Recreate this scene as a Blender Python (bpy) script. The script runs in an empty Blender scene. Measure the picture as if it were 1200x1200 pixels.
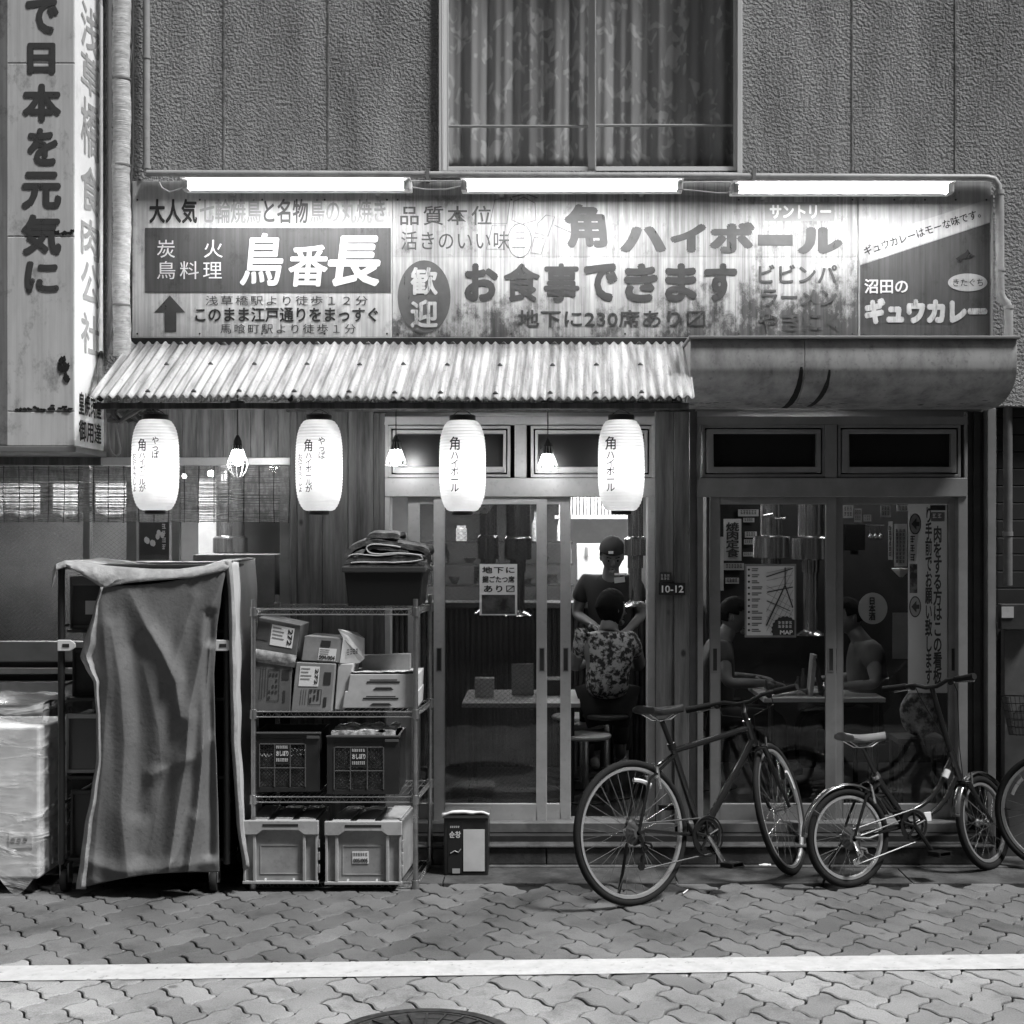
import bpy, bmesh, math, random
from mathutils import Vector, Matrix, Euler, noise as mnoise
R = random.Random(7)
SC = bpy.context.scene
COL = SC.collection
# ---------------------------------------------------------------- view geometry (metres; facade plane is Y = 0)
F, D, H, CX, CY = 1700.0, 7.84, 1.78, 640.0, 620.0
def S(Y): return F / (D + Y)
def P(px, py, Y): s = S(Y); return Vector(((px - CX) / s, Y, H - (py - CY) / s))
def X(px, Y): return (px - CX) / S(Y)
def Z(py, Y): return H - (py - CY) / S(Y)
def G(px, py, z=0.0):
    s = (py - CY) / (H - z); return Vector(((px - CX) / s, F / s - D, z))
# ---------------------------------------------------------------- camera
cd = bpy.data.cameras.new('camera'); cam = bpy.data.objects.new('camera', cd); COL.objects.link(cam)
cam.location = (0, -D, H); cam.rotation_euler = (math.pi / 2, 0, 0)
cd.sensor_fit = 'HORIZONTAL'; cd.sensor_width = 36.0; cd.lens = 36.0 * F / 1200.0
cd.shift_x = -(CX - 600) / 1200.0; cd.shift_y = (CY - 600) / 1200.0
cd.clip_start = 0.05; cd.clip_end = 500
SC.camera = cam
# ---------------------------------------------------------------- dusk light
SUN_EL, SUN_AZ = math.radians(69), math.radians(205)
w = bpy.data.worlds.new("World"); SC.world = w; w.use_nodes = True
wn = w.node_tree.nodes; wl = w.node_tree.links
sky = wn.new('ShaderNodeTexSky'); sky.sky_type = 'NISHITA'; sky.sun_disc = False
sky.sun_elevation = SUN_EL; sky.sun_rotation = SUN_AZ
bw = wn.new('ShaderNodeRGBToBW'); wl.new(sky.outputs[0], bw.inputs[0])
wl.new(bw.outputs[0], wn['Background'].inputs['Color']); wn['Background'].inputs['Strength'].default_value = 0.018
sl = bpy.data.lights.new('sun', 'SUN'); sl.energy = 3.0; sl.angle = math.radians(11)
so = bpy.data.objects.new('sun', sl); COL.objects.link(so)
_d = Vector((-0.55, 0.27, -1.0)).normalized(); so.rotation_euler = _d.to_track_quat('-Z', 'Y').to_euler()
so.location = (0, -6, 9)
SC.view_settings.view_transform = 'Standard'; SC.view_settings.look = 'None'
SC.view_settings.exposure = 0.95; SC.view_settings.gamma = 1.0; SC.view_settings.use_curve_mapping = False
SC.cycles.use_denoising = True
SC.cycles.max_bounces = 8; SC.cycles.transparent_max_bounces = 16
SC.cycles.sample_clamp_indirect = 6.0
SC.cycles.caustics_reflective = False; SC.cycles.caustics_refractive = False
# ---------------------------------------------------------------- materials (a black and white world)
_mats = {}
def g(v): return (v, v, v, 1.0)
def mat(name, c=.3, rough=.6, metal=0.0, var=0.0, vs=6.0, st=(1, 1, 1), bump=0.0, bs=60.0, bst=(1, 1, 1), c2=None, lo=.42, hi=.62, spec=.4, emit=0.0, speck=0.0, coat=0.0, transl=0.0):
    if name in _mats: return _mats[name]
    m = bpy.data.materials.new(name); m.use_nodes = True; _mats[name] = m
    N = m.node_tree.nodes; L = m.node_tree.links; b = N['Principled BSDF']
    b.inputs['Base Color'].default_value = g(c); b.inputs['Roughness'].default_value = rough
    b.inputs['Metallic'].default_value = metal; b.inputs['Specular IOR Level'].default_value = spec
    b.inputs['Coat Weight'].default_value = coat
    if emit: b.inputs['Emission Color'].default_value = g(1); b.inputs['Emission Strength'].default_value = emit
    tc = N.new('ShaderNodeTexCoord')
    if var > 0:
        mp = N.new('ShaderNodeMapping'); mp.inputs['Scale'].default_value = st; L.new(tc.outputs['Object'], mp.inputs['Vector'])
        nz = N.new('ShaderNodeTexNoise'); nz.inputs['Scale'].default_value = vs; nz.inputs['Detail'].default_value = 7; nz.inputs['Roughness'].default_value = .65
        L.new(mp.outputs[0], nz.inputs['Vector'])
        rp = N.new('ShaderNodeValToRGB'); rp.color_ramp.elements[0].position = lo; rp.color_ramp.elements[1].position = hi
        d = c2 if c2 is not None else c * (1 - var)
        rp.color_ramp.elements[0].color = g(d); rp.color_ramp.elements[1].color = g(c)
        L.new(nz.outputs['Fac'], rp.inputs[0]); src = rp.outputs[0]
        if speck > 0:
            n2 = N.new('ShaderNodeTexNoise'); n2.inputs['Scale'].default_value = 45; n2.inputs['Detail'].default_value = 4
            L.new(tc.outputs['Object'], n2.inputs['Vector'])
            r2 = N.new('ShaderNodeValToRGB'); r2.color_ramp.elements[0].position = .30; r2.color_ramp.elements[1].position = .42
            r2.color_ramp.elements[0].color = g(1 - speck); r2.color_ramp.elements[1].color = g(1); L.new(n2.outputs['Fac'], r2.inputs[0])
            mx = N.new('ShaderNodeMix'); mx.data_type = 'RGBA'; mx.blend_type = 'MULTIPLY'; mx.inputs['Factor'].default_value = 1
            L.new(src, mx.inputs[6]); L.new(r2.outputs[0], mx.inputs[7]); src = mx.outputs[2]
        L.new(src, b.inputs['Base Color'])
        mr = N.new('ShaderNodeMapRange'); mr.inputs['To Min'].default_value = min(1, rough + .15); mr.inputs['To Max'].default_value = max(.05, rough - .1)
        L.new(nz.outputs['Fac'], mr.inputs['Value']); L.new(mr.outputs[0], b.inputs['Roughness'])
    if bump > 0:
        mp2 = N.new('ShaderNodeMapping'); mp2.inputs['Scale'].default_value = bst; L.new(tc.outputs['Object'], mp2.inputs['Vector'])
        nb = N.new('ShaderNodeTexNoise'); nb.inputs['Scale'].default_value = bs; nb.inputs['Detail'].default_value = 4
        L.new(mp2.outputs[0], nb.inputs['Vector'])
        bp = N.new('ShaderNodeBump'); bp.inputs['Strength'].default_value = bump; bp.inputs['Distance'].default_value = .01
        L.new(nb.outputs['Fac'], bp.inputs['Height']); L.new(bp.outputs[0], b.inputs['Normal'])
    if transl > 0:
        tl = N.new('ShaderNodeBsdfTranslucent'); tl.inputs[0].default_value = g(c); ms = N.new('ShaderNodeMixShader'); ms.inputs[0].default_value = transl
        L.new(b.outputs[0], ms.inputs[1]); L.new(tl.outputs[0], ms.inputs[2]); L.new(ms.outputs[0], N['Material Output'].inputs['Surface'])
    return m
def ink(name, c, wear=.3, st=(30, 1, 3), rough=.6, vs=1.0):
    """paint that has worn through in streaks: what lies under it shows through the gaps"""
    if name in _mats: return _mats[name]
    m = mat(name, c, rough, var=.25, vs=14, lo=.3, hi=.7); N = m.node_tree.nodes; L = m.node_tree.links
    b = N['Principled BSDF']; out = N['Material Output']
    tr = N.new('ShaderNodeBsdfTransparent'); mx = N.new('ShaderNodeMixShader'); tc = N.new('ShaderNodeTexCoord')
    mp = N.new('ShaderNodeMapping'); mp.inputs['Scale'].default_value = st; L.new(tc.outputs['Object'], mp.inputs['Vector'])
    nz = N.new('ShaderNodeTexNoise'); nz.inputs['Scale'].default_value = vs; nz.inputs['Detail'].default_value = 8; nz.inputs['Roughness'].default_value = .7
    L.new(mp.outputs[0], nz.inputs['Vector'])
    rp = N.new('ShaderNodeValToRGB'); rp.color_ramp.elements[0].position = max(0, .32 + wear * .25 - .08); rp.color_ramp.elements[1].position = .32 + wear * .25 + .10
    L.new(nz.outputs['Fac'], rp.inputs[0]); L.new(rp.outputs[0], mx.inputs[0]); L.new(tr.outputs[0], mx.inputs[1]); L.new(b.outputs[0], mx.inputs[2])
    L.new(mx.outputs[0], out.inputs['Surface'])
    return m
def glass(name, tint=.9, rough=.02, wire=0.0):
    if name in _mats: return _mats[name]
    m = bpy.data.materials.new(name); m.use_nodes = True; _mats[name] = m
    N = m.node_tree.nodes; L = m.node_tree.links; N.remove(N['Principled BSDF']); out = N['Material Output']
    tr = N.new('ShaderNodeBsdfTransparent'); tr.inputs[0].default_value = g(tint)
    gl = N.new('ShaderNodeBsdfGlossy'); gl.inputs['Roughness'].default_value = rough
    fr = N.new('ShaderNodeFresnel'); fr.inputs['IOR'].default_value = 1.5
    gm = N.new('ShaderNodeNewGeometry'); iv = N.new('ShaderNodeMath'); iv.operation = 'SUBTRACT'; iv.inputs[0].default_value = 1.0; L.new(gm.outputs['Backfacing'], iv.inputs[1])
    fm = N.new('ShaderNodeMath'); fm.operation = 'MULTIPLY'; L.new(fr.outputs[0], fm.inputs[0]); L.new(iv.outputs[0], fm.inputs[1])
    mx = N.new('ShaderNodeMixShader'); L.new(fm.outputs[0], mx.inputs[0]); L.new(tr.outputs[0], mx.inputs[1]); L.new(gl.outputs[0], mx.inputs[2])
    last = mx
    if wire > 0:
        tc = N.new('ShaderNodeTexCoord'); vals = []
        for a in (1, -1):
            mp = N.new('ShaderNodeMapping'); mp.inputs['Rotation'].default_value = (0, a * math.radians(52), 0); L.new(tc.outputs['Object'], mp.inputs['Vector'])
            wv = N.new('ShaderNodeTexWave'); wv.bands_direction = 'X'; wv.inputs['Scale'].default_value = 16; L.new(mp.outputs[0], wv.inputs['Vector'])
            rp = N.new('ShaderNodeValToRGB'); rp.color_ramp.elements[0].position = .90; rp.color_ramp.elements[1].position = .97
            L.new(wv.outputs['Fac'], rp.inputs[0]); vals.append(rp)
        mm = N.new('ShaderNodeMath'); mm.operation = 'MAXIMUM'; L.new(vals[0].outputs[0], mm.inputs[0]); L.new(vals[1].outputs[0], mm.inputs[1])
        ml = N.new('ShaderNodeMath'); ml.operation = 'MULTIPLY'; ml.inputs[1].default_value = wire; L.new(mm.outputs[0], ml.inputs[0])
        df = N.new('ShaderNodeBsdfPrincipled'); df.inputs['Base Color'].default_value = g(.35); df.inputs['Roughness'].default_value = .4
        m2 = N.new('ShaderNodeMixShader'); L.new(ml.outputs[0], m2.inputs[0]); L.new(mx.outputs[0], m2.inputs[1]); L.new(df.outputs[0], m2.inputs[2]); last = m2
    L.new(last.outputs[0], out.inputs['Surface'])
    return m
def glow(name, strength, c=1.0):
    if name in _mats: return _mats[name]
    m = bpy.data.materials.new(name); m.use_nodes = True; _mats[name] = m
    b = m.node_tree.nodes['Principled BSDF']; b.inputs['Base Color'].default_value = g(.8)
    b.inputs['Emission Color'].default_value = g(c); b.inputs['Emission Strength'].default_value = strength
    return m
# ---------------------------------------------------------------- things and parts
def thing(name, label, cat, loc=(0, 0, 0), group=None, rz=0.0, kind=None):
    o = bpy.data.objects.new(name, None); COL.objects.link(o); o.location = loc; o.rotation_euler = (0, 0, rz); o.empty_display_size = .1
    if kind: o['kind'] = kind
    o['label'] = label; o['category'] = cat
    if group: o['group'] = group
    return o
def tag(o, label=None, cat=None, group=None, kind=None):
    if label: o['label'] = label
    if cat: o['category'] = cat
    if group: o['group'] = group
    if kind: o['kind'] = kind
    return o
def wmat(o):
    M = Matrix.LocRotScale(o.location, o.rotation_euler, o.scale)
    return wmat(o.parent) @ o.matrix_parent_inverse @ M if o.parent else M
def put(me, name, m, parent=None, local=False):
    o = bpy.data.objects.new(name, me); COL.objects.link(o)
    if m is not None:
        me.materials.clear()
        for k in (m if isinstance(m, (list, tuple)) else [m]): me.materials.append(k)
    if parent:
        o.parent = parent
        if not local: o.matrix_parent_inverse = wmat(parent).inverted()
    return o
def kids(o): return [c for c in bpy.data.objects if c.parent == o]
def copy_tree(o, parent=None):
    c = o.copy(); COL.objects.link(c)
    if parent: c.parent = parent
    for ch in kids(o): copy_tree(ch, c)
    return c
class MB:
    def __init__(s): s.v = []; s.f = []; s.mi = []; s.cur = 0
    def add(s, vs, fs):
        n = len(s.v); s.v += [tuple(v) for v in vs]; s.f += [tuple(i + n for i in f) for f in fs]; s.mi += [s.cur] * len(fs); return s
    def box(s, x0, x1, y0, y1, z0, z1):
        return s.add([(x0, y0, z0), (x1, y0, z0), (x1, y1, z0), (x0, y1, z0), (x0, y0, z1), (x1, y0, z1), (x1, y1, z1), (x0, y1, z1)],
                     [(0, 3, 2, 1), (4, 5, 6, 7), (0, 1, 5, 4), (1, 2, 6, 5), (2, 3, 7, 6), (3, 0, 4, 7)])
    def pbox(s, px0, py0, px1, py1, Y0, Y1):
        return s.box(X(px0, Y0), X(px1, Y0), Y0, Y1, Z(py1, Y0), Z(py0, Y0))
    def obox(s, c, half, M3):
        c = Vector(c); vs = []
        for sx, sy, sz in ((-1, -1, -1), (1, -1, -1), (1, 1, -1), (-1, 1, -1), (-1, -1, 1), (1, -1, 1), (1, 1, 1), (-1, 1, 1)):
            vs.append(c + M3 @ Vector((sx * half[0], sy * half[1], sz * half[2])))
        return s.add(vs, [(0, 3, 2, 1), (4, 5, 6, 7), (0, 1, 5, 4), (1, 2, 6, 5), (2, 3, 7, 6), (3, 0, 4, 7)])
    def prism(s, pts, Y0, Y1):
        """world (x,z) outline pushed from depth Y0 to Y1"""
        n = len(pts)
        vs = [(p[0], Y0, p[1]) for p in pts] + [(p[0], Y1, p[1]) for p in pts]
        return s.add(vs, [tuple(range(n)), tuple(range(2 * n - 1, n - 1, -1))] + [(i, i + n, (i + 1) % n + n, (i + 1) % n) for i in range(n)])
    def pprism(s, pp, Y0, Y1): return s.prism([(X(a, Y0), Z(b, Y0)) for a, b in pp], Y0, Y1)
    def xprism(s, yz, x0, x1):
        n = len(yz); vs = [(x0, a, b) for a, b in yz] + [(x1, a, b) for a, b in yz]
        return s.add(vs, [tuple(range(n)), tuple(range(2 * n - 1, n - 1, -1))] + [(i, i + n, (i + 1) % n + n, (i + 1) % n) for i in range(n)])
    def tube(s, pts, r, n=8, closed=False):
        pts = [Vector(p) for p in pts]; m = len(pts); rs = r if isinstance(r, (list, tuple)) else [r] * m
        vs = []; nrm = None
        for i, p in enumerate(pts):
            a = pts[(i - 1) % m] if (closed or i > 0) else p; b = pts[(i + 1) % m] if (closed or i < m - 1) else p
            t = (b - a).normalized()
            if nrm is None: nrm = t.orthogonal().normalized()
            nrm = (nrm - t * nrm.dot(t)); nrm = nrm.normalized() if nrm.length > 1e-6 else t.orthogonal().normalized()
            bn = t.cross(nrm)
            for k in range(n):
                q = 2 * math.pi * k / n; vs.append(p + (nrm * math.cos(q) + bn * math.sin(q)) * rs[i])
        fs = []
        for i in range(m if closed else m - 1):
            j = (i + 1) % m
            for k in range(n): fs.append((i * n + k, i * n + (k + 1) % n, j * n + (k + 1) % n, j * n + k))
        if not closed: fs += [tuple(range(n - 1, -1, -1)), tuple(range((m - 1) * n, m * n))]
        return s.add(vs, fs)
    def lathe(s, prof, c, n=20, axis='z', arc=None):
        c = Vector(c); vs = []; m = len(prof)
        for r, h in prof:
            for k in range(n):
                a = 2 * math.pi * k / n; u, v = r * math.cos(a), r * math.sin(a)
                vs.append(c + (Vector((u, v, h)) if axis == 'z' else Vector((u, h, v)) if axis == 'y' else Vector((h, u, v))))
        fs = [(i * n + k, i * n + (k + 1) % n, (i + 1) * n + (k + 1) % n, (i + 1) * n + k) for i in range(m - 1) for k in range(n)]
        shut = (Vector(prof[0]) - Vector(prof[-1])).length < 1e-6
        if prof[0][0] > 1e-6 and not shut: fs.append(tuple(range(n - 1, -1, -1)))
        if prof[-1][0] > 1e-6 and not shut: fs.append(tuple(range((m - 1) * n, m * n)))
        return s.add(vs, fs)
    def ball(s, c, r, n=14, m=9):
        r = r if isinstance(r, (tuple, list)) else (r, r, r); c = Vector(c); vs = []
        for i in range(m + 1):
            t = math.pi * i / m
            for k in range(n):
                a = 2 * math.pi * k / n; vs.append(c + Vector((r[0] * math.sin(t) * math.cos(a), r[1] * math.sin(t) * math.sin(a), r[2] * math.cos(t))))
        return s.add(vs, [(i * n + k, i * n + (k + 1) % n, (i + 1) * n + (k + 1) % n, (i + 1) * n + k) for i in range(m) for k in range(n)])
    def grid(s, fn, nu, nv):
        vs = [fn(i / nu, j / nv) for j in range(nv + 1) for i in range(nu + 1)]; w_ = nu + 1
        return s.add(vs, [(j * w_ + i, (j + 1) * w_ + i, (j + 1) * w_ + i + 1, j * w_ + i + 1) for j in range(nv) for i in range(nu)])
    def xf(s, M): s.v = [tuple(M @ Vector(v)) for v in s.v]; return s
    def mesh(s, name, smooth=False):
        me = bpy.data.meshes.new(name); me.from_pydata(s.v, [], s.f)
        if any(s.mi): me.polygons.foreach_set('material_index', s.mi)
        bm = bmesh.new(); bm.from_mesh(me); bmesh.ops.remove_doubles(bm, verts=bm.verts, dist=1e-6)
        bmesh.ops.recalc_face_normals(bm, faces=bm.faces); bm.to_mesh(me); bm.free()
        if smooth:
            me.polygons.foreach_set('use_smooth', [True] * len(me.polygons))
            try: me.set_sharp_from_angle(angle=math.radians(38))
            except Exception: pass
        return me
    def build(s, name, m, parent=None, bev=0.0, smooth=False, solid=0.0, local=False):
        o = put(s.mesh(name, smooth), name, m, parent, local)
        if solid:
            q = o.modifiers.new('thickness', 'SOLIDIFY'); q.thickness = solid; q.offset = 0
        if bev:
            q = o.modifiers.new('edge', 'BEVEL'); q.width = bev; q.segments = 2; q.limit_method = 'ANGLE'; q.angle_limit = math.radians(40)
        return o
# ---------------------------------------------------------------- lettering
def text_me(s, bold=0.0, italic=0.0, space=1.0, line=.95, align='CENTER'):
    c = bpy.data.curves.new('lettering', 'FONT'); c.body = s; c.size = 1; c.offset = bold; c.shear = italic; c.resolution_u = 3
    c.align_x = align; c.space_character = space; c.space_line = line; c.fill_mode = 'FRONT'
    o = bpy.data.objects.new('lettering', c); COL.objects.link(o)
    dg = bpy.context.evaluated_depsgraph_get(); me = bpy.data.meshes.new_from_object(o.evaluated_get(dg))
    bpy.data.objects.remove(o); bpy.data.curves.remove(c)
    return me
def text_fit(s, fn, m, parent, name='lettering', **k):
    """lettering laid into the unit square of the surface fn(u, v)"""
    bold = k.pop('bold', 0.0); me = text_me(s, bold=bold if bold <= .012 else 0.0, **k); vs = [v.co.copy() for v in me.vertices]
    layer = [0] * len(vs); thick = bold
    if thick > .012:                               # heavy strokes: the glyphs laid over each other a little apart
        n0 = len(vs); fs = [tuple(p.vertices) for p in me.polygons]; base = list(vs); vs = []; ff = []; layer = []
        for q in range(9):
            d = Vector((0, 0, 0)) if q == 8 else Vector((math.cos(q * math.pi / 4), math.sin(q * math.pi / 4), 0)) * thick
            ff += [tuple(i + q * n0 for i in f) for f in fs]; vs += [v + d for v in base]; layer += [q] * n0
        me = bpy.data.meshes.new('lettering'); me.from_pydata([tuple(v) for v in vs], [], ff)
    x0 = min(v.x for v in vs); x1 = max(v.x for v in vs); y0 = min(v.y for v in vs); y1 = max(v.y for v in vs)
    nrm = (fn(.51, .5) - fn(.5, .5)).cross(fn(.5, .51) - fn(.5, .5)).normalized() if not isinstance(fn(.5, .5), tuple) else Vector((0, 0, 0))
    for v in me.vertices:
        v.co = Vector(fn((v.co.x - x0) / max(1e-6, x1 - x0), (v.co.y - y0) / max(1e-6, y1 - y0))) + nrm * (.00012 * layer[v.index])
    me.name = name
    return put(me, name, m, parent)
def quadfn(a, b, c, d):
    """a lower left, b lower right, c upper right, d upper left"""
    a, b, c, d = map(Vector, (a, b, c, d))
    return lambda u, v: (a * (1 - u) + b * u) * (1 - v) + (d * (1 - u) + c * u) * v
def ptext(s, px0, py0, px1, py1, Y, m, parent, **k):
    return text_fit(s, quadfn(P(px0, py1, Y), P(px1, py1, Y), P(px1, py0, Y), P(px0, py0, Y)), m, parent, **k)
def vert(s): return '\n'.join(s)

def glyph_marks(px0, py0, px1, py1, Y, m, parent, rows=1, cols=4):
    """lettering too small to read in the photograph: little blocks of strokes, no words"""
    b = MB(); rr = random.Random(int(px0 * 7 + py0 * 13)); cw, ch = (px1 - px0) / cols, (py1 - py0) / rows
    for r in range(rows):
        for c in range(cols):
            x, y = px0 + c * cw, py0 + r * ch; w_, h_ = cw * .78, ch * .74
            for k in range(3):
                q = y + h_ * k / 2.6; e = rr.uniform(.6, 1); b.pbox(x, q, x + w_ * e, q + h_ * .16, Y, Y + .0004)
            q = x + w_ * rr.uniform(.2, .7); b.pbox(q, y, q + w_ * .16, y + h_, Y - .0002, Y - .0001)
    return b.build('lettering', m, parent)
# ================================================================= THE SETTING
m_joint = mat('joint_sand', .012, .95, var=.4, vs=30)
def paver_mat():
    m = mat('wave_paver', .2, .72, bump=.35, bs=220, spec=.3); N = m.node_tree.nodes; L = m.node_tree.links; b = N['Principled BSDF']
    at = N.new('ShaderNodeAttribute'); at.attribute_name = 'tone'; tc = N.new('ShaderNodeTexCoord')
    n1 = N.new('ShaderNodeTexNoise'); n1.inputs['Scale'].default_value = 1.3; n1.inputs['Detail'].default_value = 8; L.new(tc.outputs['Object'], n1.inputs['Vector'])
    r1 = N.new('ShaderNodeMapRange'); r1.inputs['From Min'].default_value = .3; r1.inputs['From Max'].default_value = .7; r1.inputs['To Min'].default_value = .55; r1.inputs['To Max'].default_value = 1.12
    L.new(n1.outputs['Fac'], r1.inputs['Value'])
    n2 = N.new('ShaderNodeTexNoise'); n2.inputs['Scale'].default_value = 160; n2.inputs['Detail'].default_value = 3; L.new(tc.outputs['Object'], n2.inputs['Vector'])
    r2 = N.new('ShaderNodeMapRange'); r2.inputs['From Min'].default_value = .3; r2.inputs['From Max'].default_value = .7; r2.inputs['To Min'].default_value = .8; r2.inputs['To Max'].default_value = 1.15
    L.new(n2.outputs['Fac'], r2.inputs['Value'])
    m1 = N.new('ShaderNodeMath'); m1.operation = 'MULTIPLY'; L.new(r1.outputs[0], m1.inputs[0]); L.new(r2.outputs[0], m1.inputs[1])
    m2 = N.new('ShaderNodeMath'); m2.operation = 'MULTIPLY'; L.new(m1.outputs[0], m2.inputs[0]); L.new(at.outputs['Fac'], m2.inputs[1])
    vo = N.new('ShaderNodeTexVoronoi'); vo.inputs['Scale'].default_value = 3.2; L.new(tc.outputs['Object'], vo.inputs['Vector'])
    r3 = N.new('ShaderNodeMapRange'); r3.inputs['From Min'].default_value = .045; r3.inputs['From Max'].default_value = .075; r3.inputs['To Min'].default_value = .5; r3.inputs['To Max'].default_value = 1.0; L.new(vo.outputs['Distance'], r3.inputs['Value'])
    n4 = N.new('ShaderNodeTexNoise'); n4.inputs['Scale'].default_value = 5; n4.inputs['Detail'].default_value = 9; n4.inputs['Roughness'].default_value = .75; L.new(tc.outputs['Object'], n4.inputs['Vector'])
    r4 = N.new('ShaderNodeMapRange'); r4.inputs['From Min'].default_value = .36; r4.inputs['From Max'].default_value = .5; r4.inputs['To Min'].default_value = .68; r4.inputs['To Max'].default_value = 1.0; L.new(n4.outputs['Fac'], r4.inputs['Value'])
    m3 = N.new('ShaderNodeMath'); m3.operation = 'MULTIPLY'; L.new(m2.outputs[0], m3.inputs[0]); L.new(r3.outputs[0], m3.inputs[1]); m4 = N.new('ShaderNodeMath'); m4.operation = 'MULTIPLY'; L.new(m3.outputs[0], m4.inputs[0]); L.new(r4.outputs[0], m4.inputs[1])
    L.new(m4.outputs[0], b.inputs['Base Color']); return m
def ground():
    b = MB().add([(-80, -80, -.016), (80, -80, -.016), (80, 80, -.016), (-80, 80, -.016)], [(0, 1, 2, 3)])
    tag(b.build('ground', m_joint), kind='structure')
    W = .1125; ST = 1.36; ang = math.radians(4.0); r2 = math.sqrt(.5)
    AMP = .085
    def world(u, v):
        x, y = (u - v) * r2 * W, (u + v) * r2 * W * ST
        return (x * math.cos(ang) - y * math.sin(ang), x * math.sin(ang) + y * math.cos(ang) - 2.0)
    K = 8
    def hedge(x0, x1, y):
        n = K * abs(x1 - x0); o = []
        for i in range(n):
            x = x0 + (x1 - x0) * i / n; o.append((x, y + AMP * math.sin(2 * math.pi * x)))
        return o
    def vedge(x, y0, y1):
        n = K * abs(y1 - y0); o = []
        for i in range(n):
            y = y0 + (y1 - y0) * i / n; o.append((x - AMP * math.sin(2 * math.pi * y), y))
        return o
    b = MB(); tones = []; rr = random.Random(3)
    rng = 46
    for i in range(-rng, rng):
        for j in range(-rng, rng):
            k = (i - j) % 4
            if k == 0: pts = hedge(i, i + 2, j) + vedge(i + 2, j, j + 1) + hedge(i + 2, i, j + 1) + vedge(i, j + 1, j)
            elif k == 3: pts = hedge(i, i + 1, j) + vedge(i + 1, j, j + 2) + hedge(i + 1, i, j + 2) + vedge(i, j + 2, j)
            else: continue
            wp = [world(*p) for p in pts]; cx = sum(p[0] for p in wp) / len(wp); cy = sum(p[1] for p in wp) / len(wp)
            if abs(cx) > 4.2 or cy > -.56 or cy < -5.2: continue
            q = .955 if rr.random() < .75 else .945
            dz = rr.gauss(0, .0012); tx, ty = rr.gauss(0, .008), rr.gauss(0, .008)
            top = [(cx + (p[0] - cx) * q, cy + (p[1] - cy) * q, dz + (p[0] - cx) * tx + (p[1] - cy) * ty) for p in wp]
            e = .94
            n = len(top); low = [(t[0], t[1], -.014) for t in top]
            inn = [(cx + (t[0] - cx) * e, cy + (t[1] - cy) * e, t[2]) for t in top]
            mid = [(t[0], t[1], t[2] - .004) for t in top]
            vs = inn + mid + low
            fs = [tuple(range(n))] + [(a, (a + 1) % n, (a + 1) % n + n, a + n) for a in range(n)] + [(a + n, (a + 1) % n + n, (a + 1) % n + 2 * n, a + 2 * n) for a in range(n)]
            b.add(vs, fs)
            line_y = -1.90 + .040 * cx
            base = .31 if cy < line_y else .16  # paler paving on the near side, with painted shade darkening the facade side
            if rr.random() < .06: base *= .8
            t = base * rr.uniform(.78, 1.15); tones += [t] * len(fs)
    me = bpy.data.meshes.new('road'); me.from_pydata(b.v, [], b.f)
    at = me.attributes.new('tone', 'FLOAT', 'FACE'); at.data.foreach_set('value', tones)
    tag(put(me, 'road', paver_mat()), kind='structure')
    # painted line, laid on the pavers and following their joints a little
    a = math.radians(2.25); b = MB()
    def ln(u, v):
        x = -4.2 + 8.4 * u; y = -1.955 + x * math.tan(a) + (v - .5) * .20 + (.003 * mnoise.noise((x * 9, v * 50, 0)))
        return (x, y, .0045)
    b.grid(ln, 200, 1)
    tag(b.build('road_line', ink('line_paint', .52, -.02, (22, 22, 22), .6)), kind='structure')
    # concrete gutter between pavers and step
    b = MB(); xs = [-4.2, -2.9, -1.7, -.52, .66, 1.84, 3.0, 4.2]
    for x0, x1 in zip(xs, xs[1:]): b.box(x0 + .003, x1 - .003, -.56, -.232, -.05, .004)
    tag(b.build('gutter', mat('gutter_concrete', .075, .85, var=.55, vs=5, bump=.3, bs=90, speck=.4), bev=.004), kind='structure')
    b = MB().box(-4.2, 4.2, -.232, .0, -.05, .012)
    tag(b.build('kerb', mat('kerb_stone', .12, .85, var=.5, vs=7, bump=.3, bs=80), bev=.005), kind='structure')
ground()
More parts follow.
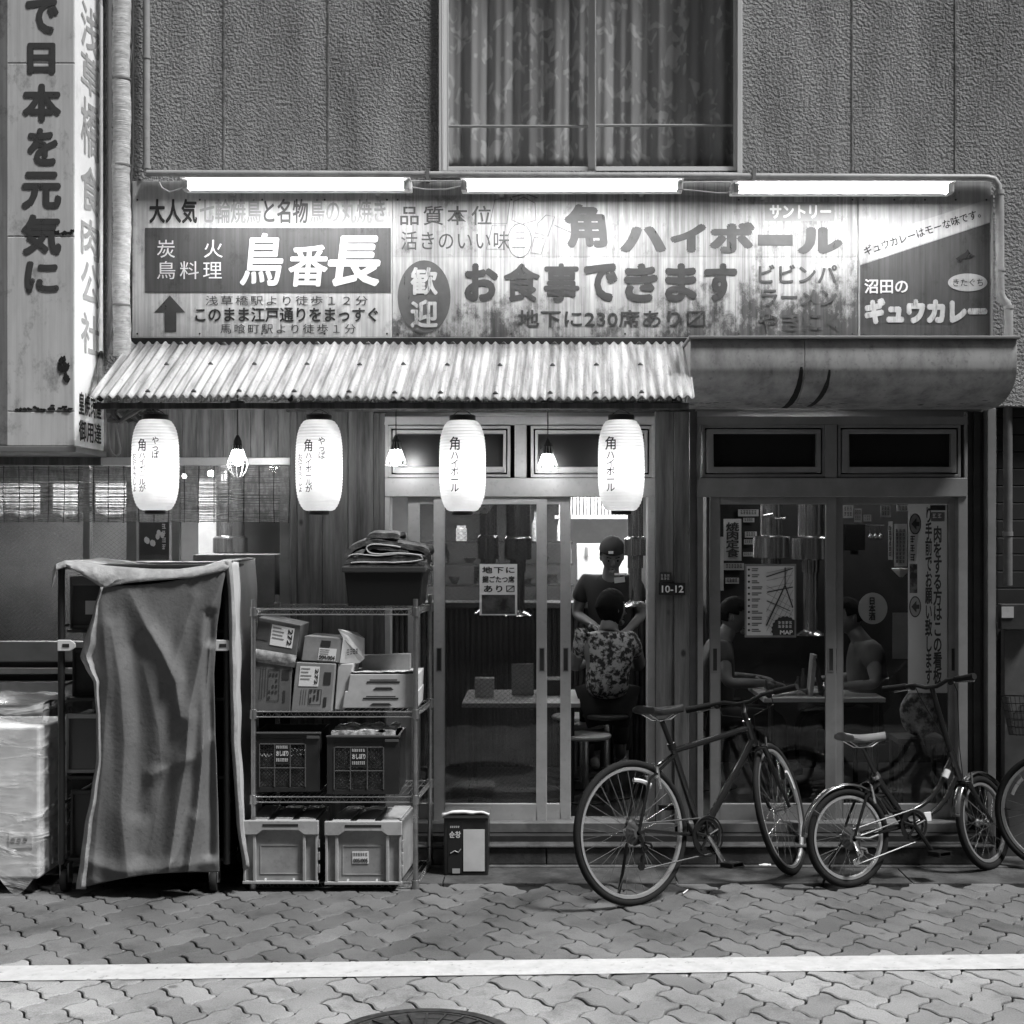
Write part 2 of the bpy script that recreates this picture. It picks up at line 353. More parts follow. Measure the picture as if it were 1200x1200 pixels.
# ================================================================= BUILDING
m_stucco = mat('stucco', .40, .9, var=.42, vs=1.6, st=(2.6, 1, .5), bump=1.0, bs=48, lo=.35, hi=.65, spec=.15)
for n_ in m_stucco.node_tree.nodes:
    if n_.type == 'BUMP': n_.inputs['Distance'].default_value = .055
    if n_.type == 'TEX_NOISE' and n_.inputs['Scale'].default_value == 48: n_.inputs['Scale'].default_value = 66; n_.inputs['Detail'].default_value = 3; n_.inputs['Roughness'].default_value = .5
m_alu = mat('aluminium', .50, .38, .25, var=.15, vs=5, st=(1, 1, 1), spec=.5, speck=.12)
m_alud = mat('aluminium_grey', .26, .40, .35, var=.18, vs=5)
m_wood = mat('plank_wood', .15, .7, var=.72, vs=2.2, st=(9, 9, .7), bump=.25, bs=30, bst=(6, 6, .4), lo=.34, hi=.66, spec=.3)
def knots(m):
    N = m.node_tree.nodes; L = m.node_tree.links; b = N['Principled BSDF']; src = b.inputs['Base Color'].links[0].from_socket; tc = N.new('ShaderNodeTexCoord')
    mp = N.new('ShaderNodeMapping'); mp.inputs['Scale'].default_value = (1.5, .1, 1); L.new(tc.outputs['Object'], mp.inputs['Vector']); vo = N.new('ShaderNodeTexVoronoi'); vo.inputs['Scale'].default_value = 4.2; L.new(mp.outputs[0], vo.inputs['Vector'])
    rp = N.new('ShaderNodeValToRGB'); e = rp.color_ramp.elements; e[0].position = .05; e[0].color = g(.18); e[1].position = .11; e[1].color = g(1); L.new(vo.outputs['Distance'], rp.inputs[0])
    mx = N.new('ShaderNodeMix'); mx.data_type = 'RGBA'; mx.blend_type = 'MULTIPLY'; mx.inputs['Factor'].default_value = 1; L.new(src, mx.inputs[6]); L.new(rp.outputs[0], mx.inputs[7]); L.new(mx.outputs[2], b.inputs['Base Color'])
knots(m_wood)
m_woodd = mat('dark_timber', .10, .7, var=.5, vs=3, st=(8, 8, .6))
m_dark = mat('dark_paint', .03, .6, var=.4, vs=8)
m_black = mat('black_board', .012, .75)
m_pane = glass('door_glass', .92, .015)
m_wire = glass('wired_glass', .86, .03, .16)
m_panel = mat('weathered_panel', .25, .7, var=.45, vs=2.0, st=(14, 1, 1.2), spec=.3)
bld = thing('restaurant_building', 'two storey stucco restaurant building with curtained window, wooden pillars and sliding glass doors', 'building', (0, 0, 0))
ZT = 6.6
x0, x1 = X(514, 0), X(869, 0); zs = Z(200, 0); ztop = Z(-190, 0); zb = Z(476, 0)
b = MB(); xl, xr = -6.0, 6.0
b.box(xl, x0, 0, .2, zs, ZT); b.box(x1, xr, 0, .2, zs, ZT); b.box(xl, xr, 0, .2, zb, zs); b.box(x0, x1, 0, .2, ztop, ZT)
b.build('wall', m_stucco, bld)
for px in (262, 384, 998, 1119): MB().box(X(px, 0), X(px, 0) + .007, -.004, 0, zs + .0, ZT).build('wall_joint', mat('joint_render', .34, .9, var=.6, vs=12), bld)
# upper window
wf = MB(); Yw = .045
def frame(mb, px0, py0, px1, py1, Y0, Y1, t=None, l=5, r=5, tp=5, bt=5):
    """four bars butted at the corners; thicknesses in photograph units"""
    mb.pbox(px0, py0, px0 + l, py1, Y0, Y1); mb.pbox(px1 - r, py0, px1, py1, Y0, Y1)
    if tp: mb.pbox(px0 + l, py0, px1 - r, py0 + tp, Y0, Y1)
    if bt: mb.pbox(px0 + l, py1 - bt, px1 - r, py1, Y0, Y1)
frame(wf, 514, -189, 870, 206, -.03, .12, l=4, r=5, tp=5, bt=4)
m_wfr = mat('window_frame_enamel', .62, .45)
win = wf.build('upper_window', m_wfr, bld, bev=.003)
b = MB(); frame(b, 519, -184, 698, 201, .03, .06, l=6, r=8, tp=6, bt=6); b.build('sash', m_wfr, win, bev=.003)
b = MB(); frame(b, 698, -184, 865, 201, .0, .028, l=0.5, r=5, tp=6, bt=6); b.build('sash', m_wfr, win, bev=.003)
b = MB(); b.tube([P(524, 148, .075), P(690, 148, .075)], .008); b.tube([P(697, 147, .075), P(862, 147, .075)], .008); b.build('guard_bar', m_alu, win, smooth=True)
b = MB().pbox(524, -180, 864, 196, .064, .066); b.build('pane', glass('window_glass', .97, .02), win)
def curtain(px0, px1, seed):
    rr = random.Random(seed); ph = [rr.uniform(0, 6.3) for _ in range(6)]
    n = 5.5 if seed == 1 else 5
    def fn(u, v):
        px = px0 + (px1 - px0) * u; py = -186 + 385 * v
        flare = (v - .5) * .06
        a = math.sin(2 * math.pi * n * u + ph[0] + flare * 6 * math.sin(5 * u)) + .45 * math.sin(2 * math.pi * n * 2.3 * u + ph[1] + 1.3 * v) + .3 * math.sin(2 * math.pi * n * .45 * u + ph[2])
        return P(px, py, .20 - .017 * a)
    return MB().grid(fn, 150, 24)
def curtain_mat():
    m = mat('leaf_curtain', .40, .85, var=.15, vs=4, st=(3, 3, .6), spec=.1); N = m.node_tree.nodes; L = m.node_tree.links; b = N['Principled BSDF']
    tc = N.new('ShaderNodeTexCoord'); mp = N.new('ShaderNodeMapping'); mp.inputs['Scale'].default_value = (1.6, .2, .95); mp.inputs['Rotation'].default_value = (0, .6, 0)
    L.new(tc.outputs['Object'], mp.inputs['Vector'])
    vo = N.new('ShaderNodeTexNoise'); vo.inputs['Scale'].default_value = 12; vo.inputs['Detail'].default_value = 1; vo.inputs['Distortion'].default_value = .8; L.new(mp.outputs[0], vo.inputs['Vector'])
    rp = N.new('ShaderNodeValToRGB'); e = rp.color_ramp.elements; e[0].position = .56; e[0].color = g(0); e[1].position = .64; e[1].color = g(1); L.new(vo.outputs['Fac'], rp.inputs[0])
    nz = N.new('ShaderNodeTexNoise'); nz.inputs['Scale'].default_value = 14; L.new(tc.outputs['Object'], nz.inputs['Vector'])
    ml = N.new('ShaderNodeMath'); ml.operation = 'MULTIPLY'; L.new(rp.outputs[0], ml.inputs[0]); L.new(nz.outputs['Fac'], ml.inputs[1])
    src = b.inputs['Base Color'].links[0].from_socket
    mx = N.new('ShaderNodeMix'); mx.data_type = 'RGBA'; L.new(ml.outputs[0], mx.inputs['Factor']); L.new(src, mx.inputs[6]); mx.inputs[7].default_value = g(.64)
    L.new(mx.outputs[2], b.inputs['Base Color']); return m
curtain(520, 697, 1).build('curtain', curtain_mat(), win, smooth=True, solid=.003)
curtain(694, 868, 2).build('curtain', curtain_mat(), win, smooth=True, solid=.003)
MB().box(x0 - .1, x1 + .1, .45, .5, zs - .1, ztop).build('room_backing', m_dark, win)
# left lower bay -------------------------------------------------
b = MB(); pxs = list(range(118, 340, 16))
for a_ in pxs: b.pbox(a_, 477, min(340, a_ + 15.6), 536, .03, .05)
b.build('fascia_panel', m_panel, bld, bev=.002)
b = MB().pbox(118, 536, 340, 545, .0, .05); b.build('head_rail', m_alu, bld, bev=.003)
b = MB().pbox(-60, 522, 118, 545, .02, .06); b.build('dark_beam', m_woodd, bld)
b = MB()
for a_, c_ in ((-62, -56), (97, 105), (148, 160), (201, 210), (328, 340)): b.pbox(a_, 546, c_, 752, .05, .10)
b.pbox(-62, 752, 340, 776, .04, .12); lw = b.build('side_window', m_alud, bld, bev=.003)
MB().pbox(-56, 546, 97, 752, .07, .074).build('pane', m_wire, lw)
MB().pbox(105, 546, 148, 752, .08, .084).build('pane', m_wire, lw)
MB().pbox(160, 546, 201, 752, .07, .074).build('pane', m_pane, lw)
MB().pbox(210, 546, 328, 752, .07, .074).build('pane', m_pane, lw)
b = MB().pbox(-300, 776, 340, 1012, .03, .2); b.build('lower_wall', mat('lower_wall_paint', .025, .7, var=.5, vs=4), bld)
b = MB().pbox(-300, 783, 340, 790, -.02, .03); b.pbox(-300, 799, 340, 820, -.05, .03); b.build('ledge', m_alud, bld, bev=.004)
b = MB().pbox(-300, 545, -62, 776, .03, .2); b.build('side_wall', m_dark, bld)
# wood pillars ---------------------------------------------------
for a_, c_, yy in ((340, 347.6, -.03), (348, 377.6, -.02), (378, 407.4, -.022), (408, 437.6, -.018)):
    MB().pbox(a_, 482, c_, 962, yy, .06).build('plank', m_wood, bld, bev=.003)
b = MB().pbox(438, 484, 444, 962, -.01, .06); b.pbox(444.3, 484, 451, 962, .0, .06); b.build('moulding', m_wood, bld, bev=.002)
MB().pbox(335, 474, 815, 482, -.03, .06).build('lintel_beam', m_woodd, bld, bev=.003)
for a_, c_, yy in ((768, 789.7, -.04), (790, 807.6, -.05)):
    MB().pbox(a_, 482, c_, 985, yy, .06).build('plank', m_wood, bld, bev=.004)
b = MB().pbox(808, 482, 817, 985, .03, .08); b.build('recess_strip', m_alud, bld)
b = MB().pbox(1134, 482, 1157, 985, .06, .12); b.pbox(1141, 482, 1150, 985, .04, .06); b.build('dark_post', mat('post_paint', .035, .5, var=.3), bld, bev=.003)
b = MB().pbox(1157.5, 478, 1167, 1005, -.02, .12); b.build('edge_post', m_alud, bld, bev=.003)
# neighbour's siding to the right
b = MB()
for k in range(28): b.pbox(1168, 470 + k * 20, 1420, 489 + k * 20, .10, .14)
b.pbox(1168, 470, 1420, 1030, .15, .3); b.build('siding', mat('dark_siding', .02, .55, var=.3), bld, bev=.003)
b = MB().pbox(1177, 738, 1300, 1012, .03, .099); b.build('utility_panel', mat('utility_paint', .09, .5, var=.25), bld, bev=.004)
# door bays ------------------------------------------------------
m_void = mat('transom_black', .012, .25, spec=.5)
def transom(px0, py0, px1, py1, gx0, gy0, gx1, gy1, m):
    b = MB(); frame(b, px0, py0, px1, py1, .005, .05, l=3.2, r=3.2, tp=3.2, bt=3.2)
    o = b.build('transom_window', m, bld, bev=.002)
    b = MB(); frame(b, px0 + 5, py0 + 5, px1 - 5, py1 - 5, -.004, .05, l=gx0 - px0 - 5, r=px1 - 5 - gx1, tp=gy0 - py0 - 5, bt=py1 - 5 - gy1); b.build('sash', m, o, bev=.003)
    b = MB().pbox(px0 + 3, py0 + 3, px1 - 3, py1 - 3, .045, .06); b.build('pane', m_void, o)
def bay(px0, px1, split, m):
    b = MB()
    b.pbox(px0, 488, px1, 497, .0, .10)                       # head
    b.pbox(px0, 560, px1, 582, -.012, .12)                    # lintel
    b.pbox(px0, 497, px0 + 4, 560, .0, .10); b.pbox(px1 - 4, 497, px1, 560, .0, .10); b.pbox(split - 7, 497, split + 7, 560, -.004, .10)
    MB().pbox(px0 + 4.5, 496, px1 - 4.5, 562, .104, .118).build('transom_backing', m_black, bld)
    return b.build('door_frame', m, bld, bev=.003)
f1 = bay(451, 768, 610, m_alu); f2 = bay(817, 1134, 974, m_alud)
transom(455, 499, 598, 559, 464, 508, 590, 547, m_alu); transom(622, 499, 764, 559, 630, 508, 755, 547, m_alu)
transom(823, 498, 967, 559, 836, 508, 957, 547, m_alud); transom(982, 498, 1126, 559, 995, 508, 1115, 547, m_alud)
for q_ in ((451, 582, 457, 964, .0, .12), (759, 582, 768, 964, -.005, .14)): MB().pbox(*q_).build('door_jamb', m_alu, bld, bev=.003)
for q_ in ((817, 582, 824, 964, .0, .12), (1123, 582, 1134, 964, .0, .12)): MB().pbox(*q_).build('door_jamb', m_alud, bld, bev=.003)
def door(px0, px1, lw_, rw, Y0, m, glm, py0=582, py1=963, bt=21, tp=9, hl=True, hr=True):
    b = MB(); frame(b, px0, py0, px1, py1, Y0, Y0 + .03, l=lw_, r=rw, tp=tp, bt=bt)
    o = b.build('sliding_door', m, bld, bev=.003)
    MB().pbox(px0 + lw_ - 1, py0 + tp - 1, px1 - rw + 1, py1 - bt + 1, Y0 + .012, Y0 + .017).build('pane', glm, o)
    for hx, on in ((px0 + lw_ * .5, hl), (px1 - rw * .5, hr)):
        if not on: continue
        b = MB(); frame(b, hx - 3.2, 759, hx + 3.2, 787, Y0 - .003, Y0 - .0002, l=.9, r=.9, tp=1, bt=1); q = b.build('handle', m_alud, o)
        MB().pbox(hx - 2.3, 760, hx + 2.3, 786, Y0 - .0012, Y0 - .0003).build('finger_cup', m_dark, q)
    return o
m_wirel = glass('left_door_glass', .78, .02, .10)
door(508, 641, 13, 12, .025, m_alu, m_wirel)
door(478, 669, 14, 12, .065, m_alu, m_wirel, hl=False)
door(832, 980, 12, 12, .03, m_alud, m_pane)
door(968, 1123, 20, 11, .07, m_alud, m_pane)
# sill and step --------------------------------------------------
b = MB().pbox(451, 964.5, 1134, 976, -.05, .14); b.build('sill', mat('sill_metal', .2, .5, .3, var=.4, vs=6), bld, bev=.004)
b = MB().box(X(118, -.1), X(1165, -.1), -.12, .2, .10, Z(976.5, -.05)); b.build('sill_base', m_dark, bld)
b = MB(); xs = [X(p_, -.2) for p_ in (340, 452, 545, 640, 742, 840, 935, 1030, 1165)]
for q0, q1 in zip(xs, xs[1:]): b.box(q0 + .002, q1 - .002, -.20, .02, .012, .100)
b.box(xs[0], xs[-1], -.212, .02, .1005, .116)
b.build('step', mat('step_stone', .085, .6, var=.6, vs=6, bump=.2, bs=70, speck=.35), bld, bev=.006)
# interior shell -------------------------------------------------
m_in = mat('interior_plaster', .16, .85, var=.2, vs=3); m_floor = mat('interior_floor', .025, .35, var=.3, vs=5)
MB().box(-6, 6, .2, 5.2, -.02, .10).build('interior_floor', m_floor, bld)
MB().box(-6, 6, .205, 5.2, 2.44, 2.6).build('interior_ceiling', mat('ceiling_board', .4, .9), bld)
MB().box(-6, 6, 5.2, 5.35, -.02, 2.6).build('interior_wall', m_in, bld)
MB().box(-6.1, -6, .2, 5.2, -.02, 2.6).build('interior_wall', m_in, bld)
MB().box(6, 6.1, .2, 5.2, -.02, 2.6).build('interior_wall', m_in, bld)
MB().box(X(345, .2) - .05, X(345, .2), .21, 2.0, .1, 2.44).build('partition_wall', m_in, bld)
MB().box(-6, 6, .2, 5.2, 2.6, 2.7).build('roof_slab', m_dark, bld)
# unseen block across the street, added so the glass mirrors something dark
opp = thing('unseen_opposite_building', 'unseen dark building added across the street to keep the glass dark', 'building', (0, -13, 0))
MB().box(-9, 9, -13.6, -13, 0, 7.5).build('wall', mat('far_render', .06, .9, var=.3), opp)
for k in range(6):
    for z_ in (1.0, 4.0):
        q = MB(); q.box(-8 + k * 2.8, -6.4 + k * 2.8, -13, -12.95, z_, z_ + 1.5); q.build('window', m_void, opp)
# ================================================================= SIGNS ON THE FACADE
def sign_mat(name, c, dirt=.5, streak=.35, rustz=None, rough=.55):
    """enamelled sheet: pale paint, vertical rain streaks, blotches of rust that thicken towards rustz"""
    m = mat(name, c, rough, spec=.35); N = m.node_tree.nodes; L = m.node_tree.links; b = N['Principled BSDF']; tc = N.new('ShaderNodeTexCoord')
    def noise(sc, st, det=8, ro=.65):
        mp = N.new('ShaderNodeMapping'); mp.inputs['Scale'].default_value = st; L.new(tc.outputs['Object'], mp.inputs['Vector'])
        n = N.new('ShaderNodeTexNoise'); n.inputs['Scale'].default_value = sc; n.inputs['Detail'].default_value = det; n.inputs['Roughness'].default_value = ro; L.new(mp.outputs[0], n.inputs['Vector']); return n.outputs['Fac']
    def ramp(src, p0, p1, a, z):
        r = N.new('ShaderNodeMapRange'); r.inputs['From Min'].default_value = p0; r.inputs['From Max'].default_value = p1; r.inputs['To Min'].default_value = a; r.inputs['To Max'].default_value = z; L.new(src, r.inputs['Value']); return r.outputs[0]
    def mul(a, z, op='MULTIPLY'):
        k = N.new('ShaderNodeMath'); k.operation = op; L.new(a, k.inputs[0])
        if isinstance(z, float): k.inputs[1].default_value = z
        else: L.new(z, k.inputs[1])
        return k.outputs[0]
    s1 = ramp(noise(1, (48, 1, 1.1)), .35, .62, 1 - streak, 1.0)
    s2 = ramp(noise(1, (9, 1, 2.2)), .3, .6, 1 - streak * .8, 1.05)
    val = mul(s1, s2)
    bl = noise(7, (1.3, 1, .8), 10, .75)
    if rustz:
        sep = N.new('ShaderNodeSeparateXYZ'); L.new(tc.outputs['Object'], sep.inputs[0])
        grd = ramp(sep.outputs['Z'], rustz[0], rustz[1], .16, -.06)
        bl = mul(bl, grd, 'SUBTRACT')
        if len(rustz) > 2:
            gx = ramp(sep.outputs['X'], rustz[2], rustz[3], -.05, .07); bl = mul(bl, gx, 'SUBTRACT')
    val = mul(val, ramp(bl, .33, .46, 1 - dirt, 1.0))
    val = mul(val, float(c))
    L.new(val, b.inputs['Base Color'])
    return m
YS = -.045
m_s1 = sign_mat('sign_enamel_left', .55, .42, .36)
m_s2 = sign_mat('sign_enamel_middle', .52, .78, .55, (2.83, 3.20, .2, 1.5))
m_s3 = sign_mat('sign_enamel_right', .40, .45, .3)
m_band = sign_mat('sign_band', .42, .6, .55)
m_navy = sign_mat('sign_dark_field', .075, .45, .35)
K1 = ink('ink_black', .02, -.6); K2 = ink('ink_pale', .26, -.3); K3 = ink('ink_mid', .075, -.06, (26, 1, 5)); K4 = ink('ink_worn', .07, .02)
K5 = ink('ink_grey', .05, -.12, (26, 1, 7)); WHT = ink('ink_white', .72, -.4); WW = ink('ink_white_worn', .55, .34, (26, 1, 5)); K6 = ink('ink_faint', .10, .05, (16, 1, 6))
def board(name, label, px0, px1, py0, py1, m):
    t = thing(name, label, 'sign', P((px0 + px1) / 2, py1, YS))
    MB().pbox(px0, py0, px1, py1, YS, -.004).build('panel', m, t, bev=.002)
    for k in range(5):
        for py_ in (py0 + 22, py1 - 4):
            c = P(px0 + 6 + (px1 - px0 - 12) * k / 4, py_, YS); MB().lathe([(0, -.0045), (.004, -.0035), (.0055, 0), (0, 0)], c, 10, 'y').build('screw', ink('rusty_screw', .04, -.5), t)
    return t
def flat(pp, Y, m, parent, name, th=.0012): return MB().pprism(pp, Y, Y + th).build(name, m, parent)
def ell(cx, cy, rx, ry, n=40): return [(cx + rx * math.cos(2 * math.pi * k / n), cy + ry * math.sin(2 * math.pi * k / n)) for k in range(n)]
e1, e2 = YS - .0022, YS - .0045
# left board
t = board('sign_board', 'pale sign with dark name panel and up arrow, left of three above the awning', 155, 459.5, 212, 395, m_s1)
for s_, a_, c_, m_, bo in (('大人気', 175, 231, K1, .03), ('七輪焼鳥', 234, 306, K2, .018), ('と名物', 309, 361, K3, .022), ('鳥の丸焼き', 363, 452, K2, .018)):
    ptext(s_, a_, 233, c_, 262, e1, m_, t, bold=bo)
flat([(170, 267), (458, 267), (458, 343), (170, 343)], e1, m_navy, t, 'name_panel')
ptext('炭', 184, 281, 205, 302, e2, WHT, t); ptext('火', 239, 281, 261, 302, e2, WHT, t); ptext('鳥料理', 184, 306, 260, 327, e2, WHT, t, space=1.3)
ptext('鳥', 281, 273, 332, 335, e2, WHT, t, bold=.020, italic=.12); ptext('番', 338, 287, 384, 336, e2, WHT, t, bold=.022, italic=.1); ptext('長', 384, 276, 446, 336, e2, WHT, t, bold=.030, italic=.12)
flat([(199, 346), (217, 366), (206.5, 366), (206.5, 389), (193, 389), (193, 366), (181, 366)], e1, ink('arrow_paint', .06, .0, (14, 1, 9)), t, 'arrow')
ptext('浅草橋駅より徒歩１２分', 241, 346.5, 431, 358, e1, K5, t, space=1.25)
ptext('このまま江戸通りをまっすぐ', 229, 360, 443, 377.5, e1, K1, t, bold=.022)
ptext('馬喰町駅より徒歩１分', 258, 379.5, 417, 391, e1, K5, t, space=1.25)
# middle board
t = board('sign_board', 'long streaked rusty sign with the largest lettering, middle of the three above the awning', 460, 1005, 212, 395, m_s2)
flat([(460.5, 229), (1004.5, 229), (1004.5, 301), (460.5, 301)], YS - .0012, m_band, t, 'upper_band', .001)
ptext('品質本位', 469, 241, 576, 264, e1, K4, t, bold=.01, space=1.25); ptext('活きのいい味', 470, 271, 597, 293, e1, K4, t, bold=.005, space=1.1)
b = MB()
def outline(pp, wd=.0022, closed=True):
    b.tube([P(x_, y_, e1 + .001) for x_, y_ in pp], wd, 5, closed)
outline([(580, 234), (598, 231), (594, 262), (574, 262)]); outline([(602, 236), (614, 231), (627, 238), (628, 258), (612, 263), (600, 258)]); outline([(630, 262), (640, 252), (650, 254), (642, 277), (628, 273)])
outline(ell(609, 282, 14, 20, 20)); outline([(626, 278), (640, 280), (634, 298), (622, 296)]); outline([(577, 264), (592, 264), (590, 292), (570, 292)])
outline([(604, 272), (614, 272)], .0022, False); outline([(604, 279), (614, 279)], .0022, False); outline([(600, 290), (616, 290)], .0022, False)
outline([(650, 264), (668, 272), (690, 280)], .0018, False); outline([(600, 231), (616, 227), (630, 232)], .003, False)
b.build('bottle_drawing', K6, t)
ptext('角', 661, 239, 712, 291, e1, K3, t, bold=.05, italic=-.1)
for s_, a_, c_, y0_, y1_ in (('ハ', 726, 781, 265, 296), ('イ', 785, 828, 262, 296), ('ボ', 831, 885, 260, 297), ('ー', 888, 929, 275, 288), ('ル', 934, 988, 266, 298)):
    if s_ == 'ー': flat([(888, 275), (929, 275), (929, 288), (888, 288)], e1, K3, t, 'lettering')
    else: ptext(s_, a_, y0_, c_, y1_, e1, K3, t, bold=.07)
flat([(896, 237), (978, 237), (978, 259), (896, 259)], e1, ink('tag_grey', .26, .0), t, 'name_tag'); ptext('サントリー', 902, 240, 974, 256, e2, WHT, t, bold=.04)
ptext('歓', 481, 313, 513, 346, e2, WW, t, bold=.03); ptext('迎', 481, 351, 513, 384, e2, WW, t, bold=.03)
flat(ell(497, 348, 31, 43), e1, ink('oval_paint', .10, -.05, (22, 1, 3)), t, 'welcome_oval')
for s_, a_, c_ in (('お', 544, 584), ('食', 590, 633), ('事', 637, 679), ('で', 684, 724), ('き', 731, 771), ('ま', 779, 817), ('す', 825, 864)):
    ptext(s_, a_, 308.5, c_, 354, e1, K5, t, bold=.034 if s_ in '食事' else .052)
ptext('地下に230席あり〼', 607, 363, 826, 384, e1, K5, t, bold=.02, space=1.05)
ptext('ビビンパ', 889, 310, 981, 332, e1, K4, t, bold=.025); ptext('ラーメン', 893, 339, 981, 359, e1, K4, t, bold=.025); ptext('やきにく', 888, 366, 984, 389, e1, K4, t, bold=.03)
# right board
t = board('sign_board', 'dark curry sign with slanted pale stripe, right of the three above the canopy', 1006, 1162, 212, 395, m_s3)
flat([(1008, 311), (1160, 261), (1160, 394), (1008, 394)], e1, m_navy, t, 'dark_field')
flat([(1008, 282), (1150, 236), (1160, 236), (1160, 260), (1008, 310)], e1, sign_mat('stripe_paint', .50, .3, .3), t, 'slanted_stripe')
sa = -math.atan2(52, 152)
text_fit('ギュウカレーはモーな味です。', quadfn(P(1014, 300, e2), P(1150, 254.5, e2), P(1147, 244, e2), P(1011, 289, e2)), K1, t, bold=.012)
ptext('沼田の', 1013, 327, 1064, 344, e2, WHT, t, bold=.02)
ptext('ギュウカレー', 1013, 349, 1157, 380, e2, WW, t, bold=.08)
flat(ell(1134, 331, 23, 10.5), e2, sign_mat('bubble_paint', .45, .3, .2), t, 'speech_bubble'); ptext('きたぐち', 1117, 326.5, 1152, 335.5, e2 - .002, K1, t)
flat([(1120, 303), (1126, 299), (1131, 296), (1134, 292), (1137, 297), (1143, 300), (1136, 303), (1130, 303), (1125, 308), (1123, 306)], e2, ink('stain_paint', .02, .0, (30, 30, 30)), t, 'rust_stain')
MB().pbox(1162.2, 228, 1164, 395, YS - .008, -.004).build('edge_trim', m_alu, t); MB().pbox(155, 395.2, 1164, 397, YS - .006, -.004).build('bottom_trim', m_alu, t)
# ---------------------------------------------------------------- tall projecting sign at the left
YF = -.485
t = thing('projecting_sign', 'tall pale box sign with large vertical lettering, standing out from the wall', 'sign', P(40, 523, YF))
xr_ = X(87, YF); zb_ = Z(523, YF)
m_box = sign_mat('box_sign_enamel', .60, .45, .16)
seams = [zb_, Z(482, YF), Z(277, YF), Z(74, YF), Z(-150, YF)]
b = MB()
for q0, q1 in zip(seams, seams[1:]): b.box(-4.2, xr_, YF, -.002, q0 + .0015, q1 - .0015)
b.build('panel', m_box, t, bev=.004)
MB().box(xr_ + .0005, xr_ + .0015, YF + .004, -.003, zb_ + .004, 4.6).build('side_panel', sign_mat('box_sign_lit_side', .85, .2, .06), t)  # side coloured paler than the front to stand in for lamp light
MB().box(-4.2, X(9, YF), YF - .004, YF - .0005, zb_ + .01, 4.6).build('shade_strip', sign_mat('box_sign_shade', .22, .5, .3), t)  # grey strip paints the shade at the sign's left edge
MB().box(-4.2, xr_ + .012, YF - .012, .02, zb_ - .03, zb_ - .001).build('base_rail', m_alud, t, bev=.004)
for s_, r_ in zip('で日本を元気に', ((30, -2, 69, 40), (32, 50, 65, 87), (26, 98, 72, 143), (32, 150, 68, 194), (25, 201, 72, 245), (25, 251, 72, 299), (29, 306, 69, 344))):
    ptext(s_, r_[0], r_[1], r_[2], r_[3], YF - .002, ink('box_sign_ink', .07, .06, (14, 1, 9)), t, bold=.045)
ym = YF / 2; xs_ = xr_ + .003
for s_, y0_, y1_ in (('浅', 8, 62), ('草', 66, 112), ('橋', 118, 185), ('食', 195, 250), ('肉', 257, 303), ('公', 308, 358), ('社', 368, 416)):
    za, zc = Z(y1_, ym), Z(y0_, ym); ya, yc = YF * .80, YF * .16
    text_fit(s_, quadfn((xs_, ya, za), (xs_, yc, za), (xs_, yc, zc), (xs_, ya, zc)), ink('side_sign_ink', .42, .05, (1, 9, 9)), t, bold=.02)
for s_, y0_, y1_ in (('皇焼肉屋', 462, 489), ('御用達', 494, 519)):
    za, zc = Z(y1_, ym), Z(y0_, ym)
    text_fit(s_, quadfn((xs_, YF * .87, za), (xs_, YF * .10, za), (xs_, YF * .10, zc), (xs_, YF * .87, zc)), K1, t, bold=.02)
b = MB()
for c_, r_ in (((64, 104 + 330), 1.0),):
    for k in range(9):
        q = (74 + R.uniform(-5, 9), 432 + R.uniform(-14, 12)); b.pprism([(q[0] + R.uniform(1.5, 5) * math.cos(a_ * .785), q[1] + R.uniform(2, 8) * math.sin(a_ * .785)) for a_ in range(8)], YF - .003 - .0003 * k, YF - .0005)
for k in range(22):
    q = (22 + k * 2.9 + R.uniform(-3, 3), 480.5 - abs(R.gauss(0, 2.2))); b.pprism([(q[0] + R.uniform(1, 4) * math.cos(a_ * .785), q[1] + R.uniform(.6, 2.4) * math.sin(a_ * .785)) for a_ in range(8)], YF - .002 - .0002 * k, YF - .0005)
for k in range(10):
    q = (62 + k * 2.4 + R.uniform(-2, 2), 274 - abs(R.gauss(0, 2.0))); b.pprism([(q[0] + R.uniform(1, 4) * math.cos(a_ * .785), q[1] + R.uniform(.6, 3) * math.sin(a_ * .785)) for a_ in range(8)], YF - .002 - .0002 * k, YF - .0005)
b.build('rust_stain', ink('rust_patch', .02, .1, (60, 60, 60)), t)
# ---------------------------------------------------------------- pipes and cables
m_wrap = mat('wrapped_duct', .55, .6, var=.3, vs=9, st=(2, 2, 6), bump=.5, bs=26, bst=(.6, .6, 9), speck=.25)
m_pvc = mat('grey_pvc', .36, .45, var=.25, vs=7, speck=.2)
t = thing('wrapped_pipe', 'thick pale tape wrapped pipe running down beside the tall box sign', 'pipe', P(142, 418, -.16))
n_ = 90; pts = [P(142.5 + .8 * math.sin(k * .31), -150 + (568) * k / n_, -.17) for k in range(n_ + 1)]
MB().tube(pts, [.046 + .0016 * math.sin(k * 2.1) + (.002 if k % 11 == 0 else 0) for k in range(n_ + 1)], 18).build('pipe', m_wrap, t, smooth=True)
for py_ in (93, 194, 358): MB().tube([P(142.5, py_ - 1, -.17), P(142.5, py_ + 1, -.17)], .0495, 18).build('strap', m_alud, t, smooth=True)
t = thing('cable', 'thin dark cables hanging down between wrapped pipe and stucco wall', 'cable', P(155, 250, -.05))
b = MB(); b.tube([P(156, -150, -.03), P(156, 180, -.03), P(154, 205, -.03), P(152, 300, -.05), P(131, 395, -.05), P(125, 420, -.03)], .007, 6); b.tube([P(151, 36, -.10), P(155, 55, -.08), P(152, 80, -.10), P(151, 120, -.1)], .004, 6)
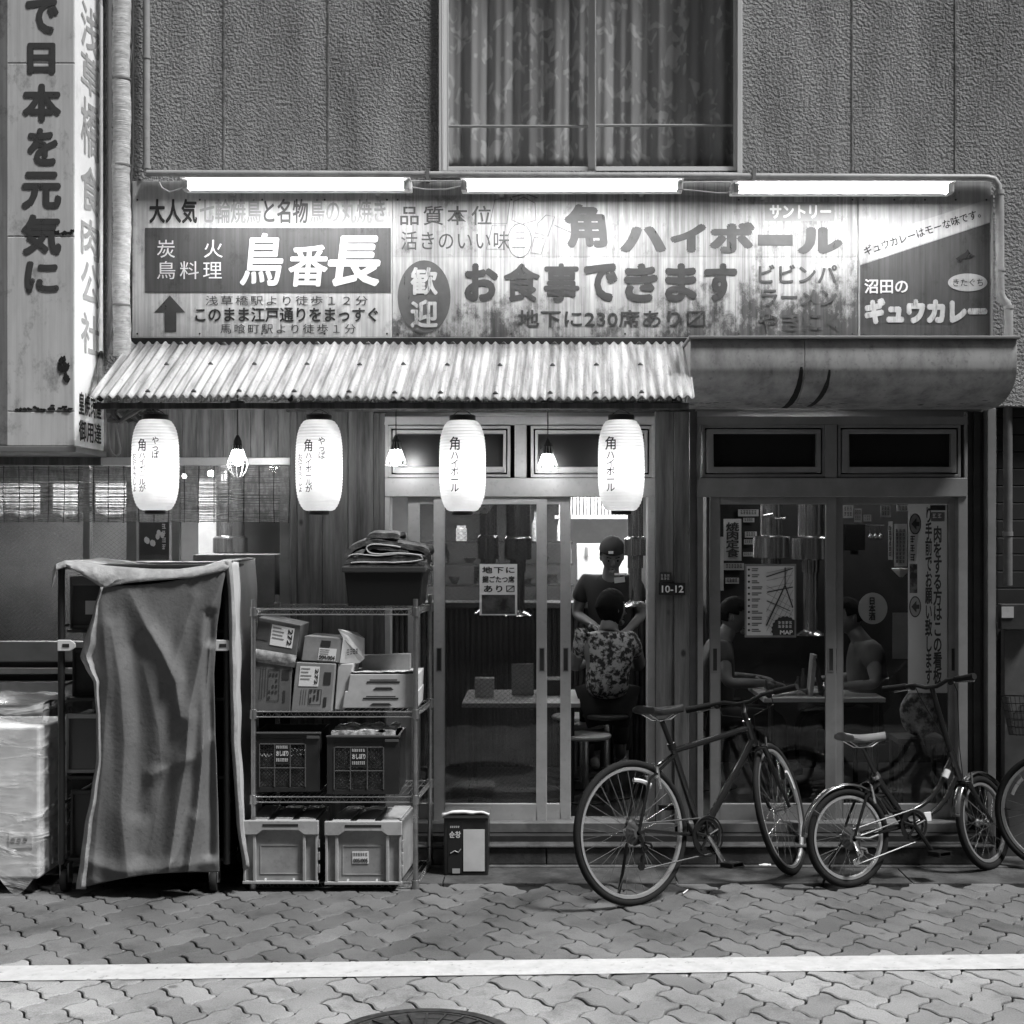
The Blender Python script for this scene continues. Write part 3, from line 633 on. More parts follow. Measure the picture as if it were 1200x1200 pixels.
b.tube([P(128, -150, -.02), P(128, 415, -.02)], .013, 8); b.build('cable_run', mat('cable_rubber', .12, .5), t, smooth=True)
t = thing('drain_pipe', 'slim grey vertical pipe on the stucco wall left of the curtained window', 'pipe', P(171, 200, -.05))
MB().tube([P(171.5, -150, -.05), P(171.5, 199, -.05)], .0195, 14).build('pipe', m_pvc, t, smooth=True)
for py_ in (67, 196): MB().tube([P(171.5, py_ - 2, -.05), P(171.5, py_ + 2, -.05)], .0235, 14).build('collar', m_pvc, t, smooth=True)
t = thing('conduit', 'long horizontal pipe above the lamps that bends down at the right of the signs', 'pipe', P(1170, 395, -.08))
YP = -.075
pts = [P(172, 203, YP), P(420, 204, YP), P(800, 206.5, YP), P(1155, 208, YP), P(1165, 210, YP), P(1170, 217, YP), P(1171, 226, YP)]
MB().tube(pts, .0175, 14).build('pipe', m_pvc, t, smooth=True)
pts = [P(1171, 224, YP), P(1172, 344, YP), P(1175, 351, YP), P(1180, 356, YP), P(1182, 362, YP), P(1182, 396, YP)]
MB().tube(pts, .0235, 14).build('down_pipe', m_pvc, t, smooth=True)
for a_, c_ in (((1171, 223, YP), (1171, 228, YP)), ((1172, 314, YP), (1172, 318, YP)), ((1182, 358, YP), (1182, 362, YP))): MB().tube([P(*a_), P(*c_)], .0275, 14).build('collar', m_pvc, t, smooth=True)
for px_ in (501, 884): MB().pbox(px_ - 2, 198, px_ + 2, 212, YP - .02, -.002).build('pipe_clip', m_alud, t)
t = thing('drain_pipe', 'dark vertical pipe on the siding right of the canopy', 'pipe', P(1182, 690, .05))
MB().tube([P(1181, 470, .05), P(1181, 686, .05)], .025, 14).build('pipe', mat('pipe_grey', .14, .5, var=.3), t, smooth=True)
MB().tube([P(1181, 623, .05), P(1181, 628, .05)], .029, 14).build('collar', m_alud, t, smooth=True)
t = thing('utility_box', 'small dark meter box with pale label at the right edge', 'utility box', P(1182, 740, .03))
MB().pbox(1173, 708, 1215, 738, -.03, .03).build('case', m_dark, t, bev=.004); MB().pbox(1174, 711, 1188, 724, -.036, -.031).build('plate', m_alu, t)
# ---------------------------------------------------------------- fluorescent lamps
m_tube = glow('lamp_tube', 52.0); m_white = mat('white_enamel', .8, .35)
YT = -.36
for lab, a_, c_, y_ in (('lit fluorescent tube lamp over the left sign with the arrow', 213, 481, 217), ('lit fluorescent tube lamp over the middle of the long sign', 540, 801, 218), ('lit fluorescent tube lamp over the right end of the signs', 858, 1118, 221)):
    t = thing('fluorescent_lamp', lab, 'lamp', P((a_ + c_) / 2, y_, -.1), 'fluorescent lamps above the signs')
    x0_, x1_ = X(a_, YT), X(c_, YT); z0_ = Z(y_, YT)
    MB().box(x0_, x1_, YT + .05, YT + .12, z0_ - .014, z0_ + .036).build('housing', m_white, t, bev=.004)
    MB().box(x0_, x1_, YT - .035, YT + .0495, z0_ + .028, z0_ + .034).build('reflector', m_white, t)
    for q in (x0_ + .02, x1_ - .02):
        b = MB().box(q - .016, q + .016, YT - .02, YT + .0495, z0_ - .024, z0_ + .024); b.build('tube_socket', mat('socket_plastic', .5, .4), t, bev=.004)
    b = MB().tube([(x0_ + .037, YT, z0_), (x1_ - .037, YT, z0_)], .0165, 14); b.build('tube', m_tube, t, smooth=True)
    for q in (x0_ + .2, x1_ - .2): MB().box(q - .012, q + .012, YT + .1205, -.004, z0_ + .012, z0_ + .03).build('arm', m_alud, t)
t = thing('lamp_cable', 'thin pale wires looping between the fluorescent lamps', 'cable', P(510, 215, -.1))
YX = YT + .08
for pts, r_ in (([(481, 212), (510, 212), (540, 212)], .0035), ([(481, 219), (500, 222), (522, 222), (540, 218)], .003), ([(801, 214), (858, 213)], .0035), ([(801, 222), (840, 226), (852, 226), (858, 220)], .003)):
    MB().tube([P(a_, c_, YX) for a_, c_ in pts], r_, 6).build('wire', mat('pale_wire', .5, .5), t, smooth=True)
MB().tube([P(186, 212, -.06), P(190, 220, -.15), P(199, 225, -.2), P(213, 220, YX)], .003, 6).build('wire', mat('pale_wire', .5, .5), t, smooth=True)
# ---------------------------------------------------------------- corrugated awning
YB, YA = -.055, -.70
t = thing('corrugated_awning', 'weathered corrugated sheet awning sloping over the lantern row', 'awning', P(480, 470, YA))
ax0, ax1 = X(103, YA), X(814, YA); bx0, bx1 = X(152, YB), X(806, YB); zA, zB = Z(466, YA), Z(402, YB); NW = 66
def awn(u, v):
    sag = .006 * math.sin(3.1 * u * 2.2) * (1 - v) + .004 * mnoise.noise((u * 9, v * 2, 3))
    x = (ax0 + (ax1 - ax0) * u) * (1 - v) + (bx0 + (bx1 - bx0) * u) * v
    return (x, YA + (YB - YA) * v + .006 * mnoise.noise((u * 14, 0, 7)) * (1 - v), zA + (zB - zA) * v + .0095 * math.sin(2 * math.pi * NW * u) + sag)
m_awn = mat('corrugated_sheet', .42, .5, .0, var=.72, vs=1.0, st=(24, 1.6, 1.6), lo=.36, hi=.64, speck=.3, spec=.4)
MB().grid(awn, NW * 8, 10).build('sheet', m_awn, t, smooth=True, solid=.002)
for px_ in (118, 340, 560, 790):
    b = MB(); b.tube([P(px_, 463, YA + .06) - Vector((0, 0, .02)), P(px_, 407, YB) - Vector((0, 0, .03))], .014, 6); b.build('rafter', m_woodd, t)
b = MB(); q = P(110, 472, YA + .05); r_ = P(808, 472, YA + .05); b.box(q.x, r_.x, YA + .04, YA + .07, zA - .052, zA - .022); b.build('batten', m_woodd, t, bev=.003)
t2 = MB().pbox(152, 396, 806, 403, -.06, -.005).build('flashing', m_black, t)
for v_ in (.06, .55, .95):
    for k in range(1, 12):
        u_ = round(k / 12 * NW) / NW + .25 / NW; q = Vector(awn(u_, v_)); MB().lathe([(0, .011), (.006, .009), (.009, .003), (.013, .0015), (.013, -.003), (0, -.003)], q + Vector((0, 0, .001)), 10).build('screw', ink('rusty_screw', .04, -.5), t)
# ---------------------------------------------------------------- rounded metal canopy
t = thing('metal_canopy', 'rounded sheet metal canopy with dark drips over the right doors', 'canopy', P(1000, 478, -.1))
prof = [(-.004, Z(398, -.46)), (-.46, Z(398, -.46)), (-.475, Z(406, -.475))]
zf = Z(430, -.475); zbm = Z(479, -.06)
for k in range(0, 13):
    a_ = math.pi / 2 * k / 12; prof.append((-.09 - .385 * math.cos(a_), zf - (zf - zbm) * math.sin(a_)))
prof.append((-.004, zbm))
cx0, cx1 = X(809, -.475), X(1192, -.475)
m_can = mat('canopy_metal', .42, .42, .15, var=.45, vs=3, st=(3, 3, 1.5), lo=.35, hi=.6, speck=.25)
xm = X(943, -.475)
MB().xprism(prof, cx0, xm - .001).build('sheet', m_can, t, smooth=True, bev=.002); MB().xprism(prof, xm + .001, cx1).build('sheet', m_can, t, smooth=True, bev=.002)
b = MB(); b.box(cx0 - .01, cx1 + .012, -.492, -.004, prof[0][1] + .0005, prof[0][1] + .016); b.build('top_flashing', m_alud, t, bev=.003)
def drip(px_, x_sh, wd, k0, k1):
    def fn(u, v):
        k = k0 + (k1 - k0) * v; a_ = math.pi / 2 * k / 12; hw = wd * (.35 + .65 * math.sin(min(1, v * 1.5) * math.pi * .55)) * (1 + .3 * mnoise.noise((v * 7, px_, 1)))
        return (X(px_, -.475) + x_sh * v * v + (u - .5) * 2 * hw, -.09 - .387 * math.cos(a_), zf - (zf - zbm + .002) * math.sin(a_))
    return MB().grid(fn, 3, 16)
drip(939, -.03, .017, .0, 11.5).build('drip_stain', m_black, t); drip(972, -.05, .014, .6, 10.5).build('drip_stain', ink('drip_ink', .02, .1, (40, 40, 9)), t)
b = MB()
for k in range(120):
    px_ = R.choice((R.uniform(812, 860), R.uniform(890, 1005), R.uniform(1085, 1180), R.uniform(812, 1180))); q = R.uniform(8.6, 11.4) - max(0, (px_ - 1130) / 25) * R.uniform(0, 1); a_ = math.pi / 2 * q / 12; rr_ = R.uniform(.003, .011); c_ = Vector((X(px_, -.4), -.09 - .386 * math.cos(a_), zf - (zf - zbm + .001) * math.sin(a_)))
    tv = Vector((0, math.sin(a_), -math.cos(a_) * .3)).normalized()
    b.add([c_ + Vector((rr_ * 1.6 * math.cos(j), 0, 0)) + tv * rr_ * .6 * math.sin(j) for j in (0, .9, 1.9, 2.9, 3.8, 4.7, 5.6)], [tuple(range(7))])
b.build('rust_stain', ink('rust_dots', .03, .0, (60, 60, 60)), t)
# ---------------------------------------------------------------- paper lanterns
def lantern_mat():
    m = bpy.data.materials.new('lantern_paper'); m.use_nodes = True; N = m.node_tree.nodes; L = m.node_tree.links; N.remove(N['Principled BSDF'])
    a = N.new('ShaderNodeBsdfDiffuse'); a.inputs[0].default_value = g(.85); t_ = N.new('ShaderNodeBsdfTranslucent'); mx = N.new('ShaderNodeMixShader'); mx.inputs[0].default_value = .6
    tc = N.new('ShaderNodeTexCoord'); nz = N.new('ShaderNodeTexNoise'); nz.inputs['Scale'].default_value = 9; nz.inputs['Detail'].default_value = 5; L.new(tc.outputs['Object'], nz.inputs['Vector'])
    r = N.new('ShaderNodeValToRGB'); r.color_ramp.elements[0].position = .3; r.color_ramp.elements[0].color = g(.62); r.color_ramp.elements[1].position = .7; r.color_ramp.elements[1].color = g(.9); L.new(nz.outputs['Fac'], r.inputs[0]); L.new(r.outputs[0], t_.inputs[0])
    L.new(a.outputs[0], mx.inputs[1]); L.new(t_.outputs[0], mx.inputs[2]); L.new(mx.outputs[0], N['Material Output'].inputs['Surface']); return m
m_lbulb = glow('lantern_bulb', 13.0)
m_lan = lantern_mat(); m_lid = mat('lantern_lacquer', .012, .35)
YL = -.60
def lantern(label, px_, top, lines):
    c = P(px_, top, YL); t = thing('paper_lantern', label, 'lantern', c - Vector((0, 0, .5)), 'paper lanterns under the awning')
    h = 106 / S(YL); rr_ = 27.5 / S(YL); z1 = c.z - 6 / S(YL); z0_ = z1 - h; NR = 30
    def rad(v):
        a_ = abs(2 * v - 1); return rr_ * (.56 + .44 * (1 - a_ ** 3.6) ** .62)
    prof_ = []
    for k in range(NR * 4 + 1):
        v = k / (NR * 4); prof_.append((rad(v) - .0024 * abs(math.cos(math.pi * v * NR)), v * h))
    MB().lathe(prof_, (c.x, c.y, z0_), 36).build('paper_shade', m_lan, t, smooth=True)
    MB().ball((c.x, c.y, z0_ + h * .46), (.034, .034, .05), 16, 10).build('bulb', m_lbulb, t, smooth=True)
    MB().lathe([(rr_ * .50, 0), (rr_ * .56, .004), (rr_ * .56, .026), (rr_ * .50, .030)], (c.x, c.y, z1 - .002), 28).build('top_ring', m_lid, t, smooth=True)
    MB().lathe([(rr_ * .40, 0), (rr_ * .44, .003), (rr_ * .44, .020), (rr_ * .40, .022)], (c.x, c.y, z0_ - .020), 28).build('bottom_ring', m_lid, t, smooth=True)
    b = MB(); b.tube([(c.x - rr_ * .5, c.y, z1 + .02), (c.x - rr_ * .2, c.y, z1 + .045), (c.x, c.y, z1 + .055), (c.x + rr_ * .2, c.y, z1 + .045), (c.x + rr_ * .5, c.y, z1 + .02)], .0022, 6); b.tube([(c.x, c.y, z1 + .055), (c.x, c.y, zA - .03)], .0025, 6); b.build('hanger', m_lid, t)
    for s_, u0, u1, v0, v1, m_ in lines:
        def fn(u, v, u0=u0, u1=u1, v0=v0, v1=v1):
            q = v0 + (v1 - v0) * v; rd = rad(q) + .0015; xx = (u0 + (u1 - u0) * u) * rr_; a_ = math.asin(max(-.98, min(.98, xx / rd)))
            return (c.x + rd * math.sin(a_), c.y - rd * math.cos(a_), z0_ + q * h)
        text_fit(vert(s_), fn, m_, t, bold=.012, line=.85)
KL = ink('lantern_ink', .02, -.35, (20, 20, 20)); KLf = ink('lantern_ink_thin', .03, -.1, (26, 26, 26))
tri = lambda d: [('やっぱ', .12 + d, .40 + d, .56, .80, KLf), ('角', -.50 + d, -.14 + d, .64, .78, KL), ('ハイボールが', -.44 + d, -.14 + d, .20, .625, KLf), ('お好きでしょ', -.80 + d, -.58 + d, .20, .62, KLf)]
duo = [('角', -.50, -.06, .66, .81, KL), ('ハイボール', -.44, -.10, .21, .64, KL)]
lantern('lit paper lantern beside the tall box sign, leftmost of four', 182, 486, tri(.0))
lantern('lit paper lantern in front of the wooden pillar planks', 374, 486.5, tri(.0))
lantern('lit paper lantern with one text column above the left sliding door', 542, 487, duo)
lantern('lit paper lantern hanging at the right end of the awning', 728, 486.5, [(a_, u0 - .22, u1 - .22, v0, v1, m_) for a_, u0, u1, v0, v1, m_ in duo])
# ---------------------------------------------------------------- caged work lamps
m_bulb = glow('lamp_bulb', 58.0)
YW = -.42
def work_lamp(label, px_, y_top, closed_cage):
    c = P(px_, y_top, YW); s_ = 1 / S(YW); t = thing('work_lamp', label, 'lamp', c, 'caged work lamps under the awning')
    k0 = P(px_, 474, YW)
    b = MB(); b.tube([k0 + Vector((0, 0, .06)), k0, c], .003, 6); b.build('cord', m_lid, t)
    b = MB(); b.box(c.x - .035, c.x + .035, YW - .02, YW + .02, Z(478, YW), Z(470, YW)); b.build('clamp', m_dark, t, bev=.006)
    MB().lathe([(.006, 0), (.012, -.01), (.020, -.03), (.022, -14 * s_), (.026, -17 * s_)], c, 16).build('socket', m_dark, t, smooth=True)
    MB().lathe([(.012, 0), (.018, -.012), (.030, -.045), (.030, -.058), (.022, -.078), (0, -.088)], c - Vector((0, 0, 16 * s_)), 16).build('bulb', m_bulb, t, smooth=True)
    b = MB(); n_ = 10
    for k in range(n_):
        a_ = 2 * math.pi * k / n_; d_ = Vector((math.cos(a_), math.sin(a_), 0))
        if closed_cage: path = [(.022, -12), (.036, -22), (.056, -33), (.044, -42), (.022, -49)]
        else: path = [(.020, -8), (.030, -18), (.050, -30), (.058, -35)]
        b.tube([c + d_ * r_ + Vector((0, 0, z_ * s_)) for r_, z_ in path], .0018, 5)
    for r_, z_ in (((.056, -33), (.022, -49), (.040, -23)) if closed_cage else ((.058, -35), (.038, -23))):
        b.tube([c + Vector((r_ * math.cos(2 * math.pi * k / 20), r_ * math.sin(2 * math.pi * k / 20), z_ * s_)) for k in range(20)], .0018, 5, True)
    b.build('wire_cage', mat('cage_wire', .45, .3, .8), t)
work_lamp('lit caged bulb hanging before the bamboo blind', 278.5, 510, True)
work_lamp('lit caged bulb hanging above the folded blankets', 464, 510, False)
work_lamp('lit caged bulb hanging between the two right lanterns', 642, 515, False)
# tangle of cables in the awning's left corner
t = thing('cable_bundle', 'tangled dark cables stuffed under the left corner of the awning', 'cable', P(165, 480, -.4)); b = MB()
for k in range(9):
    pts = [P(128 + q * 12 + R.uniform(-3, 3), 484 + 9 * math.sin(q * 1.3 + k) + R.uniform(-4, 4), -.45 + .03 * k) for q in range(6)]; b.tube(pts, R.uniform(.006, .016), 7)
b.build('cable_run', mat('cable_grey', .09, .6), t, smooth=True)
t = thing('cable_loop', 'grey cable loop hanging at the lower edge of the box sign', 'cable', P(137, 530, -.2))
b = MB().tube([P(124, 478, -.2), P(127, 505, -.2), P(128.5, 525, -.2), P(132, 532, -.2), P(136.5, 534.5, -.2), P(140.5, 531, -.2), P(141, 526, -.2), P(137, 505, -.2), P(134, 480, -.2)], .0055, 8); b.build('cable_run', m_alud, t, smooth=True)
# ---------------------------------------------------------------- bamboo blind
t = thing('bamboo_blind', 'rolled down bamboo slat blind over the left side window', 'blind', P(170, 612, -.03))
b = MB(); ys = 547.0
while ys < 612:
    n_ = 26; hh = R.uniform(.45, .85) / S(-.03); wob = R.uniform(0, 9)
    b.tube([P(-70 + 410 * k / n_, ys + .55 * mnoise.noise((k * .6, ys * 3, wob)), -.03) for k in range(n_ + 1)], hh * .85, 5); ys += R.choice((1.35, 1.5, 1.7, 1.9, 2.4))
b.build('slats', mat('bamboo', .34, .6, var=.5, vs=20, st=(2, 1, 1)), t)
b = MB()
for k in range(24): px_ = -66 + k * 17.6; b.tube([P(px_, 546, -.036), P(px_ + R.uniform(-1, 1), 580, -.036), P(px_ + R.uniform(-1, 1), 613, -.036)], .0024, 5)
b.build('cord', m_lid, t)
# ---------------------------------------------------------------- house number
t = thing('house_number', 'small dark plates with the number 10-12 on the wooden pillar', 'sign', P(786, 697, -.05))
MB().pbox(772, 683, 803, 697, -.058, -.051).build('number_plate', m_black, t, bev=.002); ptext('10-12', 775.5, 686, 801, 694.5, -.060, mat('plate_white', .75, .5), t, bold=.02)
MB().pbox(773, 671, 787, 682, -.056, -.051).build('name_plate', m_dark, t, bev=.002); glyph_marks(774.5, 673, 785.5, 680.5, -.058, mat('plate_grey', .45, .5), t, 2, 3)
# ================================================================= ROLL CAGE UNDER THE TARP
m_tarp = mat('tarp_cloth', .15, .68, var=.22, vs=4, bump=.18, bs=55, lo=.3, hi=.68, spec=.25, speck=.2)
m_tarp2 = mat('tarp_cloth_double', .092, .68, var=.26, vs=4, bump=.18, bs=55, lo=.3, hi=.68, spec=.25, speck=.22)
m_tarpl = mat('tarp_edge', .36, .5, var=.3, vs=9, bump=.5, bs=30)
m_cage = mat('cage_paint', .022, .4, .2, spec=.5)
YR0, YR1 = -.74, -.20
cage = thing('roll_cage', 'black wheeled rack with crates inside, half hidden by the draped tarp', 'rack', P(170, 1044, YR0))
b = MB(); xL, xR = X(72, YR0), X(266, YR0); zt, zbt = Z(664, YR0), Z(1012, YR0)
for x_ in (xL, xR):
    for y_ in (YR0, YR1): b.tube([(x_, y_, zbt), (x_, y_, zt)], .017, 10)
for y_ in (YR0, YR1): b.tube([(xL, y_, zt), (xR, y_, zt)], .014, 8)
for x_ in (xL, xR):
    for k in range(6): z_ = zt + (zbt - zt) * k / 5; b.tube([(x_, YR0, z_), (x_, YR1, z_)], .008, 6)
cage_frame = b.build('frame', m_cage, cage, smooth=True)
for py_ in (738, 818, 910, 1006):
    MB().box(xL + .02, xR - .02, YR0 + .02, YR1, Z(py_ + 4, YR0), Z(py_, YR0)).build('shelf', m_cage, cage, bev=.003)
MB().box(xL, xR, YR1, YR1 + .01, zbt, zt).build('back_panel', m_black, cage)
for px_ in (75, 250):
    for y_ in (YR0 + .03, YR1 - .05):
        c = Vector((X(px_, YR0), y_, .055)); q = MB().lathe([(.02, -.016), (.052, -.016), (.055, -.01), (.055, .01), (.052, .016), (.02, .016)], c, 18, 'x').build('caster', m_black, cage, smooth=True)
        b = MB(); b.box(c.x - .022, c.x - .018, c.y - .03, c.y + .03, .05, zbt); b.box(c.x + .018, c.x + .022, c.y - .03, c.y + .03, .05, zbt); b.lathe([(.012, -.026), (.012, .026)], c, 10, 'x'); b.build('fork', m_alud, q)
for px_ in (78, 262):
    b = MB(); b.pprism([(px_ - 11, 750), (px_ + 4, 750), (px_ + 10, 754), (px_ + 10, 759), (px_ + 4, 763), (px_ - 11, 763)], YR0 - .035, YR0 - .022); q = b.build('latch', mat('latch_plastic', .62, .4), cage, bev=.003)
    MB().pbox(px_ - 5, 754.5, px_ + 3, 758.5, YR0 - .037, YR0 - .0352).build('slot', m_dark, q)
def bin_box(name, label, cat, px0, py0, px1, py1, Y0, dep, m, rim=3, inner=None, lab=None):
    t = thing(name, label, cat, P((px0 + px1) / 2, py1, Y0)); MB().pbox(px0, py0 + rim, px1, py1, Y0, Y0 + dep).build('body', m, t, bev=.006)
    b = MB(); frame(b, px0 - 1.5, py0, px1 + 1.5, py1 + 1, Y0 - .012, Y0 - .0005, l=3, r=3, tp=rim + 1, bt=3); b.build('rim', inner or m, t, bev=.003)
    if lab: MB().pbox(*lab, Y0 - .004, Y0 - .0006).build('paper_label', mat('paper', .62, .7), t)
    return t
m_bin = mat('grey_plastic', .07, .45, var=.2); m_binl = mat('pale_plastic', .42, .4, var=.15, vs=5)
bin_box('storage_bin', 'grey plastic bin with a pale label on the top shelf of the tarp rack', 'bin', 83, 676, 140, 735, YR0 + .06, .35, m_bin, 9, mat('bin_grey_rim', .16, .4), (100, 704, 113, 720))
bin_box('storage_bin', 'dark rounded bin on the second shelf behind the tarp edge', 'bin', 86, 760, 140, 815, YR0 + .08, .35, m_dark, 4)
bin_box('storage_bin', 'translucent bin with bright rims behind the tarp edge', 'bin', 78, 837, 140, 904, YR0 + .05, .35, mat('clear_plastic', .085, .2, spec=.6), 4, m_binl)
bin_box('storage_bin', 'dim grey bin on the bottom shelf behind the tarp edge', 'bin', 84, 926, 140, 1003, YR0 + .09, .35, mat('dim_plastic', .055, .4), 4)
# the cloth
tarp = thing('tarp', 'draped grey tarp hanging in folds over the black roll cage', 'tarp', P(175, 1040, YR0 - .06))
def lerp_pl(pl, y):
    if y <= pl[0][1]: return pl[0][0]
    for (x0_, y0_), (x1_, y1_) in zip(pl, pl[1:]):
        if y <= y1_: t_ = (y - y0_) / (y1_ - y0_); t_ = t_ * t_ * (3 - 2 * t_) * .5 + t_ * .5; return x0_ + (x1_ - x0_) * t_
    return pl[-1][0]
LE = [(118, 686), (110, 715), (99, 752), (94, 770), (100, 782), (110, 800), (113, 840), (113, 890), (107, 930), (99, 970), (94, 1010), (89, 1042)]
RE = [(265, 664), (259, 700), (254, 740), (251, 790), (252, 850), (254, 900), (256, 960), (257, 1022)]
folds = [([(150, 690), (172, 735), (190, 765), (206, 800), (212, 840)], .030, 11), ([(262, 676), (246, 715), (236, 765), (222, 830), (218, 890), (208, 950), (196, 1030)], .034, 10), ([(130, 735), (141, 800), (146, 870), (142, 950), (150, 1030)], .020, 12),
         ([(178, 908), (200, 898), (228, 888), (246, 868)], .015, 10), ([(246, 760), (240, 830), (236, 900), (230, 960), (219, 1030)], .036, 7), ([(180, 1030), (204, 1008), (226, 960)], .02, 9), ([(118, 690), (126, 800), (120, 900), (108, 1030)], .014, 9), ([(168, 780), (185, 850), (190, 910), (176, 1000)], .012, 14), ([(228, 700), (214, 745), (200, 790)], .016, 10), ([(104, 1010), (140, 1022), (190, 1018), (250, 1010)], .014, 10)]
pits = [([(246, 720), (243, 800), (246, 900), (246, 1000)], .025, 6), ([(196, 900), (188, 940), (172, 1000)], .018, 12), ([(160, 760), (165, 850), (164, 950)], .014, 12)]
def dseg(p, pl):
    best = 1e9
    for (ax, ay), (bx, by) in zip(pl, pl[1:]):
        vx, vy = bx - ax, by - ay; t_ = max(0, min(1, ((p[0] - ax) * vx + (p[1] - ay) * vy) / (vx * vx + vy * vy))); best = min(best, math.hypot(p[0] - ax - vx * t_, p[1] - ay - vy * t_))
    return best
def cloth(u, v):
    py = 664 + v * 378; yl = 686 + v * 356; yr = 664 + v * 358
    ya = yl * (1 - u) + yr * u; xl_, xr2 = lerp_pl(LE, yl), lerp_pl(RE, yr); px_ = xl_ + (xr2 - xl_) * u
    ya += 6 * math.sin(math.pi * u) * (1 - v) ** 2 * 1.2 - 7 * math.sin(math.pi * u) * v ** 6
    d_ = 0
    for pl, am, wd in folds: q_ = dseg((px_, ya), pl) / wd; d_ += am * (.7 * math.exp(-q_ * q_) + .5 * math.exp(-abs(q_) * 1.4))
    for pl, am, wd in pits: d_ -= am * 1.3 * math.exp(-(dseg((px_, ya), pl) / wd) ** 2)
    d_ += .008 * mnoise.noise((px_ * .03, ya * .012, 1)) + .003 * mnoise.noise((px_ * .09, ya * .02, 5))
    belly = .03 * math.sin(math.pi * u) * v + .03 * v
    Y = YR0 - .045 - belly - d_ * min(1, v * 5 + .15)
    return P(px_, ya, Y)
NU, NV = 150, 200
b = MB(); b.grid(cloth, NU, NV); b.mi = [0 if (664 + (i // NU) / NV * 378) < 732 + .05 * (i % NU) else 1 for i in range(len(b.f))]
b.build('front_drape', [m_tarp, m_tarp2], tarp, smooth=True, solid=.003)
def left_flap(u, v):
    py = 688 + 354 * v; px_ = lerp_pl(LE, py); wid = 3.0 + 11 * math.exp(-((py - 760) / 34) ** 2) + 9 * v ** 2
    return P(px_ + u * wid, py, YR0 - .055 - .035 * math.sin(math.pi * u) - .03 * v - .01 * mnoise.noise((py * .05, u, 2)))
MB().grid(left_flap, 6, 70).build('rolled_edge', m_tarpl, tarp, smooth=True, solid=.002)
UP = [(62, 668), (66, 661), (76, 657), (100, 659), (125, 663), (150, 665), (180, 667), (210, 667), (240, 663), (262, 656), (272, 657)]
LO = [(61, 690), (66, 668), (78, 664), (92, 671), (108, 681), (120, 689), (150, 683), (185, 680), (225, 677), (250, 672), (266, 668)]
def band(u, v):
    k = u * 10; i = min(9, int(k)); f_ = k - i
    a_ = [UP[i][j] * (1 - f_) + UP[i + 1][j] * f_ for j in (0, 1)]; c_ = [LO[i][j] * (1 - f_) + LO[i + 1][j] * f_ for j in (0, 1)]
    return P(a_[0] * (1 - v) + c_[0] * v, a_[1] * (1 - v) + c_[1] * v, YR0 - .015 - .045 * math.sin(v * math.pi * .6) - .008 * mnoise.noise((u * 30, v * 3, 4)))
MB().grid(band, 60, 8).build('top_hem', m_tarpl, tarp, smooth=True, solid=.003)
def top(u, v):
    k = u * 10; i = min(9, int(k)); f_ = k - i; a_ = [UP[i][j] * (1 - f_) + UP[i + 1][j] * f_ for j in (0, 1)]
    p = P(a_[0], a_[1], YR0 - .015); return Vector((p.x, p.y + (YR1 - YR0 + .04) * v, p.z - .001 * math.sin(math.pi * v) + .004 * mnoise.noise((u * 9, v * 4, 8)) * min(1, v * 4)))
MB().grid(top, 40, 10).build('top_sheet', m_tarpl, tarp, smooth=True, solid=.003)
def side(u, v):
    fr = [(267, 657), (270, 700), (271, 760), (274, 860), (280, 960), (286, 1018)]
    py = 657 + 361 * v; px_ = lerp_pl([(a_, c_) for a_, c_ in fr], py); p = P(px_, py, YR0 - .03); y_ = p.y + (YR1 - YR0) * u
    flare = .02 * math.sin(u * 8 + v * 2) + .008 * mnoise.noise((u * 6, v * 9, 3))
    return Vector((p.x + .004 + flare * min(1, u * 5), y_, p.z - .015 * math.sin(math.pi * u) * (1 - v)))
MB().grid(side, 22, 60).build('side_sheet', mat('tarp_lit_side', .5, .5, var=.2, vs=4, st=(2, 2, .5)), tarp, smooth=True, solid=.003)  # side cloth coloured paler, light falling on it is in the colour
def hem(u, v):
    fr = [(264, 660), (268, 700), (269, 760), (271, 860), (277, 960), (285, 1018)]; py = 658 + 360 * v; px_ = lerp_pl(fr, py)
    return P(px_ + u * (7 + 2 * math.sin(v * 40) * .3), py, YR0 - .04 - .012 * math.sin(u * 3.1))
MB().grid(hem, 4, 60).build('side_hem', m_tarpl, tarp, smooth=True, solid=.003)
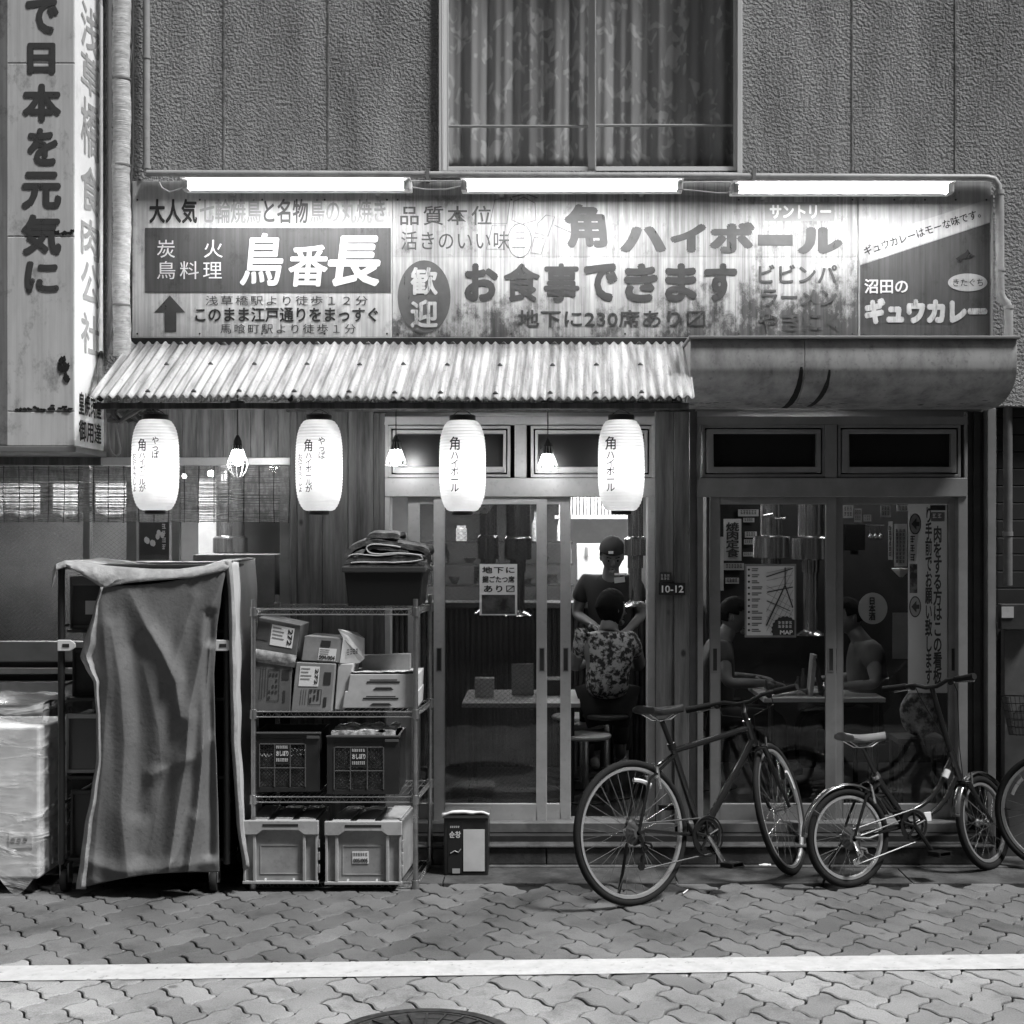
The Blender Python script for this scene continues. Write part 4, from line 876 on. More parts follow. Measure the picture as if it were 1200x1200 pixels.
# ================================================================= WRAPPED UNIT, FAR LEFT
def plastic():
    m = bpy.data.materials.new('plastic_film'); m.use_nodes = True; N = m.node_tree.nodes; L = m.node_tree.links; N.remove(N['Principled BSDF'])
    tr = N.new('ShaderNodeBsdfTransparent'); tr.inputs[0].default_value = g(.95); gl = N.new('ShaderNodeBsdfPrincipled'); gl.inputs['Base Color'].default_value = g(.75); gl.inputs['Roughness'].default_value = .2; gl.inputs['Specular IOR Level'].default_value = .9
    tc = N.new('ShaderNodeTexCoord'); mp = N.new('ShaderNodeMapping'); mp.inputs['Scale'].default_value = (2.0, 2, 7); mp.inputs['Rotation'].default_value = (0, .5, 0); L.new(tc.outputs['Object'], mp.inputs['Vector'])
    nz = N.new('ShaderNodeTexNoise'); nz.inputs['Scale'].default_value = 1.6; nz.inputs['Detail'].default_value = 5; nz.inputs['Distortion'].default_value = 1.2; L.new(mp.outputs[0], nz.inputs['Vector'])
    bp = N.new('ShaderNodeBump'); bp.inputs['Strength'].default_value = 1; bp.inputs['Distance'].default_value = .05; L.new(nz.outputs['Fac'], bp.inputs['Height']); L.new(bp.outputs[0], gl.inputs['Normal'])
    rp = N.new('ShaderNodeMapRange'); rp.inputs['From Min'].default_value = .45; rp.inputs['From Max'].default_value = .72; rp.inputs['To Min'].default_value = .10; rp.inputs['To Max'].default_value = .6; L.new(nz.outputs['Fac'], rp.inputs['Value'])
    mx = N.new('ShaderNodeMixShader'); L.new(rp.outputs[0], mx.inputs[0]); L.new(tr.outputs[0], mx.inputs[1]); L.new(gl.outputs[0], mx.inputs[2]); L.new(mx.outputs[0], N['Material Output'].inputs['Surface']); return m
m_film = plastic()
YC = -.78
t = thing('wrapped_cabinet', 'white appliance cabinet wrapped in creased clear plastic film', 'cabinet', P(10, 1040, YC))
MB().pbox(-130, 852, 46, 1030, YC, YC + .42).build('case', mat('white_case', .78, .5, var=.12, vs=3), t, bev=.012)
b = MB().pbox(10, 976, 38, 994, YC - .006, YC - .0005); q = b.build('socket_plate', mat('socket_white', .7, .4), t, bev=.002)
for px_ in (15, 22, 29): b = MB(); b.lathe([(.0, 0), (.011, 0), (.011, .002), (0, .002)], P(px_, 985, YC - .009), 14, 'y'); b.build('outlet', m_dark, q)
def film(u, v):
    px_ = -132 + 182 * u; py = 826 + 216 * v; bulge = .02 + .012 * mnoise.noise((px_ * .05 + py * .012, py * .03, 2)) + .006 * mnoise.noise((px_ * .12, py * .08, 7)) + (.03 * math.exp(-((py - 838) / 12) ** 2))
    if v > .9: py += (v - .9) * 10 * (14 * math.sin(u * 17) - 8)
    return P(px_, py + 3 * mnoise.noise((px_ * .04, 2, 1)), YC - bulge)
MB().grid(film, 60, 70).build('plastic_wrap', m_film, t, smooth=True)
def film_top(u, v):
    p = film(u, 0); return Vector((p.x, p.y + .45 * v, p.z + .03 * math.sin(math.pi * v) + .02 * mnoise.noise((u * 8, v * 8, 3)) * min(1, 4 * v)))
MB().grid(film_top, 40, 10).build('plastic_fold', m_film, t, smooth=True)
def film_side(u, v):
    p = film(1, v); return Vector((p.x - .0 + .012 * mnoise.noise((u * 5, v * 9, 1)) * min(1, 4 * u), p.y + .44 * u, p.z + (.02 * mnoise.noise((u * 4, 1, 1)) if v > .9 else 0)))
MB().grid(film_side, 12, 40).build('plastic_side', m_film, t, smooth=True)
b = MB()
for px_ in (-120, 30): b.lathe([(.012, -.02), (.04, -.02), (.04, .02), (.012, .02)], (X(px_, YC), YC + .06, .041), 16, 'x'); b.box(X(px_, YC) - .03, X(px_, YC) + .03, YC + .03, YC + .09, .06, Z(1030, YC))
b.build('foot', m_dark, t)
# ================================================================= WIRE RACK
m_chrome = mat('chrome_wire', .42, .28, .85, var=.4, vs=14, lo=.3, hi=.7)
YW0, YW1 = -.66, -.20
rack = thing('wire_rack', 'four tier chrome wire rack loaded with cartons and crates', 'rack', P(392, 1044, YW0))
wx0, wx1 = X(297, YW0), X(487, YW0); shift_b = .035
def rk(x, y): return x + shift_b * (y - YW0) / (YW1 - YW0)
zts = Z(702, YW0)
for x_, y_ in ((wx0, YW0), (wx1, YW0), (wx0, YW1), (wx1, YW1)):
    b = MB().tube([(rk(x_, y_), y_, .025), (rk(x_, y_), y_, zts)], .0125, 10)
    for k in range(44): z_ = .05 + k * (zts - .08) / 44; b.tube([(rk(x_, y_), y_, z_), (rk(x_, y_), y_, z_ + .004)], .0136, 10)
    q = b.build('post', m_chrome, rack, smooth=True)
    MB().lathe([(.010, 0), (.018, .0), (.018, .018), (.008, .026)], (rk(x_, y_), y_, 0.0), 12).build('foot', m_dark, q)
shelf_z = []
for k, (py_) in enumerate((714, 834, 934, 1034)):
    z_ = Z(py_, YW0); shelf_z.append(z_); b = MB(); zb2 = z_ - .026
    C = [(wx0, YW0), (wx1, YW0), (wx1, YW1), (wx0, YW1)]
    for (xa, ya), (xb, yb) in zip(C, C[1:] + C[:1]):
        pa, pb = Vector((rk(xa, ya), ya, z_)), Vector((rk(xb, yb), yb, z_)); b.tube([pa, pb], .0036, 6); dz = Vector((0, 0, -.026)); b.tube([pa + dz, pb + dz], .0036, 6)
        n_ = max(4, int((pb - pa).length / .035)); b.tube([pa + (pb - pa) * (i / (2 * n_)) + (dz if i % 2 else Vector()) for i in range(2 * n_ + 1)], .0022, 4)
    n_ = 30
    for i in range(1, n_): x_ = wx0 + (wx1 - wx0) * i / n_; b.tube([(rk(x_, YW0), YW0, z_ + .002), (rk(x_, YW1), YW1, z_ + .002)], .0018, 4)
    for (xa, ya) in C: b.lathe([(.0137, -.036), (.020, -.034), (.018, .010), (.0137, .012)], (rk(xa, ya), ya, z_), 12)
    b.build('shelf', m_chrome, rack, smooth=True)
# ---- goods on the rack
m_card = mat('cardboard', .30, .8, var=.28, vs=5, spec=.2); m_cardd = mat('cardboard_dark', .14, .75, var=.3, vs=5, spec=.25); m_cardl = mat('cardboard_pale', .5, .75, var=.2, vs=5, spec=.2); m_paper = mat('paper_label', .72, .7)
m_kp = mat('print_black', .03, .6)
def carton(label, quad, Y0, dep, m, labels=(), prints=(), dx=.0, name='carton', cat='carton', topm=None):
    """quad: lower left, lower right, upper right, upper left of the front face"""
    pts = [P(a_, c_, Y0) for a_, c_ in quad]; t = thing(name, label, cat, (pts[0] + pts[1]) / 2)
    back = [p + Vector((dx, dep, 0)) for p in pts]; b = MB(); b.add(pts + back, [(0, 1, 2, 3), (7, 6, 5, 4), (0, 4, 5, 1), (1, 5, 6, 2), (2, 6, 7, 3), (3, 7, 4, 0)]); body = b.build('body', m, t, bev=.004)
    fn = quadfn(*[p + Vector((0, -.0015, 0)) for p in pts])
    def sub(u0, v0, u1, v1, off): return lambda u, v: fn(u0 + (u1 - u0) * u, v0 + (v1 - v0) * v) + Vector((0, -off, 0))
    for (u0, v0, u1, v1, txt, tu0, tv0, tu1, tv1, rot) in labels:
        f2 = sub(u0, v0, u1, v1, .0006); b = MB(); b.add([f2(0, 0), f2(1, 0), f2(1, 1), f2(0, 1)], [(0, 1, 2, 3)]); q = b.build('shipping_label', m_paper, t)
        f3 = sub(u0, v0, u1, v1, .0016)
        if txt:
            ff = (lambda u, v: f3(tu0 + (tu1 - tu0) * v, tv1 - (tv1 - tv0) * u)) if rot else (lambda u, v: f3(tu0 + (tu1 - tu0) * u, tv0 + (tv1 - tv0) * v))
            text_fit(txt, ff, m_kp, q, bold=.03)
        b = MB(); rr_ = random.Random(int(u0 * 977) + len(txt))
        for k in range(4):
            va = .84 - k * .17; ua = .06; ub = rr_.uniform(.4, .62)
            b.add([f3(ua, va), f3(ub, va), f3(ub, va + .06), f3(ua, va + .06)], [(0, 1, 2, 3)])
        b.build('printed_lines', mat('print_grey', .22, .7), q)
    for (u0, v0, u1, v1, mm) in prints:
        f2 = sub(u0, v0, u1, v1, .0005); b = MB(); b.add([f2(0, 0), f2(1, 0), f2(1, 1), f2(0, 1)], [(0, 1, 2, 3)]); b.build('print_patch', mm, t)
    return t, pts, back
def marks(t, pts, cols):
    """the rows of tiny carton print"""
    fn = quadfn(*[p + Vector((0, -.0018, 0)) for p in pts]); b = MB(); rr_ = random.Random(5)
    for (u0, v0, u1, v1, kind) in cols:
        if kind == 'box':
            for (a0, a1, c0, c1) in ((u0, u1, v0, v0 + .012), (u0, u1, v1 - .012, v1), (u0, u0 + .012, v0 + .012, v1 - .012), (u1 - .012, u1, v0 + .012, v1 - .012)): b.add([fn(a0, c0), fn(a1, c0), fn(a1, c1), fn(a0, c1)], [(0, 1, 2, 3)])
            for i in range(3):
                for j in range(5):
                    if rr_.random() < .75: a0 = u0 + .03 + (u1 - u0 - .05) * i / 3; c0 = v0 + .04 + (v1 - v0 - .06) * j / 5; b.add([fn(a0, c0), fn(a0 + .05, c0), fn(a0 + .05, c0 + .06), fn(a0, c0 + .06)], [(0, 1, 2, 3)])
        elif kind == 'line':
            b.add([fn(u0, v0), fn(u1, v0), fn(u1, v1), fn(u0, v1)], [(0, 1, 2, 3)])
    b.build('print_marks', m_kp, t)
YK = YW0 + .015
z2 = shelf_z[1]
t, pts, bk = carton('brown carton printed with columns, lower left of the four stacked cartons', [(293, 834), (340, 835), (342, 777), (297, 776)], YK, .30, m_cardd)
marks(t, pts, [(.40, .22, .70, .86, 'box'), (.20, .25, .212, .9, 'line'), (.26, .25, .272, .9, 'line'), (.33, .3, .342, .9, 'line'), (.76, .66, .94, .86, 'line'), (.80, .2, .86, .44, 'line')])
t, pts, bk = carton('carton with a white label numbered 272, lower right of the stacked cartons', [(341, 834), (388, 834), (393, 778), (347, 776)], YK, .32, m_card, [(.12, .52, .62, .93, '272', .78, .1, .95, .9, True)], dx=.04)
marks(t, pts, [(.40, .14, .72, .46, 'box'), (.2, .14, .21, .46, 'line'), (.26, .14, .27, .46, 'line'), (.32, .14, .33, .46, 'line'), (.74, .56, .92, .82, 'line'), (.78, .1, .86, .3, 'line')])
m_tape = mat('packing_film', .3, .15, var=.5, vs=18, lo=.4, hi=.6)
t, pts, bk = carton('dark film wrapped carton labelled 272, topmost of the stacked cartons', [(297, 774), (345, 781), (352, 733), (303, 723)], YK + .005, .28, m_cardd, [(.34, .42, .88, .9, '272', .74, .12, .95, .92, True)], [(.02, .5, .30, .92, mat('print_dark', .06, .6))])
b = MB()
def wrap(u, v): p = quadfn(*[q + Vector((0, -.006, 0)) for q in pts])(u * 1.04 - .02, -.02 + .30 * v); return p + Vector((0, -.012 * math.sin(math.pi * v) - .006 * mnoise.noise((u * 7, v * 3, 2)), 0))
MB().grid(wrap, 24, 8).build('film_fold', m_tape, t, smooth=True)
t, pts, bk = carton('pale carton with lid flap raised and a label reading 004/004', [(353, 774), (398, 777), (402, 748), (357, 745)], YK + .012, .20, m_card, [(.42, .06, .88, .56, '004/004', .06, .08, .96, .42, False)], [(.45, .62, .70, .86, m_kp)], dx=.02)
MB().add([P(398, 777, YK + .012), P(421, 777, YK + .10), P(427, 772, YK + .10), P(427, 748, YK + .10), P(418, 741, YK + .10), P(396, 737, YK + .012), P(402, 748, YK + .008)], [(0, 1, 2, 3, 4, 5, 6)]).build('side_flap', m_cardl, t, solid=.004)
f_ = quadfn(P(407, 768, YK + .03), P(420, 766, YK + .08), P(420, 759, YK + .08), P(407, 760, YK + .03)); b = MB()
for k in range(4):
    for r_ in range(3): v0 = .08 + r_ * .32; b.add([f_(u_, v_) + Vector((0, -.006, 0)) for u_, v_ in ((k * .26, v0), (k * .26 + .18, v0), (k * .26 + .18, v0 + .14), (k * .26, v0 + .14))], [(0, 1, 2, 3)])
b.build('lettering', m_kp, t)
t, pts, bk = carton('flat pale flapped carton wedged behind the shelf trays', [(392, 832), (404, 832), (414, 778), (396, 778)], YK + .02, .26, m_cardl); 
t, pts, bk = carton('plain grey carton standing behind the flat white trays', [(424, 800), (481, 800), (481, 766), (424, 768)], YK + .22, .05, m_card)
for lab, y0_, y1_, dx_ in (('flat white carton tray, lower one of the pair on the rack', 810, 830, 0), ('flat white carton tray with loose paper on top, upper one of the pair', 790, 812, 6)):
    t, pts, bk = carton(lab, [(401 + dx_, y1_), (489, y1_), (490, y0_), (404 + dx_, y0_)], YK + .004, .34, m_cardl, name='carton_tray', cat='carton'); fn = quadfn(*[p + Vector((0, -.002, 0)) for p in pts]); b = MB()
    for (a0, a1, c0, c1, k_) in ((.26, .74, .52, .62, 0), (.30, .70, .66, .72, 0), (.36, .66, .16, .30, .04)): b.add([fn(a0, c0), fn(a1, c0), fn(a1 - k_, c1), fn(a0 + k_, c1)], [(0, 1, 2, 3)])
    b.build('hand_slot', m_dark, t)
    if dx_:
        b = MB().grid(lambda u, v: P(412 + 76 * u, 790, YK + .004 + .2 * v) + Vector((0, 0, .012 + .012 * mnoise.noise((u * 6, v * 3, 1)))), 14, 5); b.build('loose_paper', m_paper, t, solid=.002)
# black tub and folded blankets
YT2 = YW0 + .03
t = thing('storage_tub', 'black plastic tub on top of the wire rack', 'tub', P(448, 713, YT2))
MB().add([P(408, 710, YT2), P(492, 710, YT2), P(496, 668, YT2 - .012), P(403, 668, YT2 - .012)] + [P(408, 710, YT2) + Vector((0, .36, 0)), P(492, 710, YT2) + Vector((0, .36, 0)), P(496, 668, YT2) + Vector((0, .37, 0)), P(403, 668, YT2) + Vector((0, .37, 0))], [(0, 1, 2, 3), (7, 6, 5, 4), (0, 4, 5, 1), (1, 5, 6, 2), (3, 2, 6, 7), (0, 3, 7, 4)]).build('body', mat('tub_plastic', .010, .4), t, bev=.006)
q0_, q1_ = P(400, 664, YT2 - .025), P(499, 671, YT2 - .025); MB().box(q0_.x, q1_.x, YT2 - .025, YT2 + .39, q1_.z, q0_.z).build('rim', mat('tub_rim', .05, .35), t, bev=.006)
m_bl = mat('blanket_wool', .16, .95, var=.5, vs=22, bump=.5, bs=130, spec=.1); m_blt = mat('blanket_piping', .5, .8)
def strip(t, path, th, dep, seed, piping=True, Y0=YT2 - .02):
    """one layer of folded cloth: a thick profile seen end on, drawn back in depth"""
    fine = []
    for (x0_, y0_), (x1_, y1_) in zip(path, path[1:]):
        for k in range(6): fine.append((x0_ + (x1_ - x0_) * k / 6, y0_ + (y1_ - y0_) * k / 6))
    fine.append(path[-1])
    for _ in range(5): fine = [fine[0]] + [((fine[k - 1][0] + 2 * fine[k][0] + fine[k + 1][0]) / 4, (fine[k - 1][1] + 2 * fine[k][1] + fine[k + 1][1]) / 4) for k in range(1, len(fine) - 1)] + [fine[-1]]
    n_ = len(fine); up_, lo_ = [], []
    for k in range(n_):
        dx_, dy_ = fine[min(n_ - 1, k + 1)][0] - fine[max(0, k - 1)][0], fine[min(n_ - 1, k + 1)][1] - fine[max(0, k - 1)][1]; l_ = math.hypot(dx_, dy_) or 1
        e_ = min(k, n_ - 1 - k); w_ = th / 2 * min(1, .35 + e_ * .25) * (1 + .18 * mnoise.noise((k * .35, seed, 1))); up_.append((fine[k][0] + dy_ / l_ * w_, fine[k][1] - dx_ / l_ * w_)); lo_.append((fine[k][0] - dy_ / l_ * w_, fine[k][1] + dx_ / l_ * w_))
    ring_ = up_ + lo_[::-1]; m_ = len(ring_)
    def fn(u, v):
        q = ring_[int(round(u * m_)) % m_]; p = P(q[0], q[1], Y0); e_ = (2 * v - 1) ** 8
        return Vector((p.x + .006 * mnoise.noise((q[0] * .06, v * 4, seed)), Y0 + dep * v + .010 * mnoise.noise((q[0] * .08, q[1] * .1, seed + 3)) * (1 - v), p.z + .004 * mnoise.noise((q[0] * .07, v * 5, seed + 5)) - .012 * e_))
    b = MB().grid(fn, m_, 8); w_ = m_ + 1; b.f.append(tuple(range(m_))); b.mi.append(0)
    o = b.build('fold', m_bl, t, smooth=True)
    if piping: MB().tube([P(x_, y_, Y0 - .003) for x_, y_ in (lo_ if piping == 2 else up_)[2:-2]], .0034, 6).build('piping', m_blt, o, smooth=True)
for lab, parts_ in (('folded dark blanket with pale edge, lowest of the pile on the tub', (([(402, 662), (430, 661), (462, 662), (490, 660), (500, 656)], 5.0, 1, True),)),
                    ('folded patterned blanket in the middle of the pile on the tub', (([(406, 656), (416, 652), (440, 655), (466, 652), (490, 653), (494, 657)], 6.5, 2, True),)),
                    ('thick folded blanket with open rolled edge, topmost on the tub', (([(430, 629), (438, 624), (464, 625), (468, 628)], 6.0, 3, False), ([(498, 648), (501, 643), (492, 640), (468, 636), (442, 632), (428, 633), (415, 638), (408, 646), (406, 651)], 6.0, 4, False), ([(499, 650), (486, 648), (466, 646), (446, 648), (434, 647), (430, 642), (436, 639), (452, 640), (478, 644)], 3.2, 5, True), ([(412, 649), (422, 645), (428, 642)], 5.5, 6, False)))):
    t = thing('blanket', lab, 'blanket', P(450, 662, YT2))
    for path, th, sd_, pi_ in parts_: strip(t, path, th, .33, sd_, pi_)
b = MB().grid(lambda u, v: P(494 + 9 * u + 3 * v, 646 + 20 * v + 3 * u, YT2 + .02 + .03 * u) + Vector((.006 * math.sin(v * 7), 0, 0)), 5, 14); b.build('hanging_corner', m_bl, t, smooth=True, solid=.006)
# dark mesh crates
m_cr = mat('crate_plastic', .022, .4, var=.3); m_crl = mat('crate_rib', .08, .4); m_towel = mat('towel_rolls', .8, .9, var=.75, vs=26)
def mesh_crate(label, px0, px1, py0, py1, Y0, gap_rows, full):
    t = thing('towel_crate', label, 'crate', P((px0 + px1) / 2, py1, Y0), 'dark towel crates on the wire rack'); s_ = 1 / S(Y0); dep = .34
    b = MB(); xa, xb, za, zc = X(px0, Y0), X(px1, Y0), Z(py1, Y0), Z(py0, Y0)
    b.box(xa + .004, xb - .004, Y0 + .010, Y0 + dep, za, za + .01); b.box(xa + .002, xa + .012, Y0 + .010, Y0 + dep, za + .01, zc - .005); b.box(xb - .012, xb - .002, Y0 + .010, Y0 + dep, za + .01, zc - .005); b.box(xa + .012, xb - .012, Y0 + dep - .01, Y0 + dep, za + .01, zc - .005); b.build('body', m_cr, t)
    ww, hh = px1 - px0, py1 - py0; b = MB()
    ax_, bx_ = px0 + ww * .10, px1 - ww * .22; ay_, by_ = py0 + hh * .20, py1 - hh * .10
    frame(b, px0, py0, px1, py1, Y0, Y0 + .01, l=ww * .10, r=ww * .22, tp=hh * .10, bt=hh * .08)
    b.pbox(ax_, py0 + hh * .10, bx_, ay_, Y0 + .002, Y0 + .01)
    b.build('front_panel', m_cr, t, bev=.002)
    b = MB()
    for px_ in (ax_, ax_ + (bx_ - ax_) * .33, ax_ + (bx_ - ax_) * .67, bx_): b.pbox(px_ - .7, ay_, px_ + .7, py1 - hh * .08, Y0 - .004, Y0 + .0015)
    for py_ in (ay_, (ay_ + py1 - hh * .08) / 2 + hh * .04): b.pbox(ax_ + .7, py_ - .7, bx_ - .7, py_ + .7, Y0 - .0035, Y0 + .001)
    b.pbox(px0 - 1, py0, px1 + 1, py0 + 2.2, Y0 - .012, Y0 - .0005); b.pbox(px1 - ww * .2, py0 + hh * .06, px1 - 1, py0 + hh * .11, Y0 - .01, Y0 - .0005)
    b.build('rib', m_crl, t, bev=.0015)
    b = MB(); n_ = 12; m_ = 10
    x_a, x_b = ax_ + 1, bx_ - 1; y_a, y_b = ay_ + 1, py1 - hh * .09
    for i in range(n_ + m_):                       # diamond lattice of the openings
        for d_ in (1, -1):
            pts_ = []; st = x_a + (x_b - x_a) * (i / n_) if d_ == 1 else x_b - (x_b - x_a) * (i / n_)
            L_ = y_b - y_a; e_ = st - d_ * L_; sx0, sy0, sx1, sy1 = st, y_a, e_, y_b
            lo_, hi_ = x_a, x_b
            def cut(sx0, sy0, sx1, sy1):
                t0_, t1_ = 0.0, 1.0; dx_ = sx1 - sx0
                for lim, sg in ((lo_, 1), (hi_, -1)):
                    a_ = (sx0 - lim) * sg; c_ = (sx1 - lim) * sg
                    if a_ < 0 and c_ < 0: return None
                    if a_ < 0: t0_ = max(t0_, a_ / (a_ - c_))
                    if c_ < 0: t1_ = min(t1_, a_ / (a_ - c_))
                if t1_ - t0_ < .02: return None
                return (sx0 + dx_ * t0_, sy0 + (sy1 - sy0) * t0_, sx0 + dx_ * t1_, sy0 + (sy1 - sy0) * t1_)
            q = cut(sx0, sy0, sx1, sy1)
            if q: b.tube([P(q[0], q[1], Y0 + .005), P(q[2], q[3], Y0 + .005)], .0026, 4)
    b.build('lattice', m_cr, t)
    tx0, tx1 = ax_ + (bx_ - ax_) * .33 + 1, ax_ + (bx_ - ax_) * .67 - 1
    MB().pbox(tx0, ay_ + 1, tx1, ay_ + hh * .34, Y0 - .003, Y0 + .006).build('name_plate', m_black, t)
    glyph_marks(tx0 + 1, ay_ + 2, tx1 - 1, ay_ + hh * .09, Y0 - .0045, m_paper, t, 1, 6); ptext('おしぼり', tx0 + 1, ay_ + hh * .11, tx1 - 1, ay_ + hh * .20, Y0 - .0045, m_paper, t, bold=.03); glyph_marks(tx0 + 1, ay_ + hh * .24, tx1 - 1, ay_ + hh * .31, Y0 - .0045, m_paper, t, 1, 7)
    MB().grid(lambda u, v: (xa + .02 + (xb - xa - .04) * u, Y0 + .0125, za + .02 + (zc - za) * (full - .1) * v + .012 * mnoise.noise((u * 7, v * 5, full))), 20, 8).build('towels', m_towel, t)
    MB().grid(lambda u, v: (xa + .02 + (xb - xa - .04) * u, Y0 + .016 + (dep - .04) * v, za + .02 + (zc - za) * (full - .1) + .015 * mnoise.noise((u * 7, v * 5, full))), 20, 8).build('towels', m_towel, t)
    return t
mesh_crate('dark lattice towel crate on the left of the third shelf', 296, 375, 858, 928, YK, 0, .62)
mesh_crate('dark lattice towel crate on the right, filled to the rim', 383, 468, 862, 931, YK - .02, 0, 1.1)
# pale folding crates
m_pc = mat('folding_crate', .42, .5, var=.25, vs=6, speck=.15); m_pcs = mat('folding_crate_panel', .33, .5, var=.25, vs=6, speck=.15)
def pale_crate(label, px0, px1, py0, py1, Y0, dx=0.0):
    t = thing('folding_crate', label, 'crate', P((px0 + px1) / 2, py1, Y0), 'pale folding crates on the bottom shelf'); ww, hh = px1 - px0, py1 - py0
    q = MB().pbox(px0 + 2, py0 + 3, px1 - 2, py1 - 2, Y0 + .012, Y0 + .46); q.v = [(v[0] + (dx * (v[1] - Y0) / .46), v[1], v[2]) for v in q.v]; q.build('body', m_pcs, t, bev=.003)
    b = MB(); b.pprism([(px0 - 1, py0), (px1 + 1, py0), (px1 + 1, py0 + hh * .22), (px1 - ww * .18, py0 + hh * .22), (px1 - ww * .26, py0 + hh * .15), (px0 + ww * .26, py0 + hh * .15), (px0 + ww * .18, py0 + hh * .22), (px0 - 1, py0 + hh * .22)], Y0 - .012, Y0 + .0115); rim = b.build('rim', m_pc, t, bev=.003)
    b = MB(); b.pbox(px0 + ww * .26, py0 + hh * .05, px1 - ww * .26, py0 + hh * .09, Y0 - .0135, Y0 - .0125); b.build('hand_slot', m_dark, rim)
    b = MB()
    for a_, c_ in ((0, .03), (.13, .17), (.80, .84), (.97, 1.0)): b.pbox(px0 + ww * a_, py0 + hh * .225, px0 + ww * c_, py1 - hh * .05, Y0 - .006, Y0 + .0115)
    b.pbox(px0 - 1, py1 - hh * .045, px1 + 1, py1, Y0 - .010, Y0 + .0115); b.build('rib', m_pc, t, bev=.002)
    b = MB(); frame(b, px0 + ww * .23, py0 + hh * .38, px1 - ww * .23, py1 - hh * .16, Y0 + .009, Y0 + .0118, l=.8, r=.8, tp=.8, bt=.8); b.build('panel_line', m_pc, t)
    b = MB()
    for px_ in (px0 + ww * .3, px0 + ww * .68): b.lathe([(0, 0), (.006, 0), (.006, .003), (0, .003)], P(px_, py1 - hh * .075, Y0 + .008), 8, 'y')
    b.build('stud', mat('bright_stud', .8, .3), t)
    b = MB()
    for a_ in (.0, .35, .7): b.box(X(px0 + 3, Y0) + (X(px1 - 3, Y0) - X(px0 + 3, Y0)) * a_ + .01, X(px0 + 3, Y0) + (X(px1 - 3, Y0) - X(px0 + 3, Y0)) * (a_ + .28), Y0 + .03, Y0 + .44, Z(py0 + 3, Y0) + .0004, Z(py0 + 3, Y0) + .008)
    q = b; q.v = [(v[0] + (dx * (v[1] - Y0) / .46), v[1], v[2]) for v in q.v]; q.build('lid', m_pc, t, bev=.002)
    b = MB()
    for k in (.3, .5, .7): b.pbox(px1 + 1.2, py0 + hh * k, px1 + 2.4, py0 + hh * (k + .12), Y0 - .004, Y0 + .02)
    b.build('hinge', m_pc, t)
    return t
pale_crate('plain pale folding crate on the bottom shelf beside the tarp', 285, 372, 962, 1036, YK - .07)
t = pale_crate('pale folding crate labelled 005/005 on the bottom shelf', 381, 470, 963, 1037, YK - .07, .03)
Yq = YK - .07 + .009; MB().pbox(413, 998, 432, 1012, Yq, Yq + .0028).build('shipping_label', m_paper, t); ptext('005/005', 414, 1006, 431, 1011, Yq - .001, m_kp, t, bold=.03); glyph_marks(414, 999.5, 431, 1004.5, Yq - .001, m_kp, t, 1, 6)
# tall board behind the rack's right end
t = thing('board', 'tall plain panel leaning behind the right end of the wire rack', 'board', P(475, 1020, -.14)); MB().pbox(452, 835, 482, 1012, -.14, -.115).build('panel', m_card, t, bev=.003)
# oil tin
YO = -.40
t = thing('oil_tin', 'dark square tin with white side label standing by the step', 'tin', P(546, 1028, YO)); k_ = 'ink'
MB().pbox(520, 958, 572, 1028, YO, YO + .235).build('body', mat('tin_enamel', .03, .3, .2, var=.4, vs=8), t, bev=.008)
b = MB().pbox(518.5, 955.5, 573.5, 959, YO - .004, YO + .24); b.pbox(518.5, 1026.5, 573.5, 1029, YO - .004, YO + .24); b.build('rim', mat('tin_rim', .2, .35, .6), t, bev=.002)
MB().pbox(543, 972, 568, 1021, YO - .003, YO - .0005).build('white_panel', mat('tin_white', .62, .6, var=.12, vs=9), t)
MB().pbox(525, 963, 541, 1023, YO - .0025, YO - .0005).build('dark_panel', m_black, t); ptext('순창', 526.5, 974, 540, 982, YO - .004, m_paper, t, bold=.03); glyph_marks(527.5, 968, 539, 971, YO - .004, m_paper, t, 1, 5); MB().pbox(530, 1018, 539, 1023.5, YO - .005, YO - .003).build('mark', m_binl, t)
b = MB().tube([P(528, 1000, YO - .004), P(533, 997, YO - .004), P(537, 999, YO - .004), P(540, 995, YO - .004)], .003, 6); b.build('mark', m_binl, t)
def cl(u, v): return P(518 + 55 * u, 957, YO - .015 + .26 * v) + Vector((0, 0, .022 + .012 * mnoise.noise((u * 4, v * 4, 2)) - .014 * (abs(u - .5) * 2) ** 4))
tag(MB().grid(cl, 18, 10).build('cleaning_cloth', m_paper, None, smooth=True, solid=.012), 'folded pale cloth lying on the dark oil tin', 'cloth')
